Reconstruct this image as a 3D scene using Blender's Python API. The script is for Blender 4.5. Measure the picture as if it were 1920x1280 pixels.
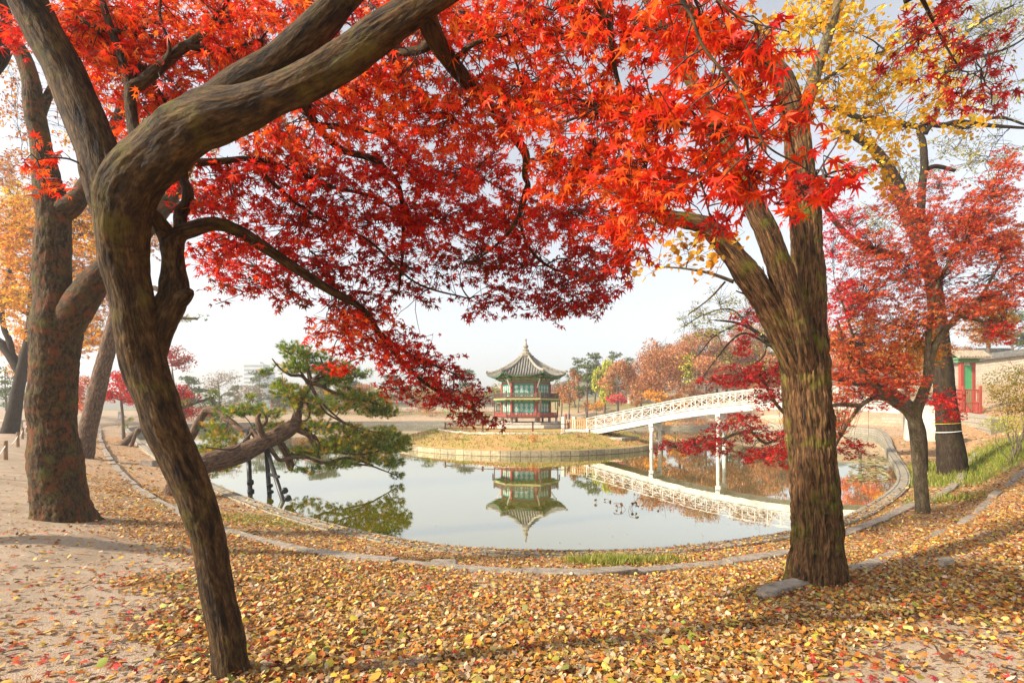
import bpy, math, random
import numpy as np
from mathutils import Vector

for o in list(bpy.data.objects):
    bpy.data.objects.remove(o)
sc = bpy.context.scene
COL = sc.collection
R_ = math.radians

# ------------------------------------------------------------------ camera, sky, sun, exposure
F, CX, HY, EYE = 960.0, 960.0, 769.0, 2.8          # focal length in photo pixels, centre column, eye-level row, eye height over the water
cam_d = bpy.data.cameras.new('camera')
cam_d.sensor_width = 36.0
cam_d.lens = 18.0
cam_d.shift_y = (HY - 640.0) / 1920.0
cam_d.clip_start = 0.05
cam_d.clip_end = 2500.0
cam = bpy.data.objects.new('camera', cam_d)
COL.objects.link(cam)
cam.location = (0, 0, EYE)
cam.rotation_euler = (R_(90), 0, 0)
sc.camera = cam

SUN_EL, SUN_AZ = R_(31), R_(-111)                    # azimuth clockwise from +Y: the sun stands to the left
w = bpy.data.worlds.new('World')
sc.world = w
w.use_nodes = True
nt = w.node_tree
bg = nt.nodes['Background']
sky = nt.nodes.new('ShaderNodeTexSky')
sky.sky_type = 'NISHITA'
sky.sun_disc = False
sky.sun_elevation = SUN_EL
sky.sun_rotation = SUN_AZ
sky.altitude = 50
sky.air_density = 1.0
sky.dust_density = 2.0
sky.ozone_density = 1.0
hs = nt.nodes.new('ShaderNodeHueSaturation')
hs.inputs['Saturation'].default_value = 0.34
nt.links.new(sky.outputs[0], hs.inputs['Color'])
nt.links.new(hs.outputs[0], bg.inputs['Color'])
bg.inputs['Strength'].default_value = 0.135

sd = bpy.data.lights.new('sun', 'SUN')
sd.energy = 5.0
sd.angle = R_(2.5)
sd.color = (1.0, 0.87, 0.70)
sun = bpy.data.objects.new('sun', sd)
COL.objects.link(sun)
sdir = Vector((math.sin(SUN_AZ) * math.cos(SUN_EL), math.cos(SUN_AZ) * math.cos(SUN_EL), math.sin(SUN_EL)))
sun.rotation_euler = sdir.to_track_quat('Z', 'Y').to_euler()

sc.view_settings.view_transform = 'Standard'
sc.view_settings.look = 'None'
sc.view_settings.gamma = 1.0
sc.view_settings.exposure = 1.02
sc.cycles.use_denoising = True
sc.cycles.max_bounces = 8
sc.cycles.diffuse_bounces = 4
sc.cycles.glossy_bounces = 3
sc.cycles.transmission_bounces = 4
sc.cycles.sample_clamp_indirect = 6.0

# ------------------------------------------------------------------ small tools
rng = np.random.default_rng(11)
random.seed(5)


def P(px, py, d):
    return np.array([(px - CX) / F * d, d, EYE + (HY - py) / F * d])


def sm(t):
    t = np.clip(t, 0, 1)
    return t * t * (3 - 2 * t)


def vnoise(p, seed=0):
    p = np.asarray(p, float)
    i = np.floor(p).astype(np.int64)
    f = p - i
    f = f * f * (3 - 2 * f)

    def h(a, b, c):
        n = (a * 374761393 + b * 668265263 + c * 2147483647 + seed * 144665) & 0x7fffffff
        n = ((n ^ (n >> 13)) * 1274126177) & 0x7fffffff
        n = n ^ (n >> 16)
        return (n & 0xffff) / 65535.0
    r = 0
    for dx in (0, 1):
        for dy in (0, 1):
            for dz in (0, 1):
                wgt = (f[..., 0] if dx else 1 - f[..., 0]) * (f[..., 1] if dy else 1 - f[..., 1]) * (f[..., 2] if dz else 1 - f[..., 2])
                r = r + wgt * h(i[..., 0] + dx, i[..., 1] + dy, i[..., 2] + dz)
    return r


def noise2(x, y, s, seed=0):
    return vnoise(np.stack([np.asarray(x) * s, np.asarray(y) * s, np.zeros_like(np.asarray(x, float)) + 0.37], -1), seed)


def catmull(pts, m, closed=False):
    pts = np.asarray(pts, float)
    n = len(pts)
    out = []
    segs = n if closed else n - 1
    for i in range(segs):
        if closed:
            a, b, c, d = pts[(i - 1) % n], pts[i], pts[(i + 1) % n], pts[(i + 2) % n]
        else:
            b, c = pts[i], pts[i + 1]
            a = pts[i - 1] if i > 0 else 2 * b - c
            d = pts[i + 2] if i + 2 < n else 2 * c - b
        for k in range(m):
            t = k / m
            out.append(0.5 * ((2 * b) + (-a + c) * t + (2 * a - 5 * b + 4 * c - d) * t * t + (-a + 3 * b - 3 * c + d) * t ** 3))
    if not closed:
        out.append(pts[-1])
    return np.array(out)


ROOT = {}          # name of an object -> world position of its origin


def origin(o):
    return ROOT.get(o.name, np.zeros(3))


def tag(o, label=None, cat=None, group=None, kind=None):
    if label:
        o['label'] = label
    if cat:
        o['category'] = cat
    if group:
        o['group'] = group
    if kind or label:
        o['kind'] = kind or 'thing'
    return o


def thing(name, loc, label, cat, group=None):
    o = bpy.data.objects.new(name, None)
    o.empty_display_size = 0.3
    COL.objects.link(o)
    o.location = tuple(loc)
    ROOT[o.name] = np.array(loc, float)
    return tag(o, label, cat, group)


class MB:
    """collects shapes of one mesh"""

    def __init__(self):
        self.v, self.q, self.c, self.b, self.n, self.mi = [], [], [], [], 0, []
        self.anyc = self.anyb = False

    def add(self, v, faces, col=None, bk=None, mi=0):
        v = np.asarray(v, float)
        self.v.append(v)
        self.q.append((faces, self.n))
        self.mi.append((mi, len(faces)))
        self.anyc |= col is not None
        self.anyb |= bk is not None
        if col is None:
            col = np.ones((len(v), 3))
        col = np.asarray(col, float)
        self.c.append(np.broadcast_to(col, (len(v), 3)))
        self.b.append(np.zeros((len(v), 3)) if bk is None else bk)
        self.n += len(v)

    def box(self, c, s, rz=0.0, col=None, mi=0, taper=1.0, axes=None):
        hx, hy, hz = s[0] / 2, s[1] / 2, s[2] / 2
        p = np.array([[-hx, -hy, -hz], [hx, -hy, -hz], [hx, hy, -hz], [-hx, hy, -hz],
                      [-hx * taper, -hy * taper, hz], [hx * taper, -hy * taper, hz], [hx * taper, hy * taper, hz], [-hx * taper, hy * taper, hz]])
        if axes is not None:
            p = p @ np.asarray(axes)
        else:
            ca, sa = math.cos(rz), math.sin(rz)
            p = p @ np.array([[ca, sa, 0], [-sa, ca, 0], [0, 0, 1]])
        self.add(p + np.asarray(c), [(0, 3, 2, 1), (4, 5, 6, 7), (0, 1, 5, 4), (1, 2, 6, 5), (2, 3, 7, 6), (3, 0, 4, 7)], col, None, mi)

    def bar(self, a, b, wd, h=None, col=None, mi=0):
        a, b = np.asarray(a, float), np.asarray(b, float)
        d = b - a
        L = np.linalg.norm(d)
        x = d / L
        up = np.array([0, 0, 1.0]) if abs(x[2]) < 0.95 else np.array([0, 1.0, 0])
        y = np.cross(up, x)
        y /= np.linalg.norm(y)
        z = np.cross(x, y)
        self.box((a + b) / 2, (L, wd, h or wd), col=col, mi=mi, axes=[x, y, z])

    def prism(self, poly, z0, z1, mi=0, col=None, scale_top=1.0):
        poly = np.asarray(poly, float)
        n = len(poly)
        cen = poly.mean(0)
        top = cen + (poly - cen) * scale_top
        v = np.vstack([np.c_[poly, np.full(n, z0)], np.c_[top, np.full(n, z1)]])
        f = [tuple(range(n))[::-1], tuple(range(n, 2 * n))] + [(i, (i + 1) % n, n + (i + 1) % n, n + i) for i in range(n)]
        self.add(v, f, col, None, mi)

    def lathe(self, prof, c, n=16, mi=0, col=None):
        v, f = [], []
        for r, z in prof:
            for k in range(n):
                a = 2 * math.pi * k / n
                v.append((c[0] + r * math.cos(a), c[1] + r * math.sin(a), c[2] + z))
        for i in range(len(prof) - 1):
            for k in range(n):
                f.append((i * n + k, i * n + (k + 1) % n, (i + 1) * n + (k + 1) % n, (i + 1) * n + k))
        self.add(v, f, col, None, mi)

    def tube(self, pts, rad, n=8, cap=True, col=None, lump=0.0, furrow=0.0, fcells=10, flen=4.0, seed=0, mi=0, flare=0.0):
        pts = np.asarray(pts, float)
        rad = np.broadcast_to(np.asarray(rad, float), (len(pts),))
        m = len(pts)
        tan = np.gradient(pts, axis=0)
        tan /= np.linalg.norm(tan, axis=1)[:, None] + 1e-12
        up = np.array([0, 1.0, 0]) if abs(tan[0][1]) < 0.9 else np.array([1.0, 0, 0])
        u = np.cross(tan[0], up)
        u /= np.linalg.norm(u)
        U = np.empty((m, 3))
        for i in range(m):
            u = u - tan[i] * np.dot(u, tan[i])
            u /= np.linalg.norm(u) + 1e-12
            U[i] = u
        W = np.cross(tan, U)
        L = np.r_[0, np.cumsum(np.linalg.norm(np.diff(pts, axis=0), axis=1))]
        a = np.arange(n) * 2 * math.pi / n
        ca, sa = np.cos(a), np.sin(a)
        bk = np.stack([np.broadcast_to(ca, (m, n)), np.broadcast_to(sa, (m, n)), np.broadcast_to(L[:, None], (m, n))], -1)
        rr = np.broadcast_to(rad[:, None], (m, n)).copy()
        if lump:
            rr = rr * (1 + lump * (vnoise(bk * [1.3, 1.3, 2.2 / max(rad.mean() * 4, 0.1)], seed) - 0.5) * 2)
        if furrow:
            k = fcells / 6.28
            wv = vnoise(bk * [k * 0.6, k * 0.6, flen * 0.5], seed + 5) - 0.5
            q = bk * [k, k, flen] + wv[..., None] * [1.4, 1.4, 0.6]
            r1 = 1 - np.abs(2 * vnoise(q, seed + 1) - 1)
            r2 = 1 - np.abs(2 * vnoise(q * 2.1, seed + 2) - 1)
            rr = rr * (1 - furrow * (0.75 * r1 ** 2 + 0.4 * r2 ** 2 - 0.4))
        if flare:
            fl = np.exp(-L / (rad[0] * 1.2))[:, None]
            rr = rr * (1 + flare * fl * (0.45 + 0.9 * (vnoise(bk * [1.1, 1.1, 0.15], seed + 9) ** 1.3)))
        v = pts[:, None, :] + rr[..., None] * (ca[None, :, None] * U[:, None, :] + sa[None, :, None] * W[:, None, :])
        v = v.reshape(-1, 3)
        bkv = bk.copy()
        bkv[..., :2] *= rad[:, None, None]
        i = np.arange(m - 1)[:, None] * n
        k = np.arange(n)[None, :]
        k2 = (k + 1) % n
        f = np.stack([i + k, i + k2, i + n + k2, i + n + k], -1).reshape(-1, 4)
        f = [tuple(x) for x in f.tolist()]
        if cap:
            f.append(tuple(range(n))[::-1])
            f.append(tuple(range((m - 1) * n, m * n)))
        self.add(v, f, col, bkv.reshape(-1, 3), mi)

    def build(self, name, mats, parent=None, smooth=False, bevel=0.0):
        if not self.v:
            return None
        v = np.vstack(self.v)
        org = origin(parent) if parent is not None else np.zeros(3)
        v = v - org
        faces = []
        for f, n in self.q:
            faces.extend(tuple(i + n for i in x) for x in f)
        me = bpy.data.meshes.new(name)
        me.from_pydata(v.tolist(), [], faces)
        if not isinstance(mats, (list, tuple)):
            mats = [mats]
        for m in mats:
            me.materials.append(m)
        if len(mats) > 1:
            mi = np.concatenate([np.full(k, a) for a, k in self.mi]).astype(np.int32)
            me.polygons.foreach_set('material_index', mi)
        if self.anyc:
            at = me.attributes.new('Col', 'FLOAT_COLOR', 'POINT')
            at.data.foreach_set('color', np.c_[np.vstack(self.c), np.ones(len(v))].astype(np.float32).ravel())
        if self.anyb:
            at = me.attributes.new('bk', 'FLOAT_VECTOR', 'POINT')
            at.data.foreach_set('vector', np.vstack(self.b).astype(np.float32).ravel())
        if smooth:
            me.polygons.foreach_set('use_smooth', np.ones(len(me.polygons), bool))
        me.update()
        o = bpy.data.objects.new(name, me)
        COL.objects.link(o)
        if parent is not None:
            o.parent = parent
        ROOT[o.name] = org
        if bevel:
            bm = o.modifiers.new('bevel', 'BEVEL')
            bm.width = bevel
            bm.segments = 2
            bm.limit_method = 'ANGLE'
        return o


def big_mesh(name, v, faces, col, mat, parent=None, smooth=False):
    """v (N,3), faces (M,k) of one size k, col (N,3): fast path for leaves"""
    org = origin(parent) if parent is not None else np.zeros(3)
    v = np.asarray(v, float) - org
    me = bpy.data.meshes.new(name)
    k = faces.shape[1]
    me.vertices.add(len(v))
    me.vertices.foreach_set('co', v.astype(np.float32).ravel())
    me.loops.add(faces.size)
    me.loops.foreach_set('vertex_index', faces.astype(np.int32).ravel())
    me.polygons.add(len(faces))
    me.polygons.foreach_set('loop_start', (np.arange(len(faces)) * k).astype(np.int32))
    at = me.attributes.new('Col', 'FLOAT_COLOR', 'POINT')
    at.data.foreach_set('color', np.c_[col, np.ones(len(v))].astype(np.float32).ravel())
    me.materials.append(mat)
    if smooth:
        me.polygons.foreach_set('use_smooth', np.ones(len(faces), bool))
    me.update(calc_edges=True)
    me.validate()
    o = bpy.data.objects.new(name, me)
    COL.objects.link(o)
    if parent is not None:
        o.parent = parent
    ROOT[o.name] = org
    return o


def copy_tree(o, loc, label=None, scale=None, rz=None, parent=None):
    c = o.copy()
    COL.objects.link(c)
    if parent is None:
        c.location = tuple(loc)
        if label:
            c['label'] = label
        if scale:
            c.scale = (scale,) * 3
        if rz is not None:
            c.rotation_euler[2] = rz
        ROOT[c.name] = np.array(loc, float)
    else:
        c.parent = parent
    for ch in o.children:
        copy_tree(ch, None, parent=c)
    return c


# ------------------------------------------------------------------ materials
def new_mat(name):
    m = bpy.data.materials.new(name)
    m.use_nodes = True
    t = m.node_tree
    return m, t, t.nodes, t.links, t.nodes['Principled BSDF']


def ramp(ns, stops):
    r = ns.new('ShaderNodeValToRGB')
    e = r.color_ramp.elements
    while len(e) < len(stops):
        e.new(0.5)
    for x, (p, c) in zip(e, stops):
        x.position = p
        x.color = (*c, 1)
    return r


def mat_noise(name, c1, c2, scale=4.0, rough=0.8, bump=0.2, bscale=None, coords='Object', detail=6, mid=None, metallic=0.0, bdist=0.02):
    m, t, ns, ls, b = new_mat(name)
    tc = ns.new('ShaderNodeTexCoord')
    n = ns.new('ShaderNodeTexNoise')
    n.inputs['Scale'].default_value = scale
    n.inputs['Detail'].default_value = detail
    n.inputs['Roughness'].default_value = 0.65
    ls.new(tc.outputs[coords], n.inputs['Vector'])
    st = [(0.33, c1), (0.67, c2)] if mid is None else [(0.3, c1), (0.5, mid), (0.7, c2)]
    r = ramp(ns, st)
    ls.new(n.outputs['Fac'], r.inputs[0])
    ls.new(r.outputs[0], b.inputs['Base Color'])
    b.inputs['Roughness'].default_value = rough
    b.inputs['Metallic'].default_value = metallic
    if bump:
        n2 = ns.new('ShaderNodeTexNoise')
        n2.inputs['Scale'].default_value = bscale or scale * 5
        n2.inputs['Detail'].default_value = 8
        ls.new(tc.outputs[coords], n2.inputs['Vector'])
        bp = ns.new('ShaderNodeBump')
        bp.inputs['Strength'].default_value = bump
        bp.inputs['Distance'].default_value = bdist
        ls.new(n2.outputs['Fac'], bp.inputs['Height'])
        ls.new(bp.outputs[0], b.inputs['Normal'])
    return m


def mat_bark(name, dark, light, moss=None, moss_amt=0.0, fs=(26, 26, 5), bump=0.6, lichen=0.0, patch=None, bdist=0.02):
    m, t, ns, ls, b = new_mat(name)
    at = ns.new('ShaderNodeAttribute')
    at.attribute_name = 'bk'
    mp = ns.new('ShaderNodeMapping')
    mp.inputs['Scale'].default_value = fs
    ls.new(at.outputs['Vector'], mp.inputs['Vector'])
    n = ns.new('ShaderNodeTexNoise')
    n.inputs['Scale'].default_value = 1.0
    n.inputs['Detail'].default_value = 7
    n.inputs['Roughness'].default_value = 0.62
    n.inputs['Distortion'].default_value = 0.6
    ls.new(mp.outputs[0], n.inputs['Vector'])
    r = ramp(ns, [(0.36, dark), (0.50, tuple(a * 0.6 + c * 0.4 for a, c in zip(dark, light))), (0.66, light)])
    ls.new(n.outputs['Fac'], r.inputs[0])
    mpf = ns.new('ShaderNodeMapping')
    mpf.inputs['Scale'].default_value = tuple(q * 4.0 for q in fs)
    ls.new(at.outputs['Vector'], mpf.inputs['Vector'])
    nf = ns.new('ShaderNodeTexNoise')
    nf.inputs['Scale'].default_value = 1.0
    nf.inputs['Detail'].default_value = 5
    ls.new(mpf.outputs[0], nf.inputs['Vector'])
    rf = ramp(ns, [(0.34, (0.45, 0.43, 0.40)), (0.62, (1.25, 1.22, 1.15))])
    ls.new(nf.outputs['Fac'], rf.inputs[0])
    mf = ns.new('ShaderNodeMix')
    mf.data_type = 'RGBA'
    mf.blend_type = 'MULTIPLY'
    mf.inputs[0].default_value = 0.9
    ls.new(r.outputs[0], mf.inputs[6])
    ls.new(rf.outputs[0], mf.inputs[7])
    col = mf.outputs[2]

    def over(col, c, scale, lo, hi, amt, vec=None):
        nn = ns.new('ShaderNodeTexNoise')
        nn.inputs['Scale'].default_value = scale
        nn.inputs['Detail'].default_value = 6
        nn.inputs['Roughness'].default_value = 0.7
        ls.new(at.outputs['Vector'] if vec is None else vec, nn.inputs['Vector'])
        rr = ramp(ns, [(lo, (0, 0, 0)), (hi, (amt, amt, amt))])
        ls.new(nn.outputs['Fac'], rr.inputs[0])
        mx = ns.new('ShaderNodeMix')
        mx.data_type = 'RGBA'
        ls.new(rr.outputs[0], mx.inputs[0])
        ls.new(col, mx.inputs[6])
        mx.inputs[7].default_value = (*c, 1)
        return mx.outputs[2]
    if patch:
        col = over(col, patch, 5.0, 0.5, 0.62, 0.8)
    if moss:
        col = over(col, moss, 3.0, 0.62 - 0.25 * moss_amt, 0.75 - 0.2 * moss_amt, 0.85)
    if lichen:
        col = over(col, (0.42, 0.42, 0.36), 38.0, 0.66, 0.72, lichen)
    ls.new(col, b.inputs['Base Color'])
    b.inputs['Roughness'].default_value = 0.85
    b.inputs['Specular IOR Level'].default_value = 0.25
    n3 = ns.new('ShaderNodeTexNoise')
    n3.inputs['Scale'].default_value = 3.0
    n3.inputs['Detail'].default_value = 6
    ls.new(mp.outputs[0], n3.inputs['Vector'])
    ad = ns.new('ShaderNodeMath')
    ad.operation = 'MULTIPLY_ADD'
    ad.inputs[1].default_value = 0.35
    ls.new(n3.outputs['Fac'], ad.inputs[0])
    ls.new(n.outputs['Fac'], ad.inputs[2])
    bp = ns.new('ShaderNodeBump')
    bp.inputs['Strength'].default_value = bump
    bp.inputs['Distance'].default_value = bdist
    ls.new(ad.outputs[0], bp.inputs['Height'])
    ls.new(bp.outputs[0], b.inputs['Normal'])
    return m


def mat_leaf(name, transl=0.45, rough=0.5, spec=0.3):
    m, t, ns, ls, b = new_mat(name)
    at = ns.new('ShaderNodeAttribute')
    at.attribute_name = 'Col'
    ls.new(at.outputs['Color'], b.inputs['Base Color'])
    b.inputs['Roughness'].default_value = rough
    b.inputs['Specular IOR Level'].default_value = spec
    tr = ns.new('ShaderNodeBsdfTranslucent')
    ls.new(at.outputs['Color'], tr.inputs['Color'])
    mx = ns.new('ShaderNodeMixShader')
    mx.inputs[0].default_value = transl
    ls.new(b.outputs[0], mx.inputs[1])
    ls.new(tr.outputs[0], mx.inputs[2])
    ls.new(mx.outputs[0], ns['Material Output'].inputs['Surface'])
    return m


def mat_flat(name, c, rough=0.6, var=0.12, scale=8.0, bump=0.05, metallic=0.0):
    return mat_noise(name, tuple(x * (1 - var) for x in c), tuple(min(1, x * (1 + var)) for x in c), scale, rough, bump, metallic=metallic)


def mat_stone(name, c1, c2, mortar, bw, bh, scale=1.0, rough=0.85):
    """ashlar blocks running along the wall: 'bk' = (along, across, height) in metres"""
    m, t, ns, ls, b = new_mat(name)
    at = ns.new('ShaderNodeAttribute')
    at.attribute_name = 'bk'
    sep = ns.new('ShaderNodeSeparateXYZ')
    ls.new(at.outputs['Vector'], sep.inputs[0])
    cb = ns.new('ShaderNodeCombineXYZ')
    ls.new(sep.outputs[0], cb.inputs[0])
    ls.new(sep.outputs[2], cb.inputs[1])
    br = ns.new('ShaderNodeTexBrick')
    br.inputs['Scale'].default_value = scale
    br.inputs['Brick Width'].default_value = bw
    br.inputs['Row Height'].default_value = bh
    br.inputs['Mortar Size'].default_value = 0.018
    br.inputs['Mortar Smooth'].default_value = 0.3
    br.inputs['Color1'].default_value = (*c1, 1)
    br.inputs['Color2'].default_value = (*c2, 1)
    br.inputs['Mortar'].default_value = (*mortar, 1)
    ls.new(cb.outputs[0], br.inputs['Vector'])
    n = ns.new('ShaderNodeTexNoise')
    n.inputs['Scale'].default_value = 6.0
    n.inputs['Detail'].default_value = 8
    ls.new(at.outputs['Vector'], n.inputs['Vector'])
    r = ramp(ns, [(0.3, (0.55, 0.55, 0.5)), (0.7, (1.15, 1.12, 1.05))])
    ls.new(n.outputs['Fac'], r.inputs[0])
    mx = ns.new('ShaderNodeMix')
    mx.data_type = 'RGBA'
    mx.blend_type = 'MULTIPLY'
    mx.inputs[0].default_value = 1.0
    ls.new(br.outputs['Color'], mx.inputs[6])
    ls.new(r.outputs[0], mx.inputs[7])
    ls.new(mx.outputs[2], b.inputs['Base Color'])
    b.inputs['Roughness'].default_value = rough
    bp = ns.new('ShaderNodeBump')
    bp.inputs['Strength'].default_value = 0.5
    bp.inputs['Distance'].default_value = 0.02
    ad = ns.new('ShaderNodeMath')
    ad.operation = 'MULTIPLY_ADD'
    ad.inputs[1].default_value = -1.2
    ls.new(br.outputs['Fac'], ad.inputs[0])
    ls.new(n.outputs['Fac'], ad.inputs[2])
    ls.new(ad.outputs[0], bp.inputs['Height'])
    ls.new(bp.outputs[0], b.inputs['Normal'])
    return m


LEAF = mat_leaf('leaf_translucent', 0.5)
LEAF_FAR = mat_leaf('leaf_far', 0.3, 0.7, 0.1)
LITTER = mat_leaf('fallen_leaf', 0.15, 0.65, 0.2)
NEEDLE = mat_leaf('pine_needle', 0.45, 0.5, 0.25)
BARK_MAPLE = mat_bark('bark_smooth_maple', (0.011, 0.006, 0.003), (0.10, 0.058, 0.021), (0.095, 0.080, 0.012), 0.36, (26, 26, 7), 1.0, lichen=0.25)
BARK_BIG = mat_bark('bark_furrowed', (0.014, 0.007, 0.0035), (0.22, 0.115, 0.048), (0.12, 0.128, 0.009), 0.46, (38, 38, 4.0), 1.0, lichen=0.6, bdist=0.04)
BARK_PATCH = mat_bark('bark_flaking', (0.015, 0.009, 0.004), (0.105, 0.068, 0.028), (0.09, 0.085, 0.012), 0.36, (22, 22, 10), 1.0, patch=(0.15, 0.042, 0.010), lichen=0.45)
BARK_DARK = mat_bark('bark_dark', (0.010, 0.006, 0.004), (0.055, 0.034, 0.020), (0.05, 0.055, 0.012), 0.3, (26, 26, 4), 0.9)
BARK_PINE = mat_bark('bark_pine', (0.035, 0.020, 0.013), (0.22, 0.135, 0.085), None, 0, (18, 18, 5), 0.9)
BARK_PALE = mat_bark('bark_pale', (0.060, 0.046, 0.028), (0.19, 0.155, 0.095), (0.12, 0.125, 0.035), 0.4, (20, 20, 6), 0.6)
BARK_FAR = mat_flat('bark_far', (0.12, 0.09, 0.065), 0.9, 0.3)
TWIG = mat_flat('twig', (0.035, 0.022, 0.015), 0.8, 0.3)

# ------------------------------------------------------------------ terrain: everything is measured from the pond's shoreline
SHORE_CTRL = [(0.4, 9.8), (3.2, 10.05), (6.4, 11.5), (9.7, 14.1), (15.4, 20.4), (24.2, 33), (34, 47), (41, 59), (42, 71), (35, 83), (20, 90),
              (0, 92), (-20, 91), (-36, 86), (-46, 76), (-45.5, 62), (-35.5, 48), (-22.9, 32.6), (-11.6, 19.4), (-5.8, 13.4), (-2.2, 10.6)]
_sh = catmull(SHORE_CTRL, 60, closed=True)
# resample: dense near the camera
_seg = np.linalg.norm(np.roll(_sh, -1, 0) - _sh, axis=1)
_cum = np.r_[0, np.cumsum(_seg)]
_tot = _cum[-1]


def shore_at(l):
    l = np.asarray(l) % _tot
    q = np.vstack([_sh, _sh[:1]])
    return np.stack([np.interp(l, _cum, q[:, 0]), np.interp(l, _cum, q[:, 1])], -1)


_l, ls_ = 0.0, []
while _l < _tot:
    ls_.append(_l)
    p = shore_at(_l)
    _l += float(np.interp(np.hypot(*p), [10, 20, 40, 90], [0.11, 0.3, 1.0, 2.0]))
SL = np.array(ls_)
SH = shore_at(SL)
_tn = shore_at(SL + 0.8) - shore_at(SL - 0.8)
_tn /= np.linalg.norm(_tn, axis=1)[:, None]
SN = np.stack([_tn[:, 1], -_tn[:, 0]], -1)           # outward normal (curve runs counter-clockwise)
_c = np.array([0, 46.0])
_rad = SH - _c
_rad /= np.linalg.norm(_rad, axis=1)[:, None]
if (SN * _rad).sum() < 0:
    SN = -SN
for _ in range(6):
    SN = SN + 0.5 * (np.roll(SN, 1, 0) + np.roll(SN, -1, 0))
    SN /= np.linalg.norm(SN, axis=1)[:, None]


def off(s, i=slice(None)):
    a = min(s, 10.0)
    return SH[i] + SN[i] * a + _rad[i] * max(s - 10.0, 0)


def shore_dist(x, y):
    x, y = np.atleast_1d(np.asarray(x, float)), np.atleast_1d(np.asarray(y, float))
    sh = x.shape
    x, y = x.ravel(), y.ravel()
    out = np.empty(len(x))
    A, B = SH, np.roll(SH, -1, 0)
    d = B - A
    dd = (d ** 2).sum(1)
    for i in range(0, len(x), 4000):
        px, py = x[i:i + 4000, None], y[i:i + 4000, None]
        t = np.clip(((px - A[:, 0]) * d[:, 0] + (py - A[:, 1]) * d[:, 1]) / dd, 0, 1)
        q = (px - A[:, 0] - t * d[:, 0]) ** 2 + (py - A[:, 1] - t * d[:, 1]) ** 2
        k = q.argmin(1)
        r = np.sqrt(q[np.arange(len(k)), k])
        cr = d[k, 0] * (y[i:i + 4000] - A[k, 1]) - d[k, 1] * (x[i:i + 4000] - A[k, 0])
        out[i:i + 4000] = np.where(cr > 0, -r, r)
    return out.reshape(sh)


_test = shore_dist([0.0], [46.0])[0]
SIGN = 1.0 if _test < 0 else -1.0


MOUNDS = ((-1.66, 3.04, 0.34, 0.06), (3.85, 6.45, 0.60, 0.09), (-6.5, 7.4, 0.85, 0.12), (8.2, 10.2, 0.5, 0.06))     # soil banked up round the near trunks


def terr(x, y, detail=True):
    x, y = np.atleast_1d(np.asarray(x, float)), np.atleast_1d(np.asarray(y, float))
    s = SIGN * shore_dist(x, y)
    z = np.interp(s, [0, 0.4, 2.25, 2.5, 4.5, 7, 10, 20, 400], [0.09, 0.10, 0.34, 0.46, 0.78, 1.17, 1.24, 1.35, 1.8])
    wr = sm((x - 2.5) / 9.0)
    z = z + wr * np.interp(s, [2.4, 3.4, 6, 12, 30, 60, 150, 400], [0, 0.5, 1.0, 1.5, 2.3, 3.2, 5, 8])
    far = sm((y - 28) / 32)
    z = z + far * np.interp(s, [0, 2.4, 3, 12, 40], [0.55, 0.6, 0.75, 1.0, 1.6])
    z = z + sm((x - 30) / 25) * np.interp(s, [6, 22], [0, 1.8])
    for cx, cy, r, a in MOUNDS:
        z = z + a * np.exp(-((x - cx) ** 2 + (y - cy) ** 2) / r ** 2)
    if detail:
        k = sm((s - 0.5) / 1.0)
        z = z + k * (0.10 * (noise2(x, y, 0.55, 1) - 0.5) + 0.035 * (noise2(x, y, 2.3, 2) - 0.5) + 0.012 * (noise2(x, y, 9.0, 3) - 0.5))
    return z


def ground(px, py, d0=2.4, d1=130.0, lift=0.0):
    """first point of the ground on a photo ray"""
    d = np.geomspace(d0, d1, 700)
    x, z = (px - CX) / F * d, EYE + (HY - py) / F * d
    g = terr(x, d) + lift
    s = SIGN * shore_dist(x, d)
    g = np.where(s < 0, 0.0, g)
    k = np.where(z <= g)[0]
    k = k[0] if len(k) else len(d) - 1
    return np.array([x[k], d[k], g[k]])


def terr1(x, y):
    return float(terr([x], [y])[0])


def lit(x, y):
    """how much of the ground the fallen leaves cover, 0..1"""
    s = SIGN * shore_dist(x, y)
    n = noise2(x, y, 0.7, 21)
    n2 = noise2(x, y, 2.6, 22)
    d = np.ones_like(s) * 0.98
    # sandy rise at the foot of the left trees
    e = (x + 1.75 + 0.42 * (y - 3.0)) / 1.1
    left = sm((-e + (n - 0.5) * 2.2 + 0.25)) * sm((s - 3.2) / 1.5)
    d = d * (1 - 0.94 * left)
    d = d * (1 - 0.3 * sm((y - 9) / 5) * (x < -2) * sm((n - 0.25) * 3))
    d = d * (1 - 0.85 * sm((-x - 11) / 5) * sm((s - 4) / 3))
    # worn patches
    for cx, cy, r, a in ((2.9, 3.25, 1.1, 0.95), (2.2, 3.0, 0.5, 0.7), (-0.3, 4.9, 0.35, 0.6), (1.2, 4.3, 0.3, 0.5), (0.5, 6.0, 0.5, 0.4), (-1.2, 5.6, 0.4, 0.5), (5.5, 6.5, 0.6, 0.5), (-0.85, 3.55, 0.4, 0.75), (1.7, 6.6, 0.75, 0.55), (3.9, 4.4, 0.5, 0.4), (-2.4, 8.3, 0.8, 0.5), (-0.2, 7.0, 0.8, 0.35)):
        q = np.hypot(x - cx, (y - cy)) / r + (n2 - 0.5) * 1.0
        d = d * (1 - a * sm(1.35 - q))
    d = d * (0.42 + 0.62 * n2)
    d = np.where(y > 45, d * 0.4, d)
    return np.clip(d, 0, 1)


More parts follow.
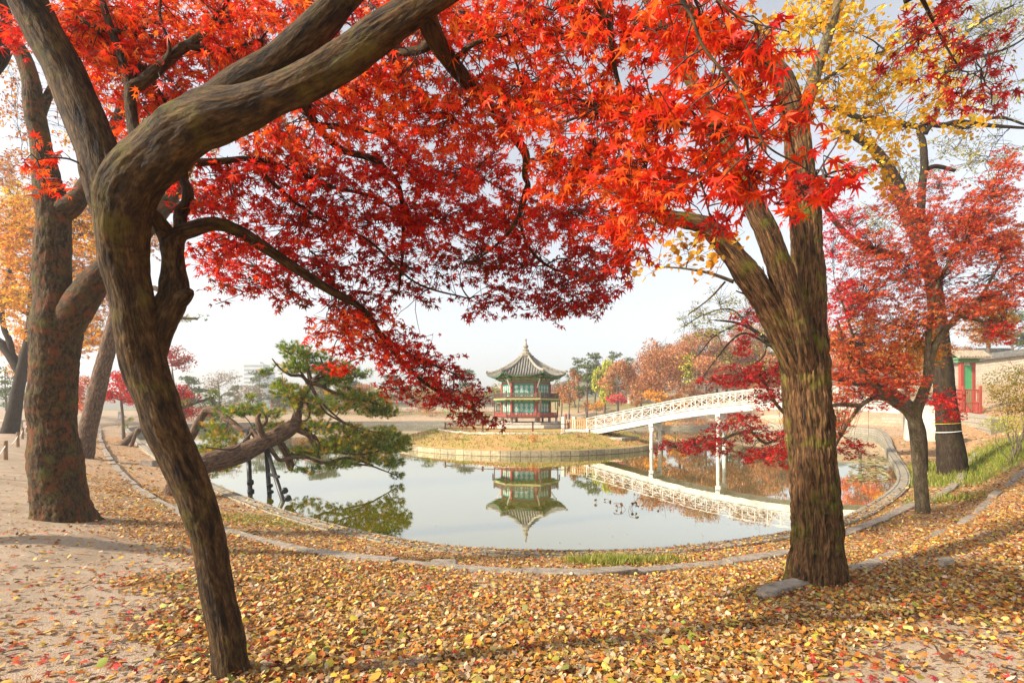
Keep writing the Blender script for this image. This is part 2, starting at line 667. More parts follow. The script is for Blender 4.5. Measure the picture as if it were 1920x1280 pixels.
def grassy(x, y):
    s = SIGN * shore_dist(x, y)
    n = noise2(x, y, 0.8, 31)
    g = np.zeros_like(s)
    for cx, cy, rx, ry in ((2.05, 8.9, 1.0, 0.38), (-5.9, 12.3, 2.2, 0.7), (21, 20, 5, 4.5), (15.5, 19.0, 2.5, 1.8), (12, 14.6, 1.2, 0.5)):
        g = np.maximum(g, sm(1.5 - np.hypot((x - cx) / rx, (y - cy) / ry) - (n - 0.5) * 0.8))
    far = sm((y - 55) / 15) * sm((x - 5) / 8) * sm((s - 4) / 5) * (0.12 + 0.25 * n)
    far2 = sm((y - 88) / 8) * sm((s - 4) / 4) * (0.35 + 0.45 * n)
    return np.clip(np.maximum(np.maximum(g, far), far2), 0, 1)


# ground mesh
S_ROWS = np.r_[np.arange(0.30, 8.0, 0.13), np.arange(8.0, 14, 0.35), np.geomspace(14, 420, 34)]
vv = np.concatenate([np.c_[off(s), np.zeros(len(SL))] for s in S_ROWS])
vv[:, 2] = terr(vv[:, 0], vv[:, 1])
nC, nR = len(SL), len(S_ROWS)
ii = np.arange(nR - 1)[:, None] * nC
kk = np.arange(nC)[None, :]
k2 = (kk + 1) % nC
gf = np.stack([ii + kk, ii + nC + kk, ii + nC + k2, ii + k2], -1).reshape(-1, 4)
gcol = np.c_[lit(vv[:, 0], vv[:, 1]), grassy(vv[:, 0], vv[:, 1]), np.zeros(len(vv))]
m, t, ns, ls, b = new_mat('ground_sand_and_leaves')
tc = ns.new('ShaderNodeTexCoord')
at = ns.new('ShaderNodeAttribute'); at.attribute_name = 'Col'
sep = ns.new('ShaderNodeSeparateColor'); ls.new(at.outputs['Color'], sep.inputs[0])
n1 = ns.new('ShaderNodeTexNoise'); n1.inputs['Scale'].default_value = 1.3; n1.inputs['Detail'].default_value = 9; n1.inputs['Roughness'].default_value = 0.7
ls.new(tc.outputs['Object'], n1.inputs['Vector'])
sand = ramp(ns, [(0.3, (0.30, 0.225, 0.155)), (0.55, (0.44, 0.345, 0.25)), (0.75, (0.52, 0.42, 0.31))])
ls.new(n1.outputs['Fac'], sand.inputs[0])
n1b = ns.new('ShaderNodeTexNoise'); n1b.inputs['Scale'].default_value = 90; n1b.inputs['Detail'].default_value = 4
ls.new(tc.outputs['Object'], n1b.inputs['Vector'])
grit = ramp(ns, [(0.35, (0.62, 0.6, 0.58)), (0.6, (1.08, 1.06, 1.04))]); ls.new(n1b.outputs['Fac'], grit.inputs[0])
mg = ns.new('ShaderNodeMix'); mg.data_type = 'RGBA'; mg.blend_type = 'MULTIPLY'; mg.inputs[0].default_value = 0.8
ls.new(sand.outputs[0], mg.inputs[6]); ls.new(grit.outputs[0], mg.inputs[7])
vo = ns.new('ShaderNodeTexVoronoi'); vo.inputs['Scale'].default_value = 17
nd = ns.new('ShaderNodeTexNoise'); nd.inputs['Scale'].default_value = 9; nd.inputs['Detail'].default_value = 3
ls.new(tc.outputs['Object'], nd.inputs['Vector'])
mv = ns.new('ShaderNodeMix'); mv.data_type = 'RGBA'; mv.inputs[0].default_value = 0.12
ls.new(tc.outputs['Object'], mv.inputs[6]); ls.new(nd.outputs['Color'], mv.inputs[7]); ls.new(mv.outputs[2], vo.inputs['Vector'])
sc1 = ns.new('ShaderNodeSeparateColor'); ls.new(vo.outputs['Color'], sc1.inputs[0])
lr = ramp(ns, [(0.0, (0.16, 0.07, 0.03)), (0.25, (0.36, 0.16, 0.05)), (0.5, (0.46, 0.25, 0.09)), (0.7, (0.42, 0.30, 0.17)), (0.85, (0.30, 0.10, 0.04)), (1.0, (0.52, 0.38, 0.13))])
ls.new(sc1.outputs[0], lr.inputs[0])
# cover: cell switched on by its own random number
lt = ns.new('ShaderNodeMath'); lt.operation = 'LESS_THAN'; ls.new(sc1.outputs[1], lt.inputs[0]); ls.new(sep.outputs[0], lt.inputs[1])
m1 = ns.new('ShaderNodeMix'); m1.data_type = 'RGBA'; ls.new(lt.outputs[0], m1.inputs[0]); ls.new(mg.outputs[2], m1.inputs[6]); ls.new(lr.outputs[0], m1.inputs[7])
gr = ramp(ns, [(0.3, (0.08, 0.11, 0.018)), (0.7, (0.26, 0.25, 0.06))]); ls.new(n1b.outputs['Fac'], gr.inputs[0])
m2 = ns.new('ShaderNodeMix'); m2.data_type = 'RGBA'; ls.new(sep.outputs[1], m2.inputs[0]); ls.new(m1.outputs[2], m2.inputs[6]); ls.new(gr.outputs[0], m2.inputs[7])
ls.new(m2.outputs[2], b.inputs['Base Color'])
b.inputs['Roughness'].default_value = 0.95
b.inputs['Specular IOR Level'].default_value = 0.15
bp = ns.new('ShaderNodeBump'); bp.inputs['Strength'].default_value = 0.7; bp.inputs['Distance'].default_value = 0.02
ls.new(n1b.outputs['Fac'], bp.inputs['Height']); ls.new(bp.outputs[0], b.inputs['Normal'])
GROUND_MAT = m
g = big_mesh('ground', vv, gf, gcol, GROUND_MAT, smooth=True)
g['kind'] = 'structure'

# ------------------------------------------------------------------ water
m, t, ns, ls, b = new_mat('pond_water')
b.inputs['Base Color'].default_value = (0.13, 0.112, 0.006, 1)
b.inputs['Roughness'].default_value = 0.9
b.inputs['Specular IOR Level'].default_value = 0.0
gl = ns.new('ShaderNodeBsdfGlossy'); gl.inputs['Roughness'].default_value = 0.015; gl.inputs['Color'].default_value = (0.92, 0.94, 0.92, 1)
fr = ns.new('ShaderNodeLayerWeight'); fr.inputs['Blend'].default_value = 0.5
fm = ns.new('ShaderNodeMapRange'); fm.inputs['From Min'].default_value = 0.70; fm.inputs['From Max'].default_value = 0.95
fm.inputs['To Min'].default_value = 0.52; fm.inputs['To Max'].default_value = 0.90
ls.new(fr.outputs['Facing'], fm.inputs['Value'])
mx = ns.new('ShaderNodeMixShader'); ls.new(fm.outputs[0], mx.inputs[0]); ls.new(b.outputs[0], mx.inputs[1]); ls.new(gl.outputs[0], mx.inputs[2])
ls.new(mx.outputs[0], ns['Material Output'].inputs['Surface'])
tc = ns.new('ShaderNodeTexCoord')
nw = ns.new('ShaderNodeTexNoise'); nw.inputs['Scale'].default_value = 1.6; nw.inputs['Detail'].default_value = 3
ls.new(tc.outputs['Object'], nw.inputs['Vector'])
bp = ns.new('ShaderNodeBump'); bp.inputs['Strength'].default_value = 0.10; bp.inputs['Distance'].default_value = 0.012
ls.new(nw.outputs['Fac'], bp.inputs['Height']); ls.new(bp.outputs[0], gl.inputs['Normal'])
wb = MB()
k = len(SH)
pw = SH + SN * 0.1
wb.add(np.vstack([np.c_[pw, np.zeros(k)], [[0, 46, 0]]]), [(i, (i + 1) % k, k) for i in range(k)])
wo = wb.build('pond_water', m)
wo['kind'] = 'structure'

# ------------------------------------------------------------------ walls and kerbs along the shore
STONE_POND = mat_stone('pond_wall_stone', (0.36, 0.32, 0.26), (0.28, 0.25, 0.20), (0.09, 0.08, 0.06), 0.75, 0.26)
STONE_GRANITE = mat_noise('granite', (0.13, 0.11, 0.08), (0.40, 0.34, 0.27), 9, 0.9, 0.8, 90, mid=(0.27, 0.225, 0.175), detail=12)
STONE_RETAIN = mat_stone('retaining_stone', (0.50, 0.44, 0.35), (0.40, 0.36, 0.29), (0.14, 0.12, 0.09), 0.8, 0.33)
STONE_ISLAND = mat_stone('island_stone', (0.46, 0.375, 0.24), (0.28, 0.235, 0.155), (0.06, 0.05, 0.035), 0.62, 0.6)


def wall_strip(mb, line, nrm, o0, o1, zb, zt, lens):
    """wall between offsets o0 and o1 of a line, with real faces on both sides and the top"""
    line, nrm = np.asarray(line), np.asarray(nrm)
    n = len(line)
    zb = np.broadcast_to(zb, (n,)); zt = np.broadcast_to(zt, (n,))
    a, c = line + nrm * o0, line + nrm * o1
    for (p1, z1, p2, z2, ac) in ((a, zb, a, zt, (0, 0)), (a, zt, c, zt, (0, abs(o1 - o0))), (c, zt, c, zb, (0, 0))):
        v = np.vstack([np.c_[p1, z1], np.c_[p2, z2]])
        top = (p1 is a and p2 is c)
        h1 = z1 if not top else zt
        h2 = z2 if not top else zt + abs(o1 - o0)
        bk = np.vstack([np.c_[lens, np.zeros(n), h1], np.c_[lens, np.zeros(n), h2]])
        mb.add(v, [(i, i + 1, n + i + 1, n + i) for i in range(n - 1)], None, bk)
    for i in (0, n - 1):
        mb.add([[*a[i], zb[i]], [*a[i], zt[i]], [*c[i], zt[i]], [*c[i], zb[i]]], [(0, 1, 2, 3)], None, np.zeros((4, 3)))


cl = np.r_[np.arange(len(SH)), 0]
zt = np.interp(SH[cl, 1], [9, 26, 60, 95], [0.13, 0.20, 0.85, 0.9]) + 0.02 * (noise2(SH[cl, 0], SH[cl, 1], 0.8, 40) - 0.5)
lens = np.r_[SL, _tot]
mb = MB()
wall_strip(mb, SH[cl], SN[cl], -0.03 + 0.0, 0.38, -0.6, zt, lens)
o = mb.build('pond_wall', STONE_POND)
tag(o, 'low stone wall with a flat coping around the edge of the pond', 'pond wall')


def kerb_blocks(mb, pts, width, height, block=1.5, gap=0.012, jit=0.02, sink=0.1, seed=0):
    """row of separate granite blocks along ground points"""
    r = np.random.default_rng(seed)
    pts = np.asarray(pts)
    L = np.r_[0, np.cumsum(np.linalg.norm(np.diff(pts[:, :2], axis=0), axis=1))]
    l = 0.0
    while l < L[-1] - 0.2:
        bl = block * r.uniform(0.7, 1.35)
        e = min(l + bl, L[-1])
        f = lambda q: np.array([np.interp(q, L, pts[:, k]) for k in range(3)])
        nseg = 5
        dz, da, wv = r.normal(0, jit), r.normal(0, jit * 0.6), width * r.uniform(0.9, 1.1)
        rings = []
        for q in np.linspace(l + gap, e - gap, nseg):
            p = f(q)
            tg = f(min(q + 0.05, L[-1])) - f(max(q - 0.05, 0))
            tg[2] = 0
            tg /= np.linalg.norm(tg)
            nr = np.array([tg[1], -tg[0], 0])
            c = p + nr * da
            wob = r.normal(0, 0.008, 4)
            top = p[2] + height + dz
            rings.append([c - nr * (wv / 2 + wob[0]) + [0, 0, top - c[2] - sink - height], c - nr * (wv / 2 + wob[0] - 0.012) + [0, 0, top - c[2] - 0.012 + wob[1] * .5], c - nr * (wv / 2 - 0.02) + [0, 0, top - c[2]],
                          c + nr * (wv / 2 - 0.02) + [0, 0, top - c[2] + wob[2] * .5], c + nr * (wv / 2 + wob[3] - 0.012) + [0, 0, top - c[2] - 0.012], c + nr * (wv / 2 + wob[3]) + [0, 0, top - c[2] - sink - height]])
        v = np.array(rings).reshape(-1, 3)
        fs = [(i * 6 + k, i * 6 + k + 1, (i + 1) * 6 + k + 1, (i + 1) * 6 + k) for i in range(nseg - 1) for k in range(5)]
        fs += [(0, 1, 2, 3, 4, 5), tuple((nseg - 1) * 6 + k for k in (5, 4, 3, 2, 1, 0))]
        mb.add(v, fs)
        l = e


def offset_line(s, i0, i1, step=1):
    idx = np.arange(i0, i1, step) % len(SH)
    p = off(s, idx)
    return np.c_[p, terr(p[:, 0], p[:, 1], False)]


i0 = int(np.argmin(np.hypot(SH[:, 0] + 40, SH[:, 1] - 54)))
lp = offset_line(2.42, i0, len(SH) + 10, 6)[:, :2]
rp = np.array([ground(x, y)[:2] for x, y in ((1250, 1068), (1370, 1056), (1480, 1038), (1590, 1001), (1705, 953), (1780, 920), (1812, 880), (1832, 850))])
lp = lp[lp[:, 0] < rp[0, 0] - 0.8]
kp = np.vstack([lp, catmull(rp, 10)])
kp = np.c_[kp, terr(kp[:, 0], kp[:, 1])]
mb = MB()
kerb_blocks(mb, kp, 0.25, 0.055, 1.5, seed=3, jit=0.022)
o = mb.build('granite_kerb', STONE_GRANITE)
tag(o, 'long curved granite kerb between the leafy strip by the water and the slope', 'kerb')

pts = np.array([ground(x, y) for x, y in ((1440, 1124), (1480, 1108), (1560, 1083), (1680, 1038), (1760, 1003), (1845, 955), (1920, 888), (1990, 850))])
pts = catmull(pts, 8)
pts[:, 2] = terr(pts[:, 0], pts[:, 1])
mb = MB()
kerb_blocks(mb, pts, 0.22, 0.025, 0.8, seed=6, jit=0.03)
o = mb.build('granite_kerb', STONE_GRANITE)
tag(o, 'short granite kerb half buried in leaves, running uphill beside the big furrowed trunk', 'kerb')

# retaining wall behind the far right shore
j0 = int(np.argmin(np.hypot(SH[:, 0] - 24, SH[:, 1] - 33)))
j1 = int(np.argmin(np.hypot(SH[:, 0] - 41.5, SH[:, 1] - 64)))
idx = np.arange(j0, j1)
p = off(2.9, idx)
zz = terr(p[:, 0], p[:, 1], False)
mb = MB()
wall_strip(mb, p, SN[idx], -0.2, 0.25, zz - 0.6, zz + np.interp(np.arange(len(idx)), [0, 10, len(idx)], [0.1, 0.5, 0.55]), SL[idx])
o = mb.build('retaining_wall', STONE_RETAIN)
tag(o, 'pale stone retaining wall above the pond edge, behind the thin forked maple', 'retaining wall')
q0 = int(np.argmin(np.hypot(SH[:, 0] - 42, SH[:, 1] - 72)))
q1 = int(np.argmin(np.hypot(SH[:, 0] + 2, SH[:, 1] - 92)))
idx = np.arange(q0, q1)
p = off(3.2, idx)
zz = terr(p[:, 0], p[:, 1], False)
mb = MB()
wall_strip(mb, p, SN[idx], -0.25, 0.3, zz - 0.8, zz + 0.35, SL[idx])
o = mb.build('retaining_wall', STONE_RETAIN)
tag(o, 'low stepped stone wall on the far shore seen under the bridge', 'retaining wall')

# ------------------------------------------------------------------ island
IC, IA, IB = np.array([1.1, 46.0]), 11.3, 15.0


def isl(th, k=1.0):
    return np.stack([IC[0] + IA * k * np.cos(th), IC[1] + IB * k * np.sin(th)], -1)


def isl_h(x, y):
    r = np.hypot((x - IC[0]) / IA, (y - IC[1]) / IB)
    return np.interp(r, [0, 0.62, 0.70, 0.97, 1.0], [1.22, 1.18, 1.08, 0.37, 0.29]) + 0.12 * (noise2(x, y, 0.9, 51) - 0.5) * (r < 0.97)


th = np.arange(160) * 2 * math.pi / 160
vr = []
for r_ in np.r_[np.linspace(0.02, 0.94, 40), 0.985]:
    p = isl(th, r_)
    vr.append(np.c_[p, isl_h(p[:, 0], p[:, 1])])
vr = np.concatenate(vr)
nC = 160
ii = np.arange(40)[:, None] * nC
kk = np.arange(nC)[None, :]
k2 = (kk + 1) % nC
f_ = np.stack([ii + kk, ii + nC + kk, ii + nC + k2, ii + k2], -1).reshape(-1, 4)[:, ::-1]
GRASS_DRY = mat_noise('dry_grass', (0.20, 0.20, 0.03), (0.46, 0.235, 0.10), 0.9, 0.95, 0.6, 30, mid=(0.38, 0.255, 0.075), bdist=0.05)
o = big_mesh('island_ground', vr, f_, np.ones((len(vr), 3)), GRASS_DRY, smooth=True)
o['kind'] = 'structure'
thc = np.linspace(0, 2 * math.pi, 200)
line = isl(thc)
nrm = np.stack([np.cos(thc) / IA, np.sin(thc) / IB], -1)
nrm /= np.linalg.norm(nrm, axis=1)[:, None]
lens = np.r_[0, np.cumsum(np.linalg.norm(np.diff(line, axis=0), axis=1))]
mb = MB()
wall_strip(mb, line, -nrm, -0.02, 0.45, -0.6, 0.33 + 0.05 * (noise2(line[:, 0], line[:, 1], 1.2, 8) - 0.5), lens)
o = mb.build('island_wall', STONE_ISLAND)
tag(o, 'low wall of squared stone blocks around the grassy island', 'retaining wall')

# scrub and dry grass tufts on the island
gv, gfc, gc = [], [], []
r2 = np.random.default_rng(4)
N = 9000
a_, rr_ = r2.uniform(0, 2 * math.pi, N), np.sqrt(r2.uniform(0.35, 0.95, N))
p = np.stack([IC[0] + IA * rr_ * np.cos(a_), IC[1] + IB * rr_ * np.sin(a_)], -1)
z = isl_h(p[:, 0], p[:, 1])
hh = r2.uniform(0.05, 0.2, N)
wd = r2.uniform(0.02, 0.05, N)
an = r2.uniform(0, math.pi, N)
le = r2.normal(0, 0.07, (N, 2))
dx, dy = np.cos(an) * wd, np.sin(an) * wd
V = np.stack([np.c_[p[:, 0] - dx, p[:, 1] - dy, z - 0.02], np.c_[p[:, 0] + dx, p[:, 1] + dy, z - 0.02], np.c_[p[:, 0] + le[:, 0], p[:, 1] + le[:, 1], z + hh]], 1).reshape(-1, 3)
pal = np.array([(0.42, 0.25, 0.08), (0.48, 0.31, 0.15), (0.24, 0.25, 0.04), (0.48, 0.22, 0.13), (0.34, 0.31, 0.06)])
pick = (noise2(p[:, 0], p[:, 1], 0.6, 77) * 4.99 * 0.8 + r2.uniform(0, 1, N)).astype(int) % 5
C = np.repeat(pal[pick] * r2.uniform(0.75, 1.15, (N, 1)), 3, 0)
o = big_mesh('island_grass', V, np.arange(3 * N).reshape(-1, 3), C, LEAF_FAR)
o['kind'] = 'stuff'
o['label'] = 'dry orange and green grass on the island'

# ------------------------------------------------------------------ pavilion
RED = mat_flat('red_painted_wood', (0.30, 0.05, 0.03), 0.6, 0.2, 12, 0.1)
DKRED = mat_flat('dark_red_wood', (0.10, 0.032, 0.022), 0.6, 0.25, 12, 0.1)
TEAL = mat_flat('teal_painted_wood', (0.045, 0.30, 0.225), 0.6, 0.15, 10, 0.05)
GREENP = mat_flat('green_painted_wood', (0.09, 0.22, 0.10), 0.6, 0.25, 18, 0.1)
OLIVE_DK = mat_flat('dark_olive_wood', (0.10, 0.085, 0.045), 0.7, 0.3, 18, 0.1)
OLIVE = mat_flat('olive_painted_wood', (0.35, 0.33, 0.12), 0.6, 0.3, 18, 0.1)
CREAM = mat_flat('pale_painted_lattice', (0.66, 0.66, 0.58), 0.6, 0.12, 20, 0.05)
TILE = mat_noise('grey_clay_tile', (0.055, 0.053, 0.048), (0.21, 0.20, 0.17), 3.0, 0.85, 0.3, 40, mid=(0.115, 0.11, 0.098))
TILE_LIGHT = mat_noise('pale_ridge_mortar', (0.19, 0.175, 0.14), (0.36, 0.33, 0.27), 5.0, 0.9, 0.2, 40)
STONE_PALE = mat_noise('pale_dressed_stone', (0.42, 0.37, 0.30), (0.62, 0.56, 0.46), 4.0, 0.9, 0.3, 40, mid=(0.52, 0.46, 0.38))
WHITE = mat_noise('white_painted_wood', (0.32, 0.295, 0.245), (0.60, 0.575, 0.52), 2.2, 0.6, 0.2, 30, mid=(0.53, 0.505, 0.455))
CONC = mat_noise('weathered_concrete', (0.20, 0.19, 0.13), (0.45, 0.42, 0.34), 3.0, 0.9, 0.3, 30)
WOOD = mat_noise('bare_wood', (0.30, 0.17, 0.07), (0.50, 0.32, 0.15), 6.0, 0.8, 0.2, 40)

PC = np.array([1.30, 48.0])
PHI = R_(-90 - 6.7)                          # front facet looks a little left of the camera


def hexp(R, k, base=0.0):
    a = PHI + R_(30) + k * R_(60)
    return np.array([PC[0] + R * math.cos(a), PC[1] + R * math.sin(a)])


Z0 = 1.16
pav = thing('pavilion', (PC[0], PC[1], Z0), 'two storey hexagonal wooden pavilion with green lattice doors and grey tiled roof on the island', 'pavilion')
hexa = lambda R: [hexp(R, k) for k in range(6)]
mb = MB(); mb.prism(hexa(3.75), Z0 - 0.3, Z0 + 0.34, scale_top=0.99); mb.prism(hexa(3.2), Z0 + 0.34, Z0 + 0.52, scale_top=0.985)
mb.build('stone_platform', STONE_PALE, pav, bevel=0.02)
ZF = Z0 + 1.10                               # lower floor
for k in range(6):
    mb = MB()
    c = hexp(2.2, k)
    mb.lathe([(0.15, Z0 + 0.5), (0.13, Z0 + 0.8), (0.13, ZF - 0.12)], (c[0], c[1], 0), 8)
    mb.build('stilt', STONE_PALE, pav)
    mb = MB()
    c = hexp(2.85, k)
    mb.box((c[0], c[1], (Z0 + 0.45 + ZF - 0.12) / 2), (0.16, 0.16, ZF - 0.12 - Z0 - 0.45), rz=PHI + k)
    mb.build('stilt', STONE_PALE if k % 2 else DKRED, pav)


def railing(R, z, h, parent, matr, matb, nb):
    for k in range(6):
        mbr = MB()
        a, c = hexp(R, k), hexp(R, k + 1)
        for zz, hh in ((z + 0.06, 0.16), (z + h * 0.62, 0.06), (z + h, 0.07)):
            mbr.bar((*a, zz), (*c, zz), 0.07, hh)
        for i in range(1, nb):
            p = a + (c - a) * i / nb
            mbr.box((*p, z + (h + 0.06) / 2), (0.075, 0.075, h + 0.06), rz=PHI, mi=1)
        r = mbr.build('railing', [matr, matb], parent)
        mb = MB()
        mb.box((*a, z + (h + 0.22) / 2), (0.12, 0.12, h + 0.22), rz=PHI)
        mb.build('railing_post', matb, r)


def storey(z0, z1, R, parent):
    for k in range(6):
        c = hexp(R, k)
        mb = MB()
        mb.lathe([(0.15, z0), (0.15, z1)], (c[0], c[1], 0), 12)
        mb.build('column', RED, parent)
    for k in range(6):
        a, c = hexp(R * 0.985, k), hexp(R * 0.985, k + 1)
        d = (c - a) / np.linalg.norm(c - a)
        n = np.array([d[1], -d[0]])
        if np.dot(n, (a + c) / 2 - PC) < 0:
            n = -n
        L = np.linalg.norm(c - a)
        axes = [[d[0], d[1], 0], [n[0], n[1], 0], [0, 0, 1]]
        mid = (a + c) / 2
        mb = MB()
        mb.box((*mid, (z0 + z1) / 2), (L - 0.2, 0.05, z1 - z0), axes=axes)
        pn = mb.build('door_panel', TEAL, parent)
        mb, mls = MB(), []
        nd = 4
        dw = (L - 0.34) / nd
        H = z1 - z0 - 0.18
        for i in range(nd):
            x0 = -(L - 0.34) / 2 + dw * (i + 0.5)
            q = lambda x, z, dep: np.array([mid[0] + d[0] * (x0 + x) + n[0] * dep, mid[1] + d[1] * (x0 + x) + n[1] * dep, z0 + 0.09 + z])
            for x in (-dw / 2 + 0.03, dw / 2 - 0.03):
                mb.box(q(x, H / 2, 0.05), (0.055, 0.05, H), axes=axes)
            for z in (0.03, 0.24 * H, H - 0.03):
                mb.box(q(0, z, 0.05), (dw - 0.116, 0.045, 0.05), axes=axes)
            ml = MB()
            mls.append(ml)
            ml.box(q(0, 0.5 * H, 0.04), (0.03, 0.028, 0.82 * H), axes=axes)
            # round lattice work: circle, cross and diagonals
            for zc in (0.44 * H, 0.78 * H):
                rr = dw * 0.33
                for j in range(8):
                    a0, a1 = j * math.pi / 4, (j + 1) * math.pi / 4
                    ml.bar(q(rr * math.cos(a0), zc + rr * math.sin(a0), 0.04), q(rr * math.cos(a1), zc + rr * math.sin(a1), 0.04), 0.025, 0.03)
                    ml.bar(q(rr * 0.25 * math.cos(a0), zc + rr * 0.25 * math.sin(a0), 0.036), q(rr * math.cos(a0), zc + rr * math.sin(a0), 0.036), 0.02, 0.024)
            ml.box(q(0, 0.61 * H, 0.04), (dw * 0.4, 0.03, 0.03), axes=axes)
            ml.box(q(0, 0.13 * H, 0.04), (dw * 0.5, 0.03, 0.07), axes=axes)
        mb.build('door_frame', TEAL, pn)
        for ml in mls:
            ml.build('lattice', CREAM, pn)
        mb = MB()
        mb.bar((*(hexp(R, k)), z1 + 0.07), (*(hexp(R, k + 1)), z1 + 0.07), 0.17, 0.14)
        mb.build('lintel', RED, parent)


mb = MB(); mb.prism(hexa(3.02), ZF - 0.14, ZF); mb.build('lower_deck', DKRED, pav)
railing(2.95, ZF, 0.30, pav, RED, DKRED, 9)
storey(ZF, ZF + 1.32, 2.22, pav)
ZB = ZF + 1.62                               # balcony floor
mb = MB(); mb.prism(hexa(2.55), ZB - 0.30, ZB - 0.14); mb.prism(hexa(3.08), ZB - 0.135, ZB); mb.build('balcony_deck', OLIVE, pav)
for k in range(6):
    for i in range(7):
        mb = MB()
        a = hexp(3.1, k) * (1 - i / 7) + hexp(3.1, k + 1) * (i / 7)
        e = PC + (a - PC) * 0.8
        mb.bar((*a, ZB - 0.19), (*e, ZB - 0.26), 0.06, 0.1)
        mb.build('balcony_bracket', GREENP, pav)
railing(3.0, ZB, 0.44, pav, DKRED, OLIVE_DK, 10)
for k in range(6):
    mb = MB()
    p = hexp(3.12, k)
    mb.box((*p, ZB - 0.42), (0.11, 0.11, 0.62), rz=PHI)
    mb.build('balcony_hanging_post', DKRED, pav)
for k in range(6):                           # slender poles that carry the balcony corners
    p = hexp(2.98, k)
    mb = MB(); mb.lathe([(0.045, ZF), (0.045, ZB - 0.14)], (*p, 0), 8); mb.build('balcony_pole', DKRED, pav)
storey(ZB, ZB + 1.36, 2.22, pav)
ZE = ZB + 1.50
mb = MB(); mb.prism(hexa(2.30), ZE, ZE + 0.16); mb.build('painted_beam', GREENP, pav)
mb = MB(); mb.prism(hexa(2.26), ZE + 0.16, ZE + 0.48); mb.build('painted_frieze', OLIVE, pav)
for k in range(6):
    for i in (0, 0.33, 0.67):
        mb = MB()
        a = hexp(2.3, k) * (1 - i) + hexp(2.3, k + 1) * i
        u = (a - PC) / np.linalg.norm(a - PC)
        big = 1.0 if i == 0 else 0.72
        for j, (l, zz) in enumerate(((0.28, 0.20), (0.5, 0.32), (0.72, 0.45))):
            e = a + u * l * big
            mb.bar((*(a - u * 0.05), ZE + zz - 0.06), (*e, ZE + zz), 0.12, 0.11, mi=j % 2)
            t_ = np.array([-u[1], u[0]])
            mb.bar((*(e - t_ * 0.17), ZE + zz + 0.02), (*(e + t_ * 0.17), ZE + zz + 0.02), 0.07, 0.08, mi=(j + 1) % 2)
        if i == 0:                           # pale diagonal wing under the corner
            mb.bar((*(a + u * 0.1), ZE - 0.55), (*(a + u * 0.62), ZE + 0.2), 0.08, 0.09, mi=2)
        mb.build('eaves_bracket', [GREENP, OLIVE, CREAM], pav)

# roof: each of six faces is a curved sheet; corners lift and reach out
ZR = ZE + 0.62
RT, RE, HR = 0.34, 3.62, 1.92


def roof_pt(k, u, v):
    """u 0..1 along the face from corner k to k+1, v 0 at the top, 1 at the eaves"""
    cu = abs(2 * u - 1)
    R = RT + (RE - RT) * v
    a, c = hexp(R, k), hexp(R, k + 1)
    p = a * (1 - u) + c * u
    p = p + (p - PC) * (0.035 * cu ** 3 * v - 0.0)
    z = ZR + HR * (1 - v) ** 1.42 + 0.32 * v ** 2 * cu ** 2.2 - 0.06 * v
    return np.array([p[0], p[1], z])


roof = MB()
NU, NV = 30, 16
for k in range(6):
    top = np.array([[roof_pt(k, i / NU, j / NV) for i in range(NU + 1)] for j in range(NV + 1)])
    bot = top - [0, 0, 0.10]
    n1 = (NU + 1) * (NV + 1)
    v = np.vstack([top.reshape(-1, 3), bot.reshape(-1, 3)])
    f = []
    for j in range(NV):
        for i in range(NU):
            q = j * (NU + 1) + i
            f.append((q, q + NU + 1, q + NU + 2, q + 1))
            f.append((n1 + q, n1 + q + 1, n1 + q + NU + 2, n1 + q + NU + 1))
    for i in range(NU):
        q = NV * (NU + 1) + i
        f.append((q, n1 + q, n1 + q + 1, q + 1))
    roof.add(v, f)
    # rows of round cover tiles
    nt_ = 15
    for i in range(nt_):
        u = (i + 0.5) / nt_
        # tile rows run straight down the slope, so start where they meet the hip
        off_ = (u - 0.5) * RE
        pts = []
        for j in range(13):
            vv_ = j / 12
            R = RT + (RE - RT) * vv_
            uu = 0.5 + off_ / R
            if 0.02 <= uu <= 0.98:
                pts.append(roof_pt(k, uu, vv_) + [0, 0, 0.03])
        if len(pts) >= 2:
            pts.append(pts[-1] + (pts[-1] - pts[-2]) / np.linalg.norm(pts[-1] - pts[-2]) * 0.06)
            roof.tube(pts, 0.066, 6, mi=1)
TILE_ROW = mat_noise('weathered_cover_tile', (0.12, 0.115, 0.095), (0.30, 0.285, 0.24), 4.0, 0.85, 0.3, 40, mid=(0.20, 0.19, 0.16))
ro = roof.build('roof', [TILE, TILE_ROW], pav, smooth=False)
for k in range(6):
    mb = MB()
    pts = [roof_pt(k, 0.0, j / 12) + [0, 0, 0.09] for j in range(13)]
    mb.tube(pts, np.linspace(0.10, 0.13, 13), 8)
    e = pts[-1]
    mb.box(e + [0, 0, 0.06], (0.22, 0.22, 0.2), rz=PHI + k)
    mb.build('hip_ridge', TILE_LIGHT, ro)
mb = MB()
for k in range(6):
    for i in range(23):
        u = (i + 0.5) / 23
        a, c = roof_pt(k, u, 1.0) - [0, 0, 0.15], roof_pt(k, u, 0.62) - [0, 0, 0.22]
        mb.bar(a, c, 0.075, 0.08)
mb.build('rafter', GREENP, ro)
mb = MB()
zt_ = ZR + HR
mb.prism(hexa(0.66), zt_ - 0.24, zt_ - 0.10); mb.prism(hexa(0.74), zt_ - 0.10, zt_ + 0.0); mb.prism(hexa(0.56), zt_ + 0.0, zt_ + 0.14)
mb.lathe([(0.46, 0.12), (0.48, 0.22), (0.33, 0.34), (0.28, 0.44), (0.33, 0.50), (0.20, 0.60), (0.14, 0.68), (0.22, 0.76), (0.25, 0.86), (0.20, 0.97), (0.09, 1.04), (0.11, 1.14), (0.07, 1.22), (0.07, 1.42), (0.10, 1.48), (0.03, 1.6)], (PC[0], PC[1], zt_), 12)
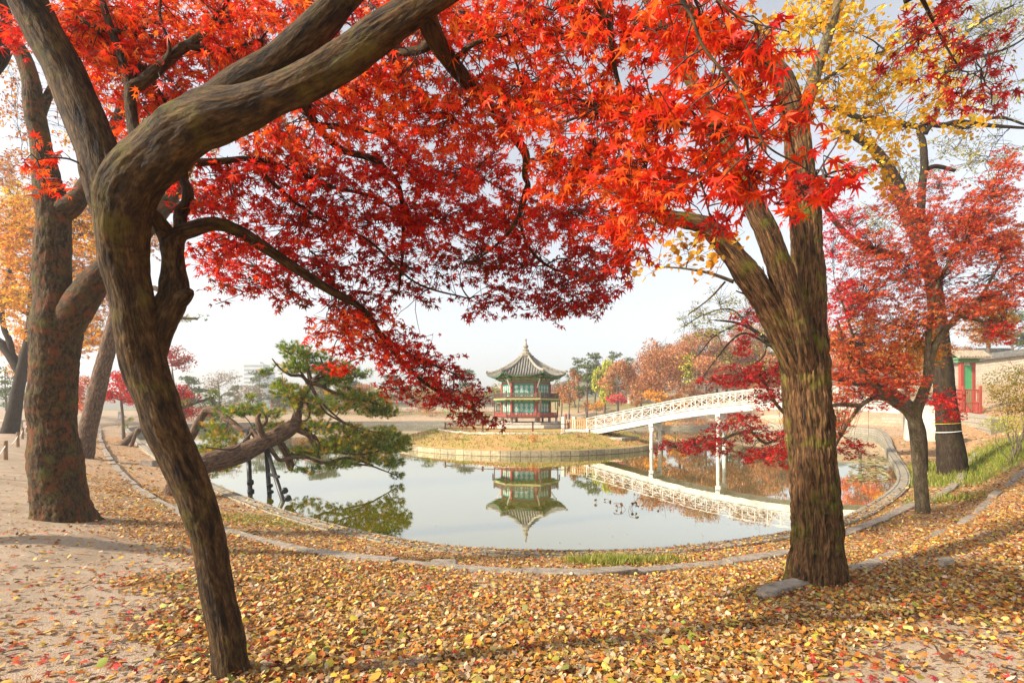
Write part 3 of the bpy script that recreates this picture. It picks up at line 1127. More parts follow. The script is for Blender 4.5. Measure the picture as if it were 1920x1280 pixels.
mb.build('finial', mat_noise('weathered_finial', (0.16, 0.14, 0.11), (0.36, 0.32, 0.25), 5, 0.9, 0.2), ro)
# steps on the right of the platform
mb = MB()
for i in range(3):
    mb.box((PC[0] + 3.6 + 0.25 * i, PC[1] - 0.6, Z0 + 0.12 * (3 - i) - 0.1), (0.9, 1.5, 0.24 * (3 - i)), rz=0.3)
mb.build('step', STONE_PALE, pav, bevel=0.015)

# ------------------------------------------------------------------ low rail fence and kerb ring in front of the pavilion
mbp, mbr = MB(), MB()
fe = thing('rail_fence', (PC[0], 42.0, 1.1), 'low dark two-rail fence on the grass in front of the pavilion', 'fence')
fp = [P(672 + 60, 800, 40), P(905, 812, 40.3), P(999, 814, 40.2), P(1066, 812, 40.8)]
fp = [np.array([p[0], p[1], isl_h(p[0], p[1])]) for p in (P(835, 0, 41.5), P(905, 0, 39.4), P(999, 0, 38.9), P(1066, 0, 39.2))]
for p in fp:
    mb = MB(); mb.box(p + [0, 0, 0.26], (0.13, 0.13, 0.72), taper=0.85); mb.box(p + [0, 0, 0.64], (0.17, 0.17, 0.05)); mb.build('post', DKRED, fe)
for a, c in zip(fp[:-1], fp[1:]):
    for h_ in (0.20, 0.52):
        mb = MB(); mb.bar(a + [0, 0, h_], c + [0, 0, h_], 0.05, 0.06); mb.build('rail', DKRED, fe)
thk = np.linspace(R_(188), R_(330), 60)
pk = isl(thk, 0.66)
pk = np.c_[pk, isl_h(pk[:, 0], pk[:, 1])]
mb = MB(); kerb_blocks(mb, pk, 0.28, 0.10, 1.2, seed=12)
o = mb.build('stone_edging', STONE_PALE)
tag(o, 'pale stone edging at the top of the island grass slope', 'kerb')

# ------------------------------------------------------------------ bridge
BA, BB = np.array([6.1, 39.2]), np.array([21.6, 28.6])
bd = (BB - BA) / np.linalg.norm(BB - BA)
BL = np.linalg.norm(BB - BA)
bn = np.array([-bd[1], bd[0]])
if bn[1] > 0:
    bn = -bn                                 # towards the camera
BWID = 1.7


_dk = catmull([(0, 1.33), (.2, 2.08), (.4, 2.80), (.58, 3.20), (.7, 3.34), (.85, 3.32), (1, 3.08)], 8)
DECK_T, DECK_Z = _dk[:, 0], _dk[:, 1]


def deck_z(l):
    return np.interp(l / BL, DECK_T, DECK_Z)


def bpt(l, side, z):
    p = BA + bd * l + bn * side
    return np.array([p[0], p[1], z])


br = thing('footbridge', (*BA, 1.3), 'white arched wooden footbridge with crossed lattice rails leading from the island to the right bank', 'bridge')
NB = 26
mb = MB()
for i in range(NB):
    l0, l1 = BL * i / NB, BL * (i + 1) / NB
    z0, z1 = float(deck_z(l0)), float(deck_z(l1))
    q = [bpt(l0, -BWID / 2, z0), bpt(l0, BWID / 2, z0), bpt(l1, BWID / 2, z1), bpt(l1, -BWID / 2, z1)]
    v = np.array(q + [x - [0, 0, 0.12] for x in q])
    mb.add(v, [(0, 1, 2, 3), (7, 6, 5, 4), (1, 0, 4, 5), (2, 1, 5, 6), (3, 2, 6, 7), (0, 3, 7, 4)])
mb.build('deck', WOOD, br)
for side in (1, -1):
    mb = MB()
    for i in range(NB):
        l0, l1 = BL * i / NB, BL * (i + 1) / NB
        z0, z1 = float(deck_z(l0)), float(deck_z(l1))
        for o_, hgt, top, wd_ in ((BWID / 2 + 0.08, 0.44, -0.02, 0.14), (BWID / 2 + 0.12, 0.07, 0.06, 0.2)):
            o2 = side * o_
            v = []
            for (l, z) in ((l0, z0), (l1, z1)):
                for ss in (-wd_ / 2, wd_ / 2):
                    v += [bpt(l, o2 + ss, z + top), bpt(l, o2 + ss, z + top - hgt)]
            v = np.array(v)
            mb.add(v, [(0, 4, 5, 1), (2, 3, 7, 6), (0, 2, 6, 4), (1, 5, 7, 3)])
    mb.build('girder', WHITE, br)
    mb, mb2, mb3, mx_, posts_ = MB(), MB(), MB(), MB(), []
    NP = 26
    RH = 0.80
    for i in range(NP + 1):
        l = BL * i / NP
        z = float(deck_z(l))
        mp_ = MB()
        posts_.append(mp_)
        mp_.box(bpt(l, side * BWID / 2, z + 0.06 + RH / 2), (0.05, 0.05, RH), rz=math.atan2(bd[1], bd[0]))
        if i < NP:
            l1 = BL * (i + 1) / NP
            z1 = float(deck_z(l1))
            for h_, t_ in ((RH + 0.06, 0.055), (0.17, 0.035), (RH - 0.12, 0.03)):
                (mb if h_ > RH else mb2 if h_ > 0.4 else mb3).bar(bpt(l, side * BWID / 2, z + h_), bpt(l1, side * BWID / 2, z1 + h_), 0.09 if h_ > RH else 0.05, t_)
            for s0, s1 in ((0.19, RH - 0.14), (RH - 0.14, 0.19)):
                mx_.bar(bpt(l + 0.04, side * (BWID / 2 + 0.012 * (1 if s0 < s1 else -1)), z + s0), bpt(l1 - 0.04, side * (BWID / 2 + 0.012 * (1 if s0 < s1 else -1)), z1 + s1), 0.022, 0.028)
    r_ = mb.build('handrail', WHITE, br)
    mb2.build('rail', WHITE, r_)
    mb3.build('rail', WHITE, r_)
    mx_.build('cross_lattice', WHITE, r_)
    for mp_ in posts_:
        mp_.build('railing_post', WHITE, r_)
for lf in (0.265, 0.50, 0.79):
    l = BL * lf
    z = float(deck_z(l)) - 0.46
    mb = MB()
    mb.bar(bpt(l, -BWID / 2 - 0.2, z - 0.1), bpt(l, BWID / 2 + 0.2, z - 0.1), 0.28, 0.2)
    mb.build('cross_beam', WHITE, br)
    for s_ in (-1, 1):
        mb = MB()
        p = bpt(l, s_ * BWID / 2 * 0.95, 0)
        q = bpt(l, s_ * BWID / 2 * 1.12, 0)
        mb.tube([[q[0], q[1], -0.6], [*(p[:2] * 0.5 + q[:2] * 0.5), z * 0.5], [p[0], p[1], z - 0.3]], [0.135, 0.12, 0.115], 14)
        mb.box((p[0], p[1], z - 0.36), (0.31, 0.31, 0.28), rz=math.atan2(bd[1], bd[0]))
        mb.build('pier', WHITE, br)
# abutment on the island
mb = MB()
for lo, hi, zt_, zb_, wd_, mt_ in ((-2.0, 0.30, 1.36, 0.45, 2.3, STONE_PALE), (0.31, 3.1, 0.84, 0.1, 3.2, CONC)):
    mb = MB()
    c = BA + bd * (lo + hi) / 2
    mb.box((*c, (zt_ + zb_) / 2), (hi - lo, wd_, zt_ - zb_), rz=math.atan2(bd[1], bd[0]))
    mb.build('abutment', mt_, br, bevel=0.03)
for s_ in (-1, 1):
    mb = MB()
    for i in range(9):
        p = BA - bd * (0.15 + 0.19 * i) + bn * s_ * (BWID / 2 + 0.05)
        mb.box((*p, 1.38 + 0.36), (0.07, 0.07, 0.72), rz=math.atan2(bd[1], bd[0]))
    for zz in (1.55, 2.05):
        a, c = BA - bd * 0.1 + bn * s_ * (BWID / 2 + 0.05), BA - bd * 1.75 + bn * s_ * (BWID / 2 + 0.05)
        mb.bar((*a, zz), (*c, zz), 0.04, 0.06)
    mb.build('slatted_gate_rail', WOOD, br)
for s_ in (-1, 1):
    mb = MB()
    p = BA - bd * 1.95 + bn * s_ * (BWID / 2 + 0.05)
    mb.box((*p, 1.4 + 0.30), (0.3, 0.3, 1.2), rz=math.atan2(bd[1], bd[0]), taper=0.92)
    mb.build('stone_end_post', STONE_PALE, br, bevel=0.02)
c = BB + bd * 0.9
mb = MB(); mb.box((*c, 2.1), (1.3, 2.1, 1.9), rz=math.atan2(bd[1], bd[0])); mb.build('abutment', STONE_PALE, br, bevel=0.03)

# ------------------------------------------------------------------ foliage tools
def fan_leaf(lobes, base=0.10, valley=0.34):
    """palmate leaf: centre, valleys and lobe tips, unit length, in the xy plane with the tip along +y"""
    tips = [(L * math.sin(R_(a)), L * math.cos(R_(a)), -0.22 * L * L) for a, L in lobes]
    angs = [a for a, L in lobes]
    val = [(-0.04, -base, 0.0)]
    for a, c in zip(angs[:-1], angs[1:]):
        h = (a + c) / 2
        val.append((valley * math.sin(R_(h)), valley * math.cos(R_(h)), 0.03))
    val.append((0.04, -base, 0.0))
    v = [(0, 0, 0.0)] + val + tips
    nv = len(val)
    f = [(0, 1 + i, 1 + nv + i, 2 + i) for i in range(len(tips))]
    return np.array(v), np.array(f)


MAPLE = fan_leaf([(-128, 0.45), (-86, 0.78), (-43, 0.95), (0, 1.0), (43, 0.95), (86, 0.78), (128, 0.45)], valley=0.30)
MAPLE5 = fan_leaf([(-105, 0.62), (-52, 0.92), (0, 1.0), (52, 0.92), (105, 0.62)], valley=0.34)


def curled(tpl, side, tipd, twist):
    v, f = tpl[0].copy(), tpl[1]
    v[:, 2] += side * np.abs(v[:, 0]) - tipd * np.maximum(v[:, 1], 0) ** 2 + twist * v[:, 0] * v[:, 1]
    v[:, 0] *= 1 - 0.35 * abs(side)
    return v, f


MAPLES = [MAPLE, curled(MAPLE, 0.45, 0.1, 0.2), curled(MAPLE, -0.35, 0.35, -0.25), curled(MAPLE, 0.15, 0.6, 0.4)]
MAPLES5 = [MAPLE5, curled(MAPLE5, 0.45, 0.1, 0.2), curled(MAPLE5, -0.35, 0.35, -0.25)]
OVATE = (np.array([(0, 0, 0), (-0.22, 0.28, 0.07), (-0.20, 0.62, 0.06), (0, 1.0, -0.06), (0.20, 0.62, 0.06), (0.22, 0.28, 0.07)], float),
         np.array([(0, 3, 2, 1), (0, 5, 4, 3)]))
ROUND = (np.array([(0, 0, 0), (-0.36, 0.25, 0.08), (-0.34, 0.68, 0.06), (0, 0.95, -0.04), (0.34, 0.68, 0.06), (0.36, 0.25, 0.08)], float),
         np.array([(0, 3, 2, 1), (0, 5, 4, 3)]))


def rot_from(yaw, pitch, roll):
    cy, sy, cp, sp, cr, sr = np.cos(yaw), np.sin(yaw), np.cos(pitch), np.sin(pitch), np.cos(roll), np.sin(roll)
    n = len(yaw)
    Rz = np.zeros((n, 3, 3)); Rz[:, 0, 0] = cy; Rz[:, 0, 1] = -sy; Rz[:, 1, 0] = sy; Rz[:, 1, 1] = cy; Rz[:, 2, 2] = 1
    Rx = np.zeros((n, 3, 3)); Rx[:, 0, 0] = 1; Rx[:, 1, 1] = cp; Rx[:, 1, 2] = -sp; Rx[:, 2, 1] = sp; Rx[:, 2, 2] = cp
    Ry = np.zeros((n, 3, 3)); Ry[:, 1, 1] = 1; Ry[:, 0, 0] = cr; Ry[:, 0, 2] = sr; Ry[:, 2, 0] = -sr; Ry[:, 2, 2] = cr
    return Rz @ Rx @ Ry


class Leaves:
    def __init__(self):
        self.v, self.f, self.c, self.n = [], [], [], 0

    def add(self, tpl, pos, R, size, col):
        tv, tf = tpl
        n, k = len(pos), len(tv)
        V = np.einsum('nij,kj->nki', R, tv) * size[:, None, None] + pos[:, None, :]
        Fc = tf[None] + (np.arange(n) * k)[:, None, None] + self.n
        self.v.append(V.reshape(-1, 3)); self.f.append(Fc.reshape(-1, tf.shape[1])); self.c.append(np.repeat(col, k, 0))
        self.n += n * k

    def build(self, name, mat, parent):
        if not self.v:
            return None
        return big_mesh(name, np.concatenate(self.v), np.concatenate(self.f), np.concatenate(self.c), mat, parent)


def palette(cols, n, r, jit=0.16):
    cols = np.array(cols, float)
    c = cols[r.integers(0, len(cols), n)]
    return np.clip(c * (1 + r.normal(0, jit, (n, 1))) * (1 + r.normal(0, 0.06, (n, 3))), 0.003, 0.95)


PAL = {
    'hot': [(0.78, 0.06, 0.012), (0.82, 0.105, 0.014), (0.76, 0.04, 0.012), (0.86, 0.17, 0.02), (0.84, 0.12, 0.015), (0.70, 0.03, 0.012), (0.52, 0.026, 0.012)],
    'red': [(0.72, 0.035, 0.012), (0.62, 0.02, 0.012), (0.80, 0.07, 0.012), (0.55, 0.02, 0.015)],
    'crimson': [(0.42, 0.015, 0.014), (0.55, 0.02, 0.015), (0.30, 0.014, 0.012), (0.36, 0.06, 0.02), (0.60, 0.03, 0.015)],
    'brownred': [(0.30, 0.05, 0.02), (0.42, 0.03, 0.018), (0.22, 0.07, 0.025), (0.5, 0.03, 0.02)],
    'pink': [(0.64, 0.075, 0.03), (0.58, 0.05, 0.032), (0.74, 0.17, 0.04), (0.50, 0.035, 0.022), (0.74, 0.24, 0.10), (0.70, 0.12, 0.025), (0.72, 0.10, 0.02)],
    'salmon': [(0.72, 0.20, 0.06), (0.70, 0.14, 0.06), (0.66, 0.08, 0.04), (0.74, 0.28, 0.06)],
    'darkred': [(0.34, 0.016, 0.014), (0.45, 0.02, 0.016), (0.26, 0.012, 0.012), (0.5, 0.03, 0.02)],
    'yellow': [(0.80, 0.50, 0.03), (0.78, 0.42, 0.025), (0.82, 0.58, 0.06), (0.70, 0.36, 0.03)],
    'gold': [(0.70, 0.33, 0.03), (0.62, 0.26, 0.025), (0.74, 0.42, 0.04), (0.5, 0.2, 0.03)],
    'orange': [(0.72, 0.26, 0.03), (0.70, 0.34, 0.04), (0.60, 0.20, 0.03), (0.74, 0.42, 0.06)],
    'tan': [(0.50, 0.22, 0.06), (0.42, 0.15, 0.04), (0.58, 0.30, 0.09), (0.35, 0.11, 0.04)],
    'olive': [(0.34, 0.32, 0.07), (0.42, 0.38, 0.10), (0.27, 0.27, 0.06), (0.48, 0.40, 0.16)],
    'oak': [(0.48, 0.20, 0.09), (0.42, 0.155, 0.07), (0.55, 0.26, 0.12), (0.36, 0.13, 0.06), (0.52, 0.30, 0.11)],
    'willow': [(0.42, 0.42, 0.06), (0.36, 0.38, 0.05), (0.50, 0.46, 0.08)],
    'conifer': [(0.085, 0.13, 0.03), (0.055, 0.095, 0.025), (0.13, 0.17, 0.035), (0.18, 0.19, 0.05)],
    'grey': [(0.32, 0.24, 0.16), (0.25, 0.18, 0.12), (0.40, 0.26, 0.13)],
    'rose': [(0.62, 0.05, 0.07), (0.55, 0.03, 0.05), (0.68, 0.10, 0.08)],
    'scarlet': [(0.72, 0.03, 0.03), (0.6, 0.02, 0.03), (0.76, 0.09, 0.03), (0.5, 0.015, 0.025)],
    'bush': [(0.34, 0.25, 0.025), (0.22, 0.21, 0.025), (0.42, 0.26, 0.03), (0.14, 0.155, 0.02), (0.32, 0.13, 0.025)],
}


class Tree:
    """a tree: Empty at the foot, trunk / branch / crown children"""

    def __init__(self, name, base, label, cat, bark, group=None, seed=1):
        self.o = thing(name, base, label, cat, group)
        self.bark = bark
        self.skel = []                       # points leaves can hang from: (x, y, z, radius)
        self.r = np.random.default_rng(seed)
        self.seed = seed
        self.lv = Leaves()
        self.tw = MB()

    def limb(self, px, name='branch', sides=16, m=8, lump=0.06, furrow=0.0, fcells=10, flen=4.0, flare=0.0, world=False, bark=None, parent=None):
        """px: list of (px, py, depth, width in pixels), or (x, y, z, radius) if world"""
        a = np.array(px, float)
        if not world:
            p = np.array([P(x, y, d) for x, y, d, _ in a])
            r = a[:, 3] / 2 * a[:, 2] / F
            # the wide lens widens things away from the picture's centre: take that out of the measured width
            g = np.abs(np.gradient(a[:, :2], axis=0)) + 1e-6
            vt = g[:, 1] / np.hypot(g[:, 0], g[:, 1])
            r = r / (np.hypot(1, (a[:, 0] - CX) / F) * vt ** 2 + np.hypot(1, (a[:, 1] - HY) / F) * (1 - vt ** 2))
        else:
            p, r = a[:, :3], a[:, 3]
        q = catmull(np.c_[p, r], m)
        q[:, 3] = np.maximum(q[:, 3], 0.0015)
        mb = MB()
        self.seed += 1
        mb.tube(q[:, :3], q[:, 3], sides, lump=lump, furrow=furrow, fcells=fcells, flen=flen, seed=self.seed, flare=flare)
        self.skel.append(q)
        return mb.build(name, bark or self.bark, parent or self.o, smooth=True)

    def pts(self):
        return np.concatenate(self.skel)

    def near(self, p, maxr=9e9):
        s = self.pts()
        s = s[s[:, 3] < maxr] if (s[:, 3] < maxr).any() else s
        k = np.argmin(((s[:, :3] - p) ** 2).sum(1))
        return s[k]

    def bend(self, a, c, sag=0.1, n=6, jit=0.06):
        a, c = np.asarray(a), np.asarray(c)
        L = np.linalg.norm(c - a)
        t = np.linspace(0, 1, n)[:, None]
        p = a + (c - a) * t
        off_ = np.sin(t * math.pi) * (np.array([0, 0, sag * L]) + self.r.normal(0, jit * L, 3))
        w_ = self.r.normal(0, jit * 0.35 * L, (n, 3))
        w_[0] = w_[-1] = 0
        return p + off_ + w_

    def cloud(self, spec, pal, size, cov, tpl=MAPLE, flat=0.45, per=10, droop=0.25, twr=0.0022, depth=0.35, sub=True, jit=0.16, tilt=0.55, subr=0.007):
        """leafy sprays filling ellipsoids given as (px, py, depth, rx px, ry px); size = leaf length in metres, cov = layers of leaves"""
        r = self.r
        for e in spec:
            px, py, d, rx, ry = e[:5]
            pl = e[5] if len(e) > 5 else pal
            cv = cov * (e[6] if len(e) > 6 else 1.0)
            sz = size
            lpx = sz * F / d
            n = int(cv * math.pi * rx * ry / (0.30 * lpx * lpx))
            nsp = max(1, n // per)
            c = P(px, py, d)
            if sub:
                s = self.near(c)
                q = self.bend(s[:3], c, 0.06)
                rad = np.linspace(min(max(subr, 0.3 * s[3] if s[3] < 0.03 else subr), s[3] * 0.9 + 0.002), 0.003, len(q))
                q2 = catmull(np.c_[q, rad], 3)
                self.tw.tube(q2[:, :3], q2[:, 3], 5, cap=False)
                self.skel.append(q2)
            sk = self.pts()
            sk = sk[sk[:, 3] < 0.03] if (sk[:, 3] < 0.03).any() else sk
            # spray origins
            u = r.normal(0, 1, (nsp, 3))
            u /= np.linalg.norm(u, axis=1)[:, None]
            u *= r.uniform(0, 1, (nsp, 1)) ** (1 / 2.4)
            O = np.stack([P(px + a * rx, py + b_ * ry, d * (1 + depth * 0.35 * g_)) for a, b_, g_ in u])
            yaw = r.uniform(0, 2 * math.pi, nsp)
            for i in range(nsp):
                L = sz * r.uniform(2.6, 5.0)
                dr = np.array([math.cos(yaw[i]), math.sin(yaw[i]), -droop + r.normal(0, 0.25)])
                dr /= np.linalg.norm(dr)
                a = O[i] - dr * L * 0.5
                tip = O[i] + dr * L * 0.5 - np.array([0, 0, droop * L * 0.3])
                k = np.argmin(((sk[:, :3] - a) ** 2).sum(1))
                st = sk[k, :3]
                if np.linalg.norm(st - a) < 1.1 * max(1, d / 5):
                    q = self.bend(st, a, 0.04, 4)
                    q = np.vstack([q, (a + tip) / 2 + [0, 0, 0.04 * L], tip])
                else:
                    q = np.vstack([a, (a + tip) / 2 + [0, 0, 0.04 * L], tip])
                self.tw.tube(q, np.linspace(twr * 1.6, twr * 0.5, len(q)), 3, cap=False)
                m_ = per
                t = r.uniform(0.0, 1.0, m_)
                pos = a + (tip - a) * t[:, None] + r.normal(0, 1, (m_, 3)) * sz * np.array([0.55, 0.55, 0.25])
                ya = yaw[i] - math.pi / 2 + np.where(np.arange(m_) % 2, 1, -1) * r.uniform(0.2, 1.3, m_)
                Rm = rot_from(ya, r.normal(-0.35, tilt, m_), r.normal(0, tilt * 0.8, m_))
                shade = 1 + r.normal(0, 0.08)
                cc = np.clip(palette(PAL[pl], m_, r, jit) * shade, 0.003, 0.95)
                ss = sz * r.uniform(0.55, 1.2, m_)
                tl = MAPLES if tpl is MAPLE else MAPLES5 if tpl is MAPLE5 else [tpl]
                kd = r.integers(0, len(tl), m_)
                for j_, tp_ in enumerate(tl):
                    if (kd == j_).any():
                        self.lv.add(tp_, pos[kd == j_], Rm[kd == j_], ss[kd == j_], cc[kd == j_])

    def finish(self, leaf=None, twig=None, crown='crown', twigs='twigs'):
        c = self.lv.build(crown, leaf or LEAF, self.o)
        if self.tw.v:
            self.tw.build(twigs, twig or TWIG, c or self.o, smooth=True)
        return c


# ------------------------------------------------------------------ the leaning maple in front
gb = ground(437, 1262)
M1 = Tree('maple_tree', gb, 'bent maple in the left foreground with leaning mossy trunk and wide red canopy', 'tree', BARK_MAPLE, seed=101)
d0 = gb[1]
k_ = d0 / 3.06
M1.limb([(441, 1305, d0, 84), (436, 1262, d0, 74), (428, 1215, d0, 69), (412, 1130, 3.07 * k_, 67), (393, 1030, 3.06 * k_, 65), (380, 965, 3.05 * k_, 71), (349, 890, 3.03 * k_, 77), (310, 795, 3.0, 84), (277, 705, 2.97, 90),
         (256, 612, 2.93, 94), (242, 540, 2.9, 92), (233, 475, 2.87, 102), (229, 420, 2.82, 112), (241, 362, 2.78, 118), (283, 303, 2.72, 112), (345, 250, 2.64, 112), (405, 218, 2.58, 108), (478, 193, 2.52, 84), (560, 160, 2.45, 76),
         (650, 108, 2.4, 77), (735, 45, 2.3, 72), (830, -15, 2.2, 62), (960, -90, 2.05, 50), (1100, -150, 1.95, 36)],
        'trunk', sides=110, m=20, lump=0.10, furrow=0.075, fcells=34, flen=6, flare=0.14)
M1.limb([(222, 440, 2.86, 70), (208, 380, 2.88, 90), (188, 300, 2.92, 90), (162, 230, 2.95, 90), (124, 140, 2.95, 88), (82, 60, 2.93, 86), (48, -10, 2.9, 84), (0, -100, 2.85, 76)], sides=80, m=18, furrow=0.06, fcells=30, flen=5)
M1.limb([(330, 265, 2.68, 64), (380, 212, 2.64, 70), (440, 165, 2.6, 72), (520, 115, 2.58, 68), (600, 45, 2.55, 66), (650, -10, 2.55, 62), (740, -100, 2.5, 54)], sides=70, m=16, furrow=0.05, fcells=28, flen=5)
M1.limb([(270, 705, 2.97, 50), (292, 640, 3.0, 58), (310, 590, 3.03, 60), (325, 552, 3.05, 64), (326, 500, 3.05, 46), (322, 462, 3.05, 48), (335, 440, 3.06, 34), (358, 430, 3.08, 32), (400, 420, 3.12, 27), (440, 430, 3.2, 25), (490, 460, 3.3, 23), (550, 500, 3.45, 20), (620, 545, 3.6, 17), (680, 580, 3.8, 13), (730, 650, 4.0, 10), (800, 720, 4.2, 7), (890, 770, 4.4, 4)], sides=28, m=8, lump=0.1, furrow=0.05, fcells=12)
M1.limb([(318, 580, 3.04, 30), (340, 560, 3.02, 34), (356, 548, 3.0, 20), (362, 545, 3.0, 6)], sides=16, lump=0.1)
M1.limb([(322, 470, 3.05, 40), (312, 440, 3.04, 38), (296, 415, 3.0, 32), (272, 388, 2.93, 30), (262, 370, 2.85, 28)], sides=18)
M1.limb([(340, 436, 3.07, 30), (338, 405, 3.1, 26), (350, 380, 3.1, 24), (352, 355, 3.1, 22), (342, 330, 3.1, 20), (352, 300, 3.1, 16), (380, 260, 3.15, 12)], sides=14, lump=0.15)
M1.limb([(268, 320, 2.85, 30), (258, 280, 2.9, 28), (247, 215, 2.95, 25), (247, 170, 2.97, 27), (275, 148, 3.0, 24), (330, 100, 3.05, 22), (370, 72, 3.05, 17), (398, 40, 3.05, 12), (425, 0, 3.05, 11), (450, -70, 3.0, 8)], sides=14)
M1.limb([(247, 180, 2.97, 22), (228, 110, 3, 19), (205, 45, 3, 16), (185, -20, 3, 13)], sides=12)
M1.limb([(352, 86, 3.05, 16), (400, 95, 3.08, 13), (440, 92, 3.1, 11), (490, 75, 3.2, 7)], sides=8)
M1.limb([(225, 60, 3, 14), (190, 55, 3, 10), (165, 45, 3.05, 8), (130, 20, 3.1, 5)], sides=8)
M1.limb([(300, 135, 3.02, 12), (318, 90, 3, 8), (300, 30, 3, 6), (305, -30, 3, 4)], sides=8)
M1.limb([(248, 160, 2.97, 16), (265, 125, 3.1, 11), (300, 175, 3.2, 9), (318, 210, 3.3, 7)], sides=8)
M1.limb([(770, 28, 2.28, 40), (792, 20, 2.26, 46), (820, 80, 2.4, 38), (860, 135, 2.6, 32), (910, 190, 2.8, 25), (950, 240, 3, 19), (985, 288, 3.1, 16), (984, 330, 3.2, 11), (990, 355, 3.25, 9), (965, 420, 3.4, 7), (930, 460, 3.6, 5), (890, 490, 3.9, 3)], sides=18)
M1.limb([(815, 75, 2.4, 24), (790, 92, 2.5, 20), (755, 98, 2.6, 17), (715, 92, 2.7, 12), (660, 100, 2.8, 8)], sides=12)
M1.limb([(850, 115, 2.5, 14), (890, 82, 2.4, 10), (960, 60, 2.3, 9), (1030, 25, 2.2, 7), (1080, -20, 2.1, 5)], sides=8)
M1.limb([(925, 205, 2.85, 12), (985, 180, 2.8, 9), (1060, 175, 2.7, 8), (1110, 155, 2.6, 6), (1145, 130, 2.5, 4)], sides=8)
M1.limb([(930, 210, 2.85, 10), (985, 228, 3.0, 9), (1040, 234, 3.0, 8), (1085, 220, 2.9, 5), (1150, 215, 2.9, 3)], sides=8)
M1.limb([(960, -90, 2.05, 26), (1080, -30, 2.0, 18), (1140, 40, 2.0, 13), (1147, 95, 2.0, 10), (1160, 160, 2.05, 9), (1185, 230, 2.1, 8), (1225, 300, 2.2, 6), (1260, 360, 2.3, 3)], sides=12)
M1.limb([(1100, -150, 1.95, 20), (1225, -60, 1.7, 11), (1290, 20, 1.6, 7), (1320, 90, 1.55, 6), (1385, 170, 1.5, 5), (1430, 265, 1.45, 4), (1500, 310, 1.45, 3), (1560, 350, 1.45, 2)], sides=10, lump=0.12)
M1.limb([(1225, -60, 1.7, 8), (1330, -10, 1.6, 6), (1390, 35, 1.55, 4), (1480, 60, 1.5, 2.5)], sides=8, lump=0.1)
M1.limb([(1180, 225, 2.05, 8), (1260, 232, 1.9, 7), (1350, 238, 1.75, 6), (1420, 260, 1.6, 4)], sides=8)
M1.limb([(560, 165, 2.6, 24), (590, 230, 3.0, 17), (640, 280, 3.3, 14), (700, 300, 3.5, 13), (745, 345, 3.7, 11), (755, 400, 3.9, 8), (755, 470, 4.1, 6), (748, 545, 4.3, 4)], sides=10)
M1.limb([(590, 235, 3.0, 14), (660, 240, 3.3, 12), (720, 255, 3.5, 9), (770, 300, 3.7, 7), (850, 330, 3.9, 4)], sides=10)
M1.limb([(365, 305, 3.0, 16), (420, 302, 3.1, 13), (470, 298, 3.15, 10), (540, 315, 3.25, 8), (620, 350, 3.4, 7), (700, 370, 3.6, 6), (780, 420, 3.8, 4)], sides=10)
M1.limb([(470, 300, 3.15, 9), (530, 360, 3.3, 8), (600, 410, 3.5, 6), (690, 450, 3.7, 5), (780, 530, 4.0, 4), (880, 560, 4.3, 3)], sides=8)
M1.limb([(990, 340, 3.25, 8), (975, 400, 3.5, 7), (990, 460, 3.8, 6), (1030, 500, 4.1, 5), (1090, 520, 4.3, 3)], sides=8)
M1.limb([(680, 580, 3.8, 9), (710, 620, 3.9, 7), (760, 660, 4.0, 6), (850, 700, 4.2, 3)], sides=8)
hot = [(250, 60, 3.3, 150, 90), (410, 45, 3.3, 120, 90), (300, 190, 3.3, 110, 60), (420, 130, 3.3, 110, 60), (560, 20, 3.1, 110, 60), (550, 265, 3.2, 110, 50), (650, 200, 3.0, 110, 70), (745, 140, 2.8, 110, 80), (890, 50, 2.6, 130, 80),
       (1030, 60, 2.3, 130, 90), (1180, 60, 2.0, 120, 90), (1310, 60, 1.8, 110, 80), (850, 220, 2.8, 130, 80), (990, 190, 2.5, 120, 80), (1120, 210, 2.2, 120, 90), (1250, 210, 1.9, 110, 100), (1370, 210, 1.75, 90, 90, 'hot', .8),
       (1400, 320, 1.75, 80, 60, 'hot', .8), (1310, 330, 1.85, 110, 70, 'hot', .85), (1210, 330, 2.0, 110, 70), (1100, 320, 2.5, 110, 60), (1530, 330, 1.6, 60, 60, 'red', 0.5), (1420, 90, 1.7, 70, 70, 'red', 0.65), (1480, 380, 1.7, 60, 20, 'red', .7), (700, 15, 2.9, 80, 40), (560, 170, 3.1, 60, 50), (1460, 200, 1.8, 60, 70, 'hot', .45), (1490, 290, 1.8, 60, 60, 'hot', .5), (1510, 370, 1.8, 45, 35, 'red', .6), (1580, 320, 1.6, 45, 40, 'red', .7), (1160, 400, 2.3, 70, 50), (1230, 410, 2.1, 60, 40), (1330, 400, 1.9, 60, 30, 'red', .8), (170, 40, 3.2, 60, 60), (220, 110, 3.2, 50, 50), (110, 60, 3.6, 60, 70, 'hot', .7), (40, 40, 3.8, 60, 60, 'red', .6), (170, 170, 3.7, 60, 60, 'hot', .6), (250, 250, 3.6, 60, 50, 'hot', .7), (300, 320, 3.6, 40, 40, 'red', .7), (1040, 330, 2.6, 70, 50)]
M1.cloud(hot, 'hot', 0.045, 1.6, MAPLE)
mid = [(170, 60, 3.4, 70, 90, 'hot'), (430, 330, 3.3, 90, 50), (580, 335, 3.4, 120, 55), (730, 320, 3.6, 110, 65), (880, 320, 3.5, 110, 65), (560, 420, 3.6, 140, 60), (700, 420, 3.9, 120, 60), (830, 410, 4.0, 110, 70), (950, 420, 3.9, 100, 70),
       (1060, 400, 3.3, 90, 60), (420, 470, 3.4, 75, 50), (380, 400, 3.3, 60, 45), (1140, 430, 2.6, 60, 50, 'red', 0.8), (490, 240, 3.5, 60, 50, 'gold', 0.5)]
M1.cloud(mid, 'red', 0.047, 1.5, MAPLE)
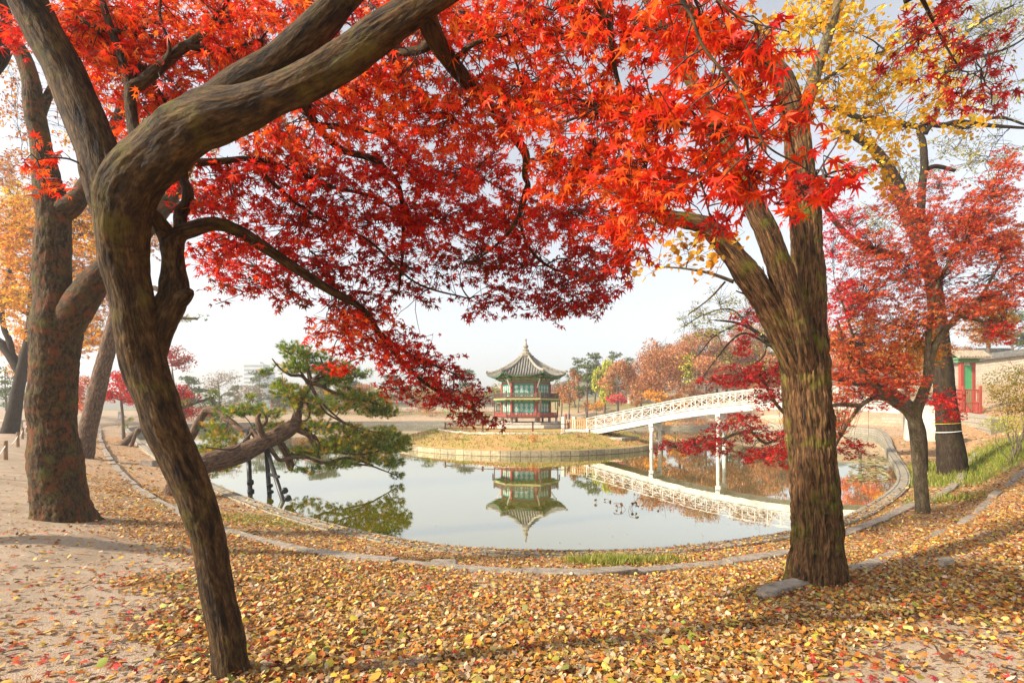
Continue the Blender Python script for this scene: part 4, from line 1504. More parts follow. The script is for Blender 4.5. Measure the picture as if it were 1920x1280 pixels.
dark = [(610, 510, 4.1, 120, 60), (760, 500, 4.3, 100, 60, 'crimson', .8), (500, 540, 3.9, 110, 40, 'brownred', .8), (870, 490, 4.4, 90, 50, 'brownred', .7), (980, 500, 4.3, 90, 55), (1080, 520, 4.3, 75, 45), (910, 560, 4.5, 75, 40, 'crimson', .7), (1020, 560, 4.5, 95, 38), (1110, 480, 3.8, 70, 50), (1180, 470, 3.0, 50, 45, 'red', .7), (1060, 590, 4.5, 70, 25, 'crimson', .7), (1130, 550, 4.3, 55, 30, 'crimson', .8), (480, 500, 3.8, 90, 50, 'red', .9),
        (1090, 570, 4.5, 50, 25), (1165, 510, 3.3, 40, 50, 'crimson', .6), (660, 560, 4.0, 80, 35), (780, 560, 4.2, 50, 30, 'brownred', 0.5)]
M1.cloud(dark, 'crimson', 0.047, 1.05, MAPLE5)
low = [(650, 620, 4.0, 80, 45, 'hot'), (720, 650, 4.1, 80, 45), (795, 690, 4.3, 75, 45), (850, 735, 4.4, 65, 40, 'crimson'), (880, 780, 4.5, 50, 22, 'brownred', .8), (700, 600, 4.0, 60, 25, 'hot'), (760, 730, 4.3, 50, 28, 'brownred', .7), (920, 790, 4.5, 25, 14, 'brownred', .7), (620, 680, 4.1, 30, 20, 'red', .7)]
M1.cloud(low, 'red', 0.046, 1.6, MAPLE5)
M1.cloud([(70, 300, 2.7, 30, 40), (85, 350, 2.7, 25, 25), (65, 275, 2.7, 18, 15)], 'hot', 0.042, 1.0, MAPLE, sub=True)
M1.finish()

# ------------------------------------------------------------------ thick flaking tree behind it, left
gb = ground(118, 972)
d0 = gb[1]
T2 = Tree('thick_tree', gb, 'thick forked tree with flaking rusty brown bark standing on the sandy rise at left', 'tree', BARK_PATCH, seed=202)
T2.limb([(122, 1000, d0, 128), (117, 965, d0, 118), (108, 900, d0, 108), (98, 800, d0, 100), (100, 700, d0, 100), (105, 620, d0, 104), (100, 540, d0, 82), (100, 460, d0, 72), (100, 395, d0, 74), (88, 340, d0, 58), (75, 260, d0, 46), (62, 190, d0, 42), (58, 150, d0, 38), (40, 100, d0, 34), (0, 50, d0, 30), (-50, -20, d0, 24)],
        'trunk', sides=110, m=18, lump=0.09, furrow=0.07, fcells=30, flen=6, flare=0.34)
T2.limb([(105, 650, d0, 60), (130, 600, d0, 72), (165, 545, d0, 62), (195, 510, d0, 52), (230, 470, d0 + .2, 44), (280, 420, d0 + .6, 36), (320, 370, d0 + 1, 28), (360, 300, d0 + 1.5, 20)], sides=28, m=8, furrow=0.06)
T2.limb([(100, 400, d0, 50), (135, 385, d0, 42), (160, 350, d0 + .1, 34), (190, 290, d0 + .4, 28), (230, 200, d0 + .8, 22), (260, 80, d0 + 1.2, 14)], sides=20, m=8)
T2.limb([(70, 230, d0, 26), (95, 170, d0 + .2, 18), (130, 110, d0 + .5, 12), (150, 30, d0 + .8, 7)], sides=12)
T2.limb([(300, 395, d0 + .8, 20), (380, 380, d0 + 1.2, 15), (440, 400, d0 + 1.6, 10)], sides=10)
T2.cloud([(40, 260, d0 + .6, 45, 60, 'tan', .5), (30, 200, d0 + 1, 45, 60, 'tan', .5), (180, 250, d0 + 1.5, 80, 60, 'orange', .7), (240, 330, d0 + 1.5, 70, 60), (350, 360, d0 + 1.5, 60, 40), (150, 420, d0 + 1.2, 60, 60, 'orange'), (220, 130, d0 + 1.4, 70, 70, 'tan', .6), (330, 290, d0 + 1.8, 60, 40, 'gold'), (420, 380, d0 + 1.8, 60, 30, 'tan', .8), (110, 160, d0 + 1, 40, 60, 'tan', .5), (20, 120, d0 + .8, 40, 60, 'tan', .4), (370, 240, d0 + 2, 60, 60, 'orange', .7)],
         'gold', 0.08, 0.8, OVATE, subr=0.012)
T2.finish()

# part of a dark limb that comes in from outside the frame at the top left
gb = np.array([-8.3, 6.6, terr1(-8.3, 6.6)])
T2b = Tree('dark_tree', gb, 'dark trunk leaning into the very top left corner of the picture', 'tree', BARK_DARK, seed=212)
T2b.limb([(-8.3, 6.6, gb[2] - 0.3, 0.36), (-8.25, 6.55, gb[2] + .4, 0.30), (-8.1, 6.4, 4.2, 0.28), (-7.4, 6.4, 6.2, 0.26), (-6.62, 6.5, 7.5, 0.21), (-6.9, 6.6, 8.6, 0.17), (-7.3, 6.7, 10.2, 0.12)], 'trunk', sides=28, world=True, furrow=0.08)
T2b.finish()

# ------------------------------------------------------------------ orange tree further left
gb = ground(20, 812)
d0 = gb[1]
T3 = Tree('orange_tree', gb, 'dark forked tree with orange yellow crown at the left edge beside the stone bench', 'tree', BARK_DARK, seed=303)
T3.limb([(14, 830, d0, 46), (20, 805, d0, 36), (32, 740, d0, 28), (45, 680, d0, 25), (56, 630, d0, 22), (62, 560, d0, 20), (70, 470, d0, 17), (85, 380, d0 + .5, 12), (100, 290, d0 + 1, 8)], 'trunk', sides=24, m=8, furrow=0.1, flare=0.25)
T3.limb([(40, 700, d0, 22), (25, 675, d0, 22), (8, 650, d0, 20), (-15, 630, d0, 18), (-40, 590, d0, 14)], sides=16)
T3.limb([(25, 675, d0, 14), (18, 640, d0, 14), (6, 610, d0, 12), (5, 560, d0, 10), (20, 500, d0, 7)], sides=12)
T3.limb([(60, 590, d0, 15), (30, 575, d0, 11), (5, 570, d0, 10), (-5, 540, d0, 8)], sides=10)
T3.limb([(66, 520, d0, 12), (120, 470, d0 + .5, 9), (170, 420, d0 + 1, 6)], sides=10)
sp = [(20, 430, d0, 50, 60), (60, 500, d0, 60, 60), (120, 450, d0 + 1, 60, 60), (30, 560, d0 - 1, 40, 40, 'yellow', .8), (160, 540, d0 + 1, 50, 60), (90, 390, d0 + 1, 70, 50), (30, 370, d0, 40, 40, 'yellow'), (180, 620, d0 + 1, 40, 40), (60, 620, d0, 45, 20, 'orange', .7), (180, 450, d0 + 1.5, 40, 50, 'yellow', .8), (20, 500, d0, 40, 60), (220, 560, d0 + 1.5, 30, 40, 'tan', .5), (140, 640, d0 + 1, 50, 30, 'orange', .8), (30, 420, d0 - 3, 60, 50, 'orange'), (150, 380, d0 - 2, 60, 60, 'tan', .8), (10, 560, d0 - 2, 50, 50, 'orange'), (180, 500, d0, 40, 60, 'orange'), (20, 320, d0, 60, 40, 'tan', .6), (240, 480, d0 + 2, 50, 60, 'gold', .7), (300, 450, d0 + 2, 50, 40, 'tan', .6)]
T3.cloud(sp, 'orange', 0.20, 1.3, MAPLE5, twr=0.006, subr=0.03)
T3.finish()

# ------------------------------------------------------------------ leaning straight trunk (old pine) between them
gb = ground(158, 858)
d0 = gb[1]
T4 = Tree('leaning_trunk', gb, 'straight scaly grey trunk leaning right, between the thick flaking tree and the bent maple', 'tree', BARK_PINE, seed=404)
T4.limb([(150, 875, d0, 48), (157, 850, d0, 42), (166, 800, d0, 39), (183, 730, d0, 36), (200, 660, d0, 33), (216, 600, d0, 31), (232, 520, d0, 28), (250, 430, d0, 24), (268, 330, d0, 19), (280, 240, d0, 13)], 'trunk', sides=28, m=8, furrow=0.14, fcells=12, flen=2.5, flare=0.1)
T4.limb([(222, 570, d0, 12), (290, 540, d0, 10), (330, 590, d0, 7), (370, 598, d0, 4)], sides=8)
T4.limb([(240, 470, d0, 12), (300, 420, d0 + 1, 8), (350, 350, d0 + 1, 5)], sides=8)

def tuft_mesh(lv, pos, dirs, L, n, r, pal, wd=0.010):
    """needle tufts: n thin triangles fanning out around each direction"""
    N = len(pos)
    d = dirs / np.linalg.norm(dirs, axis=1)[:, None]
    q = d[:, None, :] + r.normal(0, 0.55, (N, n, 3))
    q /= np.linalg.norm(q, axis=2)[..., None]
    s = np.cross(q, r.normal(0, 1, (N, n, 3)))
    s /= np.linalg.norm(s, axis=2)[..., None]
    ln = L * r.uniform(0.6, 1.1, (N, n, 1))
    p0 = pos[:, None, :] + r.normal(0, 0.02, (N, n, 3))
    V = np.stack([p0 - s * wd / 2, p0 + s * wd / 2, p0 + q * ln], 2).reshape(-1, 3)
    Fc = np.arange(len(V)).reshape(-1, 3) + lv.n
    col = np.repeat(palette(pal, N, r, 0.2), n * 3, 0)
    lv.v.append(V); lv.f.append(Fc); lv.c.append(col); lv.n += len(V)


PINE_G = [(0.15, 0.23, 0.014), (0.11, 0.19, 0.014), (0.23, 0.29, 0.018), (0.30, 0.31, 0.025), (0.07, 0.14, 0.014)]
PINE_Y = [(0.54, 0.35, 0.035), (0.46, 0.33, 0.03), (0.32, 0.29, 0.03), (0.24, 0.26, 0.025), (0.60, 0.33, 0.03)]


def pine_pads(T, pads, L=0.16, dens=1.0, twr=0.006, n=16, wd=0.011, pal=None):
    r = T.r
    for e in pads:
        px, py, d, rx, ry = e[:5]
        mixy = e[5] if len(e) > 5 else 0.25
        c = P(px, py, d)
        s = T.near(c, 0.09)
        q = T.bend(s[:3], c, 0.05, 6, 0.07)
        q2 = catmull(np.c_[q, np.linspace(min(0.022, s[3]), 0.008, len(q))], 3)
        T.tw.tube(q2[:, :3], q2[:, 3], 5, cap=False)
        T.skel.append(q2)
        lpx = L * F / d
        N = max(6, int(dens * 2.2 * math.pi * rx * ry / (lpx * lpx)))
        u = r.normal(0, 1, (N, 3)); u /= np.linalg.norm(u, axis=1)[:, None]; u *= r.uniform(0, 1, (N, 1)) ** 0.45
        # the pad is a flattened dome: needles sit in its upper half
        pos = np.stack([P(px + a * rx, py + b_ * ry, d * (1 + 0.05 * g_ * rx / 50)) for a, b_, g_ in u])
        dirs = (pos - c) * [1.0, 1.0, 0.6]
        dirs = dirs / (np.linalg.norm(dirs, axis=1)[:, None] + 1e-6) + [0, 0, 0.75]
        isy = r.uniform(0, 1, N) < mixy
        for sel, pl in ((isy, PINE_Y if pal is None else pal), (~isy, PINE_G if pal is None else pal)):
            if sel.any():
                tuft_mesh(T.lv, pos[sel], dirs[sel], L, n, r, pl, wd)
        for i in range(0, N, 3):
            k = r.integers(len(q2) // 2, len(q2))
            T.tw.tube(T.bend(q2[k, :3], pos[i], 0.05, 4, 0.08), np.linspace(twr, twr * 0.5, 4), 3, cap=False)


# needles of the leaning trunk, far up and small
pine_pads(T4, [(340, 600, gb[1], 36, 10, .3), (375, 595, gb[1], 20, 8, .4), (300, 560, gb[1], 24, 9, .3), (350, 340, gb[1] + 1, 40, 14), (300, 300, gb[1], 40, 16), (270, 230, gb[1], 46, 18)], 0.2, 0.5, n=12, wd=0.02)
T4.finish(NEEDLE)

# ------------------------------------------------------------------ low pine reaching over the water
gb = ground(352, 903)
dA = 15.4
gb = np.array([P(352, 0, dA)[0], dA, terr1(P(352, 0, dA)[0], dA)])
ddp = lambda px: 15.6 + np.clip((px - 350) / 400, -0.1, 1.1) * 5.2
pm = lambda L: [(e[0], e[1], e[2] - dA + float(ddp(e[0])), e[3] * (0.88 if len(e) == 4 else 1), *e[4:]) for e in L]
PN = Tree('pine_tree', gb, 'low old pine with a trunk lying out over the water on steel props', 'tree', BARK_PINE, seed=505)
PN.limb(pm([(322, 935, dA + .2, 50), (345, 893, dA, 48), (378, 872, dA, 46), (420, 858, dA, 45), (455, 848, dA, 42), (500, 826, dA, 38), (535, 808, dA, 35), (552, 796, dA, 31), (557, 780, dA, 21), (560, 762, dA, 17), (568, 744, dA + .2, 13), (578, 728, dA + .2, 12), (582, 715, dA + .2, 12), (578, 695, dA + .3, 8), (574, 670, dA + .4, 5)]),
        'trunk', sides=36, m=9, lump=0.08, furrow=0.09, fcells=12, flen=3)
PN.limb(pm([(350, 832, dA + 3, 20), (360, 815, dA + 3, 19), (372, 792, dA + 3, 18), (384, 772, dA + 3, 16), (394, 768, dA + 2.8, 17), (410, 774, dA + 2.5, 15), (430, 788, dA + 2, 14), (450, 803, dA + 1.5, 13), (470, 806, dA + 1, 13), (482, 820, dA + .5, 12), (496, 828, dA, 12)]), sides=18, m=7, lump=0.1)
PN.limb(pm([(497, 828, dA - .1, 14), (488, 805, dA - .2, 14), (483, 785, dA - .2, 12), (488, 775, dA - .2, 7)]), sides=12, lump=0.1)
PN.limb(pm([(490, 800, dA - .2, 9), (499, 790, dA, 8), (498, 780, dA, 6), (490, 772, dA, 3)]), sides=8)
PN.limb(pm([(548, 800, dA, 20), (565, 806, dA - .1, 17), (580, 815, dA - .2, 15), (588, 830, dA - .3, 12), (594, 845, dA - .3, 9), (600, 860, dA - .4, 5)]), sides=14, lump=0.08)
PN.limb(pm([(520, 820, dA, 14), (530, 838, dA + .2, 16), (540, 856, dA + .3, 17), (545, 875, dA + .4, 18), (548, 876, dA + .4, 8)]), sides=14, lump=0.08)
PN.limb(pm([(500, 830, dA, 12), (512, 848, dA - .2, 10), (525, 862, dA - .3, 9), (545, 858, dA - .4, 8), (575, 857, dA - .5, 7), (610, 868, dA - .5, 6), (650, 858, dA - .5, 5), (700, 872, dA - .5, 3)]), sides=10, lump=0.1)
fan = [[(580, 720, dA + .2, 10), (566, 705, dA, 7), (545, 703, dA, 6), (525, 690, dA, 4), (510, 672, dA, 3)],
       [(582, 718, dA + .2, 10), (600, 722, dA, 8), (625, 735, dA, 7), (660, 745, dA, 5), (710, 758, dA, 3)],
       [(582, 716, dA + .2, 9), (600, 712, dA, 6), (640, 712, dA, 5), (690, 700, dA, 3)],
       [(582, 716, dA + .2, 9), (596, 704, dA, 6), (606, 690, dA, 5), (600, 668, dA, 3)],
       [(582, 722, dA + .2, 9), (592, 740, dA, 6), (608, 770, dA - .3, 5), (640, 790, dA - .4, 4), (690, 815, dA - .5, 3)],
       [(582, 722, dA + .2, 8), (600, 750, dA, 5), (630, 780, dA - .3, 4), (665, 800, dA - .4, 3), (730, 815, dA - .5, 2.5)],
       [(578, 728, dA + .2, 8), (574, 745, dA - .2, 6), (581, 768, dA - .3, 5), (575, 787, dA - .3, 4), (558, 785, dA - .3, 3), (550, 765, dA - .3, 2)],
       [(575, 715, dA + .2, 8), (560, 690, dA, 5), (545, 665, dA, 4), (530, 655, dA, 3)],
       [(584, 715, dA + .2, 8), (620, 700, dA + .2, 5), (650, 680, dA + .2, 4), (690, 665, dA + .2, 2)],
       [(588, 815, dA - .2, 7), (610, 838, dA - .4, 5), (650, 850, dA - .5, 4), (690, 850, dA - .5, 4), (740, 835, dA - .6, 3), (765, 825, dA - .6, 2)],
       [(475, 806, dA + 1, 7), (455, 830, dA, 5), (430, 842, dA - .2, 4), (385, 838, dA - .2, 3)],
       [(640, 868, dA - .5, 4), (690, 872, dA - .6, 4), (715, 880, dA - .6, 3), (745, 892, dA - .6, 2)]]
for b_ in fan:
    PN.limb(pm(b_), sides=8, m=5, lump=0.1)
pads = [(545, 652, dA, 30, 10, .1), (575, 668, dA + .2, 44, 14, .15), (548, 690, dA, 32, 12, .15), (610, 690, dA + .2, 50, 14, .1), (625, 712, dA, 40, 14, .15), (660, 700, dA + .2, 40, 10, .15), (540, 735, dA - .2, 36, 12, .3), (525, 722, dA, 20, 9, .2), (570, 755, dA - .3, 36, 13, .4),
        (650, 742, dA, 45, 14, .5), (690, 752, dA, 45, 14, .45), (720, 770, dA, 26, 13, .15), (640, 765, dA - .2, 36, 10, .4), (700, 772, dA, 30, 8, .2), (600, 800, dA - .3, 40, 14, .45), (660, 812, dA - .4, 50, 16, .5), (720, 815, dA - .5, 40, 14, .3), (650, 835, dA - .5, 55, 14, .45), (705, 838, dA - .5, 50, 15, .3),
        (745, 840, dA - .6, 28, 12, .1), (600, 840, dA - .3, 44, 13, .4), (690, 862, dA - .6, 46, 10, .4), (630, 872, dA - .5, 40, 8, .25), (735, 868, dA - .6, 28, 9, .1), (755, 826, dA - .6, 16, 9, .1), (745, 892, dA - .6, 12, 7, .05), (440, 772, dA + 1.5, 40, 10, .15), (470, 765, dA + 1.2, 30, 9, .2), (505, 775, dA + .4, 30, 9, .3), (520, 800, dA + 1, 40, 10, .35), (470, 745, dA + 1.5, 10, 7, .1),
        (420, 820, dA + 2, 40, 14, .45), (395, 845, dA + 2, 40, 12, .45), (440, 850, dA + 1, 40, 10, .35), (400, 800, dA + 2.6, 30, 10, .35), (410, 875, dA + 1, 36, 10, .35), (560, 850, dA + .6, 40, 10, .35), (570, 882, dA + .4, 36, 6, .2), (590, 775, dA, 24, 8, .4), (500, 700, dA, 14, 7, .2)]
pads = [(e[0], e[1], e[2], e[3] * 1.08, e[4] * 1.2, *e[5:]) for e in pm(pads)]
pine_pads(PN, pads, 0.18, 2.3, n=20, wd=0.017)
PN.finish(NEEDLE)

# steel props
STEEL = mat_flat('black_painted_steel', (0.018, 0.018, 0.018), 0.45, 0.3, 20, 0.05)
pr = thing('steel_prop', (P(516, 0, 16.6)[0], 16.6, 0), 'black steel A-frame prop standing in the water under the middle of the pine trunk', 'support')
ft = [np.array([P(508, 0, 16.5)[0], 16.5]), np.array([P(545, 0, 15.2)[0], 15.2])]
hd = P(499, 838, float(ddp(499)) - 0.05)
for f_ in ft:
    mb = MB()
    mb.tube([[*f_, -0.6], hd], [0.07, 0.07], 12)
    mb.build('leg', STEEL, pr, smooth=True)
    d_ = (hd - np.array([*f_, 0.0]))
    for t_ in (0.10, 0.22):
        mb = MB()
        c = np.array([*f_, 0.0]) + d_ * t_
        mb.tube([c - d_ * 0.012, c + d_ * 0.012], [0.10, 0.10], 12)
        mb.build('collar', STEEL, pr)
mb = MB()
mb.bar(np.array([*ft[0], 0]) + (hd - np.array([*ft[0], 0])) * .45, np.array([*ft[1], 0]) + (hd - np.array([*ft[1], 0])) * .45, 0.08)
mb.build('crossbar', STEEL, pr)
mb = MB(); mb.box(hd + [0, 0, 0.02], (0.30, 0.22, 0.22)); mb.build('saddle', STEEL, pr, bevel=0.02)
pr = thing('steel_prop', (P(470, 0, 16.4)[0], 16.4, 0), 'single black steel post propping the thinner pine limb, left of the A-frame', 'support')
f_ = np.array([P(471, 0, 16.6)[0], 16.6])
hd = P(464, 806, float(ddp(464)) + 1.05)
mb = MB(); mb.tube([[*f_, -0.6], hd], [0.075, 0.075], 12); mb.build('leg', STEEL, pr, smooth=True)
d_ = hd - np.array([*f_, 0.0])
for t_ in (0.07, 0.2):
    c = np.array([*f_, 0.0]) + d_ * t_
    mb = MB(); mb.tube([c - d_ * 0.02, c + d_ * 0.02], [0.105, 0.105], 12); mb.build('collar', STEEL, pr)
mb = MB(); mb.box(hd, (0.26, 0.22, 0.14)); mb.build('saddle', STEEL, pr, bevel=0.02)

# ------------------------------------------------------------------ big furrowed tree on the right
gb = ground(1532, 1088)
d0 = gb[1]
T5 = Tree('furrowed_tree', gb, 'massive furrowed trunk with moss and three limbs in the right foreground, yellow leaves above', 'tree', BARK_BIG, seed=606)
T5.limb([(1534, 1125, d0, 132), (1532, 1090, d0, 116), (1531, 1050, d0, 105), (1532, 980, d0, 98), (1526, 900, d0, 95), (1520, 820, d0, 94), (1513, 740, d0, 96), (1510, 670, d0, 94), (1513, 610, d0, 80), (1516, 540, d0, 68), (1512, 460, d0, 62), (1508, 390, d0, 60), (1500, 310, d0, 56), (1492, 240, d0, 50), (1478, 180, d0, 46), (1462, 140, d0, 42), (1420, 110, d0, 38), (1370, 80, d0 - .2, 34), (1300, 30, d0 - .4, 28), (1240, -40, d0 - .6, 22)],
        'trunk', sides=170, m=22, lump=0.05, furrow=0.15, fcells=42, flen=4.6, flare=0.30)
T5.limb([(1522, 770, d0, 40), (1502, 705, d0 - .05, 54), (1478, 650, d0 - .12, 56), (1450, 590, d0 - .18, 55), (1420, 540, d0 - .25, 54), (1390, 500, d0 - .3, 48), (1360, 460, d0 - .3, 42), (1325, 425, d0 - .3, 36), (1280, 412, d0 - .3, 30), (1235, 400, d0 - .3, 24), (1180, 370, d0 - .3, 18), (1120, 340, d0 - .3, 10)], sides=100, m=16, furrow=0.14, fcells=32, flen=4.6)
T5.limb([(1522, 780, d0, 44), (1510, 705, d0 - .08, 56), (1498, 640, d0 - .2, 55), (1485, 580, d0 - .25, 53), (1465, 510, d0 - .32, 50), (1440, 440, d0 - .4, 46), (1415, 390, d0 - .4, 42), (1390, 330, d0 - .4, 36), (1340, 230, d0 - .4, 30), (1280, 120, d0 - .4, 26), (1240, 50, d0 - .4, 22), (1200, -30, d0 - .4, 18)], sides=100, m=16, furrow=0.14, fcells=32, flen=4.6)
T5.limb([(1500, 250, d0 + .2, 24), (1514, 190, d0 + .3, 28), (1535, 120, d0 + .4, 24), (1555, 60, d0 + .5, 22), (1572, 0, d0 + .5, 19), (1590, -80, d0 + .6, 14)], sides=24, furrow=0.08, bark=BARK_PALE)
T5.limb([(1520, 170, d0 + .3, 9), (1560, 140, d0 + .4, 8), (1600, 115, d0 + .5, 6), (1660, 95, d0 + .6, 4)], sides=8, bark=BARK_PALE)
T5.limb([(1375, 528, d0 - .3, 8), (1330, 512, d0 - .3, 6), (1280, 503, d0 - .3, 4), (1230, 500, d0 - .3, 2)], sides=8, bark=BARK_PALE)
T5.limb([(1360, 528, d0 - .25, 4), (1330, 560, d0 - .2, 3), (1290, 590, d0 - .2, 2)], sides=6)
T5.cloud([(1500, 60, d0 + .8, 70, 70), (1600, 60, d0 + .9, 80, 70), (1560, 150, d0 + .8, 80, 60), (1650, 140, d0 + 1, 80, 60), (1620, 220, d0 + 1, 90, 50), (1700, 60, d0 + 1.2, 70, 60, 'yellow', .6), (1700, 230, d0 + 1.2, 70, 40, 'yellow', .7), (1640, 290, d0 + 1, 70, 40, 'yellow', .6), (1430, 60, d0 + .4, 70, 50, 'gold', .6), (1400, 150, d0 + .4, 70, 60, 'gold', .5), (1560, 10, d0 + .7, 80, 40), (1730, 150, d0 + 1.3, 70, 60, 'yellow', .8), (1790, 200, d0 + 1.4, 70, 60, 'yellow', .5), (1780, 60, d0 + 1.4, 60, 60, 'yellow', .5), (1600, 320, d0 + 1, 60, 40, 'yellow', .6), (1680, 340, d0 + 1, 40, 40, 'gold', .5)],
         'yellow', 0.074, 0.85, ROUND, subr=0.012, droop=0.5)
T5.cloud([(1290, 470, d0 - .3, 70, 40, 'gold', .8), (1240, 500, d0 - .3, 50, 25, 'gold', .6), (1340, 450, d0 - .3, 60, 40, 'gold', .7), (1210, 420, d0 - .3, 50, 35, 'gold', .4)], 'gold', 0.085, 0.9, ROUND, subr=0.008, droop=0.5)
T5.finish()

# ------------------------------------------------------------------ dark tree behind, with a rope round its trunk
gb = ground(1788, 890)
d0 = gb[1]
T6 = Tree('dark_tree', gb, 'dark straight trunk tied with a white rope at right, sparse pale leaves high above', 'tree', BARK_DARK, seed=707)
T6.limb([(1795, 905, d0, 70), (1788, 880, d0, 60), (1780, 820, d0, 52), (1772, 740, d0, 46), (1764, 660, d0, 40), (1758, 590, d0, 36), (1748, 520, d0, 34), (1725, 450, d0, 33), (1700, 395, d0, 32), (1680, 345, d0, 28), (1655, 300, d0, 22), (1620, 265, d0, 18), (1570, 240, d0, 13)], 'trunk', sides=36, m=9, furrow=0.1, fcells=16, flen=2.5, flare=0.15)
T6.limb([(1735, 470, d0, 18), (1727, 420, d0, 17), (1728, 360, d0, 17), (1733, 310, d0, 16), (1730, 265, d0, 14), (1722, 245, d0, 10), (1735, 230, d0, 13), (1765, 235, d0, 11), (1800, 228, d0, 9), (1850, 235, d0, 8), (1920, 240, d0, 5)], sides=14, m=6, lump=0.12)
T6.limb([(1735, 250, d0, 12), (1755, 215, d0, 11), (1775, 150, d0, 10), (1795, 85, d0, 8), (1840, 40, d0, 6), (1900, 10, d0, 4)], sides=10, m=6, lump=0.12)
T6.limb([(1733, 240, d0, 10), (1680, 232, d0, 12), (1620, 225, d0, 12), (1575, 205, d0, 12), (1540, 200, d0, 10)], sides=10, m=6, lump=0.1)
T6.limb([(1780, 230, d0, 8), (1810, 240, d0, 7), (1870, 220, d0, 6), (1925, 235, d0, 4)], sides=8, m=6, lump=0.15)
T6.limb([(1765, 140, d0, 7), (1830, 110, d0, 6), (1890, 90, d0, 5), (1940, 60, d0, 3)], sides=8, m=6, lump=0.15)
T6.limb([(1733, 320, d0, 10), (1755, 312, d0, 9), (1790, 320, d0, 7)], sides=8)
T6.limb([(1690, 480, d0, 16), (1640, 470, d0 - .5, 15), (1600, 450, d0 - .8, 13), (1570, 420, d0 - 1, 11), (1545, 385, d0 - 1.2, 9), (1540, 360, d0 - 1.2, 6)], sides=12)
T6.cloud([(1850, 60, d0 + 1, 90, 60), (1800, 120, d0 + 1, 80, 60), (1880, 180, d0 + 1, 70, 60), (1780, 30, d0 + 1, 70, 50), (1850, 300, d0 + 1, 80, 50), (1790, 280, d0 + 1, 60, 40), (1640, 170, d0 + 1, 60, 60), (1700, 330, d0 + 2, 70, 40), (1640, 420, d0 + 2, 80, 40), (1900, 20, d0, 70, 50)], 'olive', 0.13, 0.40, OVATE, twr=0.006, subr=0.022)
T6.finish()
ROPE = mat_flat('white_rope', (0.72, 0.72, 0.70), 0.8, 0.1, 30, 0.1)
ce = P(1777, 808, d0)
mb = MB()
a_ = np.linspace(0, 2 * math.pi, 33)
rr = 0.52 * 52 * d0 / F / 1.31
mb.tube(np.c_[ce[0] + rr * 1.03 * np.cos(a_), ce[1] + rr * 1.03 * np.sin(a_), ce[2] + 0.05 * np.cos(a_)], [0.013] * 33, 6)
tag(mb.build('tied_rope', ROPE, smooth=True), 'white rope tied around the dark trunk at right', 'rope')
mb = MB()
ce = P(1775, 793, d0)
mb.tube(np.c_[ce[0] + rr * 1.02 * np.cos(a_), ce[1] + rr * 1.02 * np.sin(a_), ce[2] + 0.03 * np.cos(a_)], [0.009] * 33, 5)
tag(mb.build('yellow_cord', mat_flat('yellow_cord', (0.7, 0.5, 0.04), 0.7), smooth=True), 'thin yellow cord tied just above the white rope on the dark trunk', 'rope')

# ------------------------------------------------------------------ thin forked maple on the right
gb = ground(1730, 962)
d0 = gb[1]
T7 = Tree('maple_tree', gb, 'thin grey forked maple with a pinkish red crown, standing by the kerb on the right', 'tree', BARK_PALE, seed=808)
T7.limb([(1731, 985, d0, 34), (1730, 955, d0, 30), (1724, 880, d0, 27), (1718, 820, d0, 26), (1715, 780, d0, 27), (1728, 745, d0, 22), (1740, 710, d0, 20), (1742, 680, d0, 18), (1752, 650, d0, 17), (1775, 615, d0, 14), (1800, 590, d0, 12), (1835, 565, d0, 9), (1860, 520, d0, 6), (1890, 470, d0, 4)], 'trunk', sides=24, m=8, lump=0.06, flare=0.08)
T7.limb([(1714, 790, d0, 22), (1700, 770, d0, 19), (1672, 750, d0, 18), (1650, 730, d0, 16), (1625, 705, d0, 14), (1600, 680, d0, 10), (1585, 650, d0 - .3, 7), (1570, 600, d0 - .5, 4)], sides=16, m=8)
T7.limb([(1735, 720, d0, 13), (1738, 680, d0, 13), (1742, 620, d0, 12), (1750, 560, d0, 10), (1775, 500, d0, 8), (1810, 450, d0, 5), (1860, 400, d0, 3)], sides=12, m=8)
T7.limb([(1670, 748, d0, 11), (1640, 745, d0 - .5, 9), (1610, 765, d0 - 1, 8), (1580, 810, d0 - 1.2, 6), (1560, 850, d0 - 1.4, 4)], sides=10)
T7.limb([(1610, 760, d0 - 1, 8), (1560, 760, d0 - 1.6, 7), (1500, 790, d0 - 2, 7), (1462, 765, d0 - 2.3, 7), (1440, 730, d0 - 2.5, 6), (1425, 705, d0 - 2.6, 4)], sides=10)
T7.limb([(1500, 790, d0 - 2, 6), (1440, 830, d0 - 2.4, 5), (1405, 808, d0 - 2.6, 5), (1360, 820, d0 - 2.8, 4), (1300, 835, d0 - 3, 2)], sides=8)
T7.limb([(1610, 690, d0, 8), (1605, 650, d0 - .4, 6), (1590, 600, d0 - .6, 5), (1570, 540, d0 - .8, 3)], sides=8)
T7.limb([(1795, 592, d0, 7), (1830, 600, d0, 5), (1880, 610, d0, 3)], sides=8)
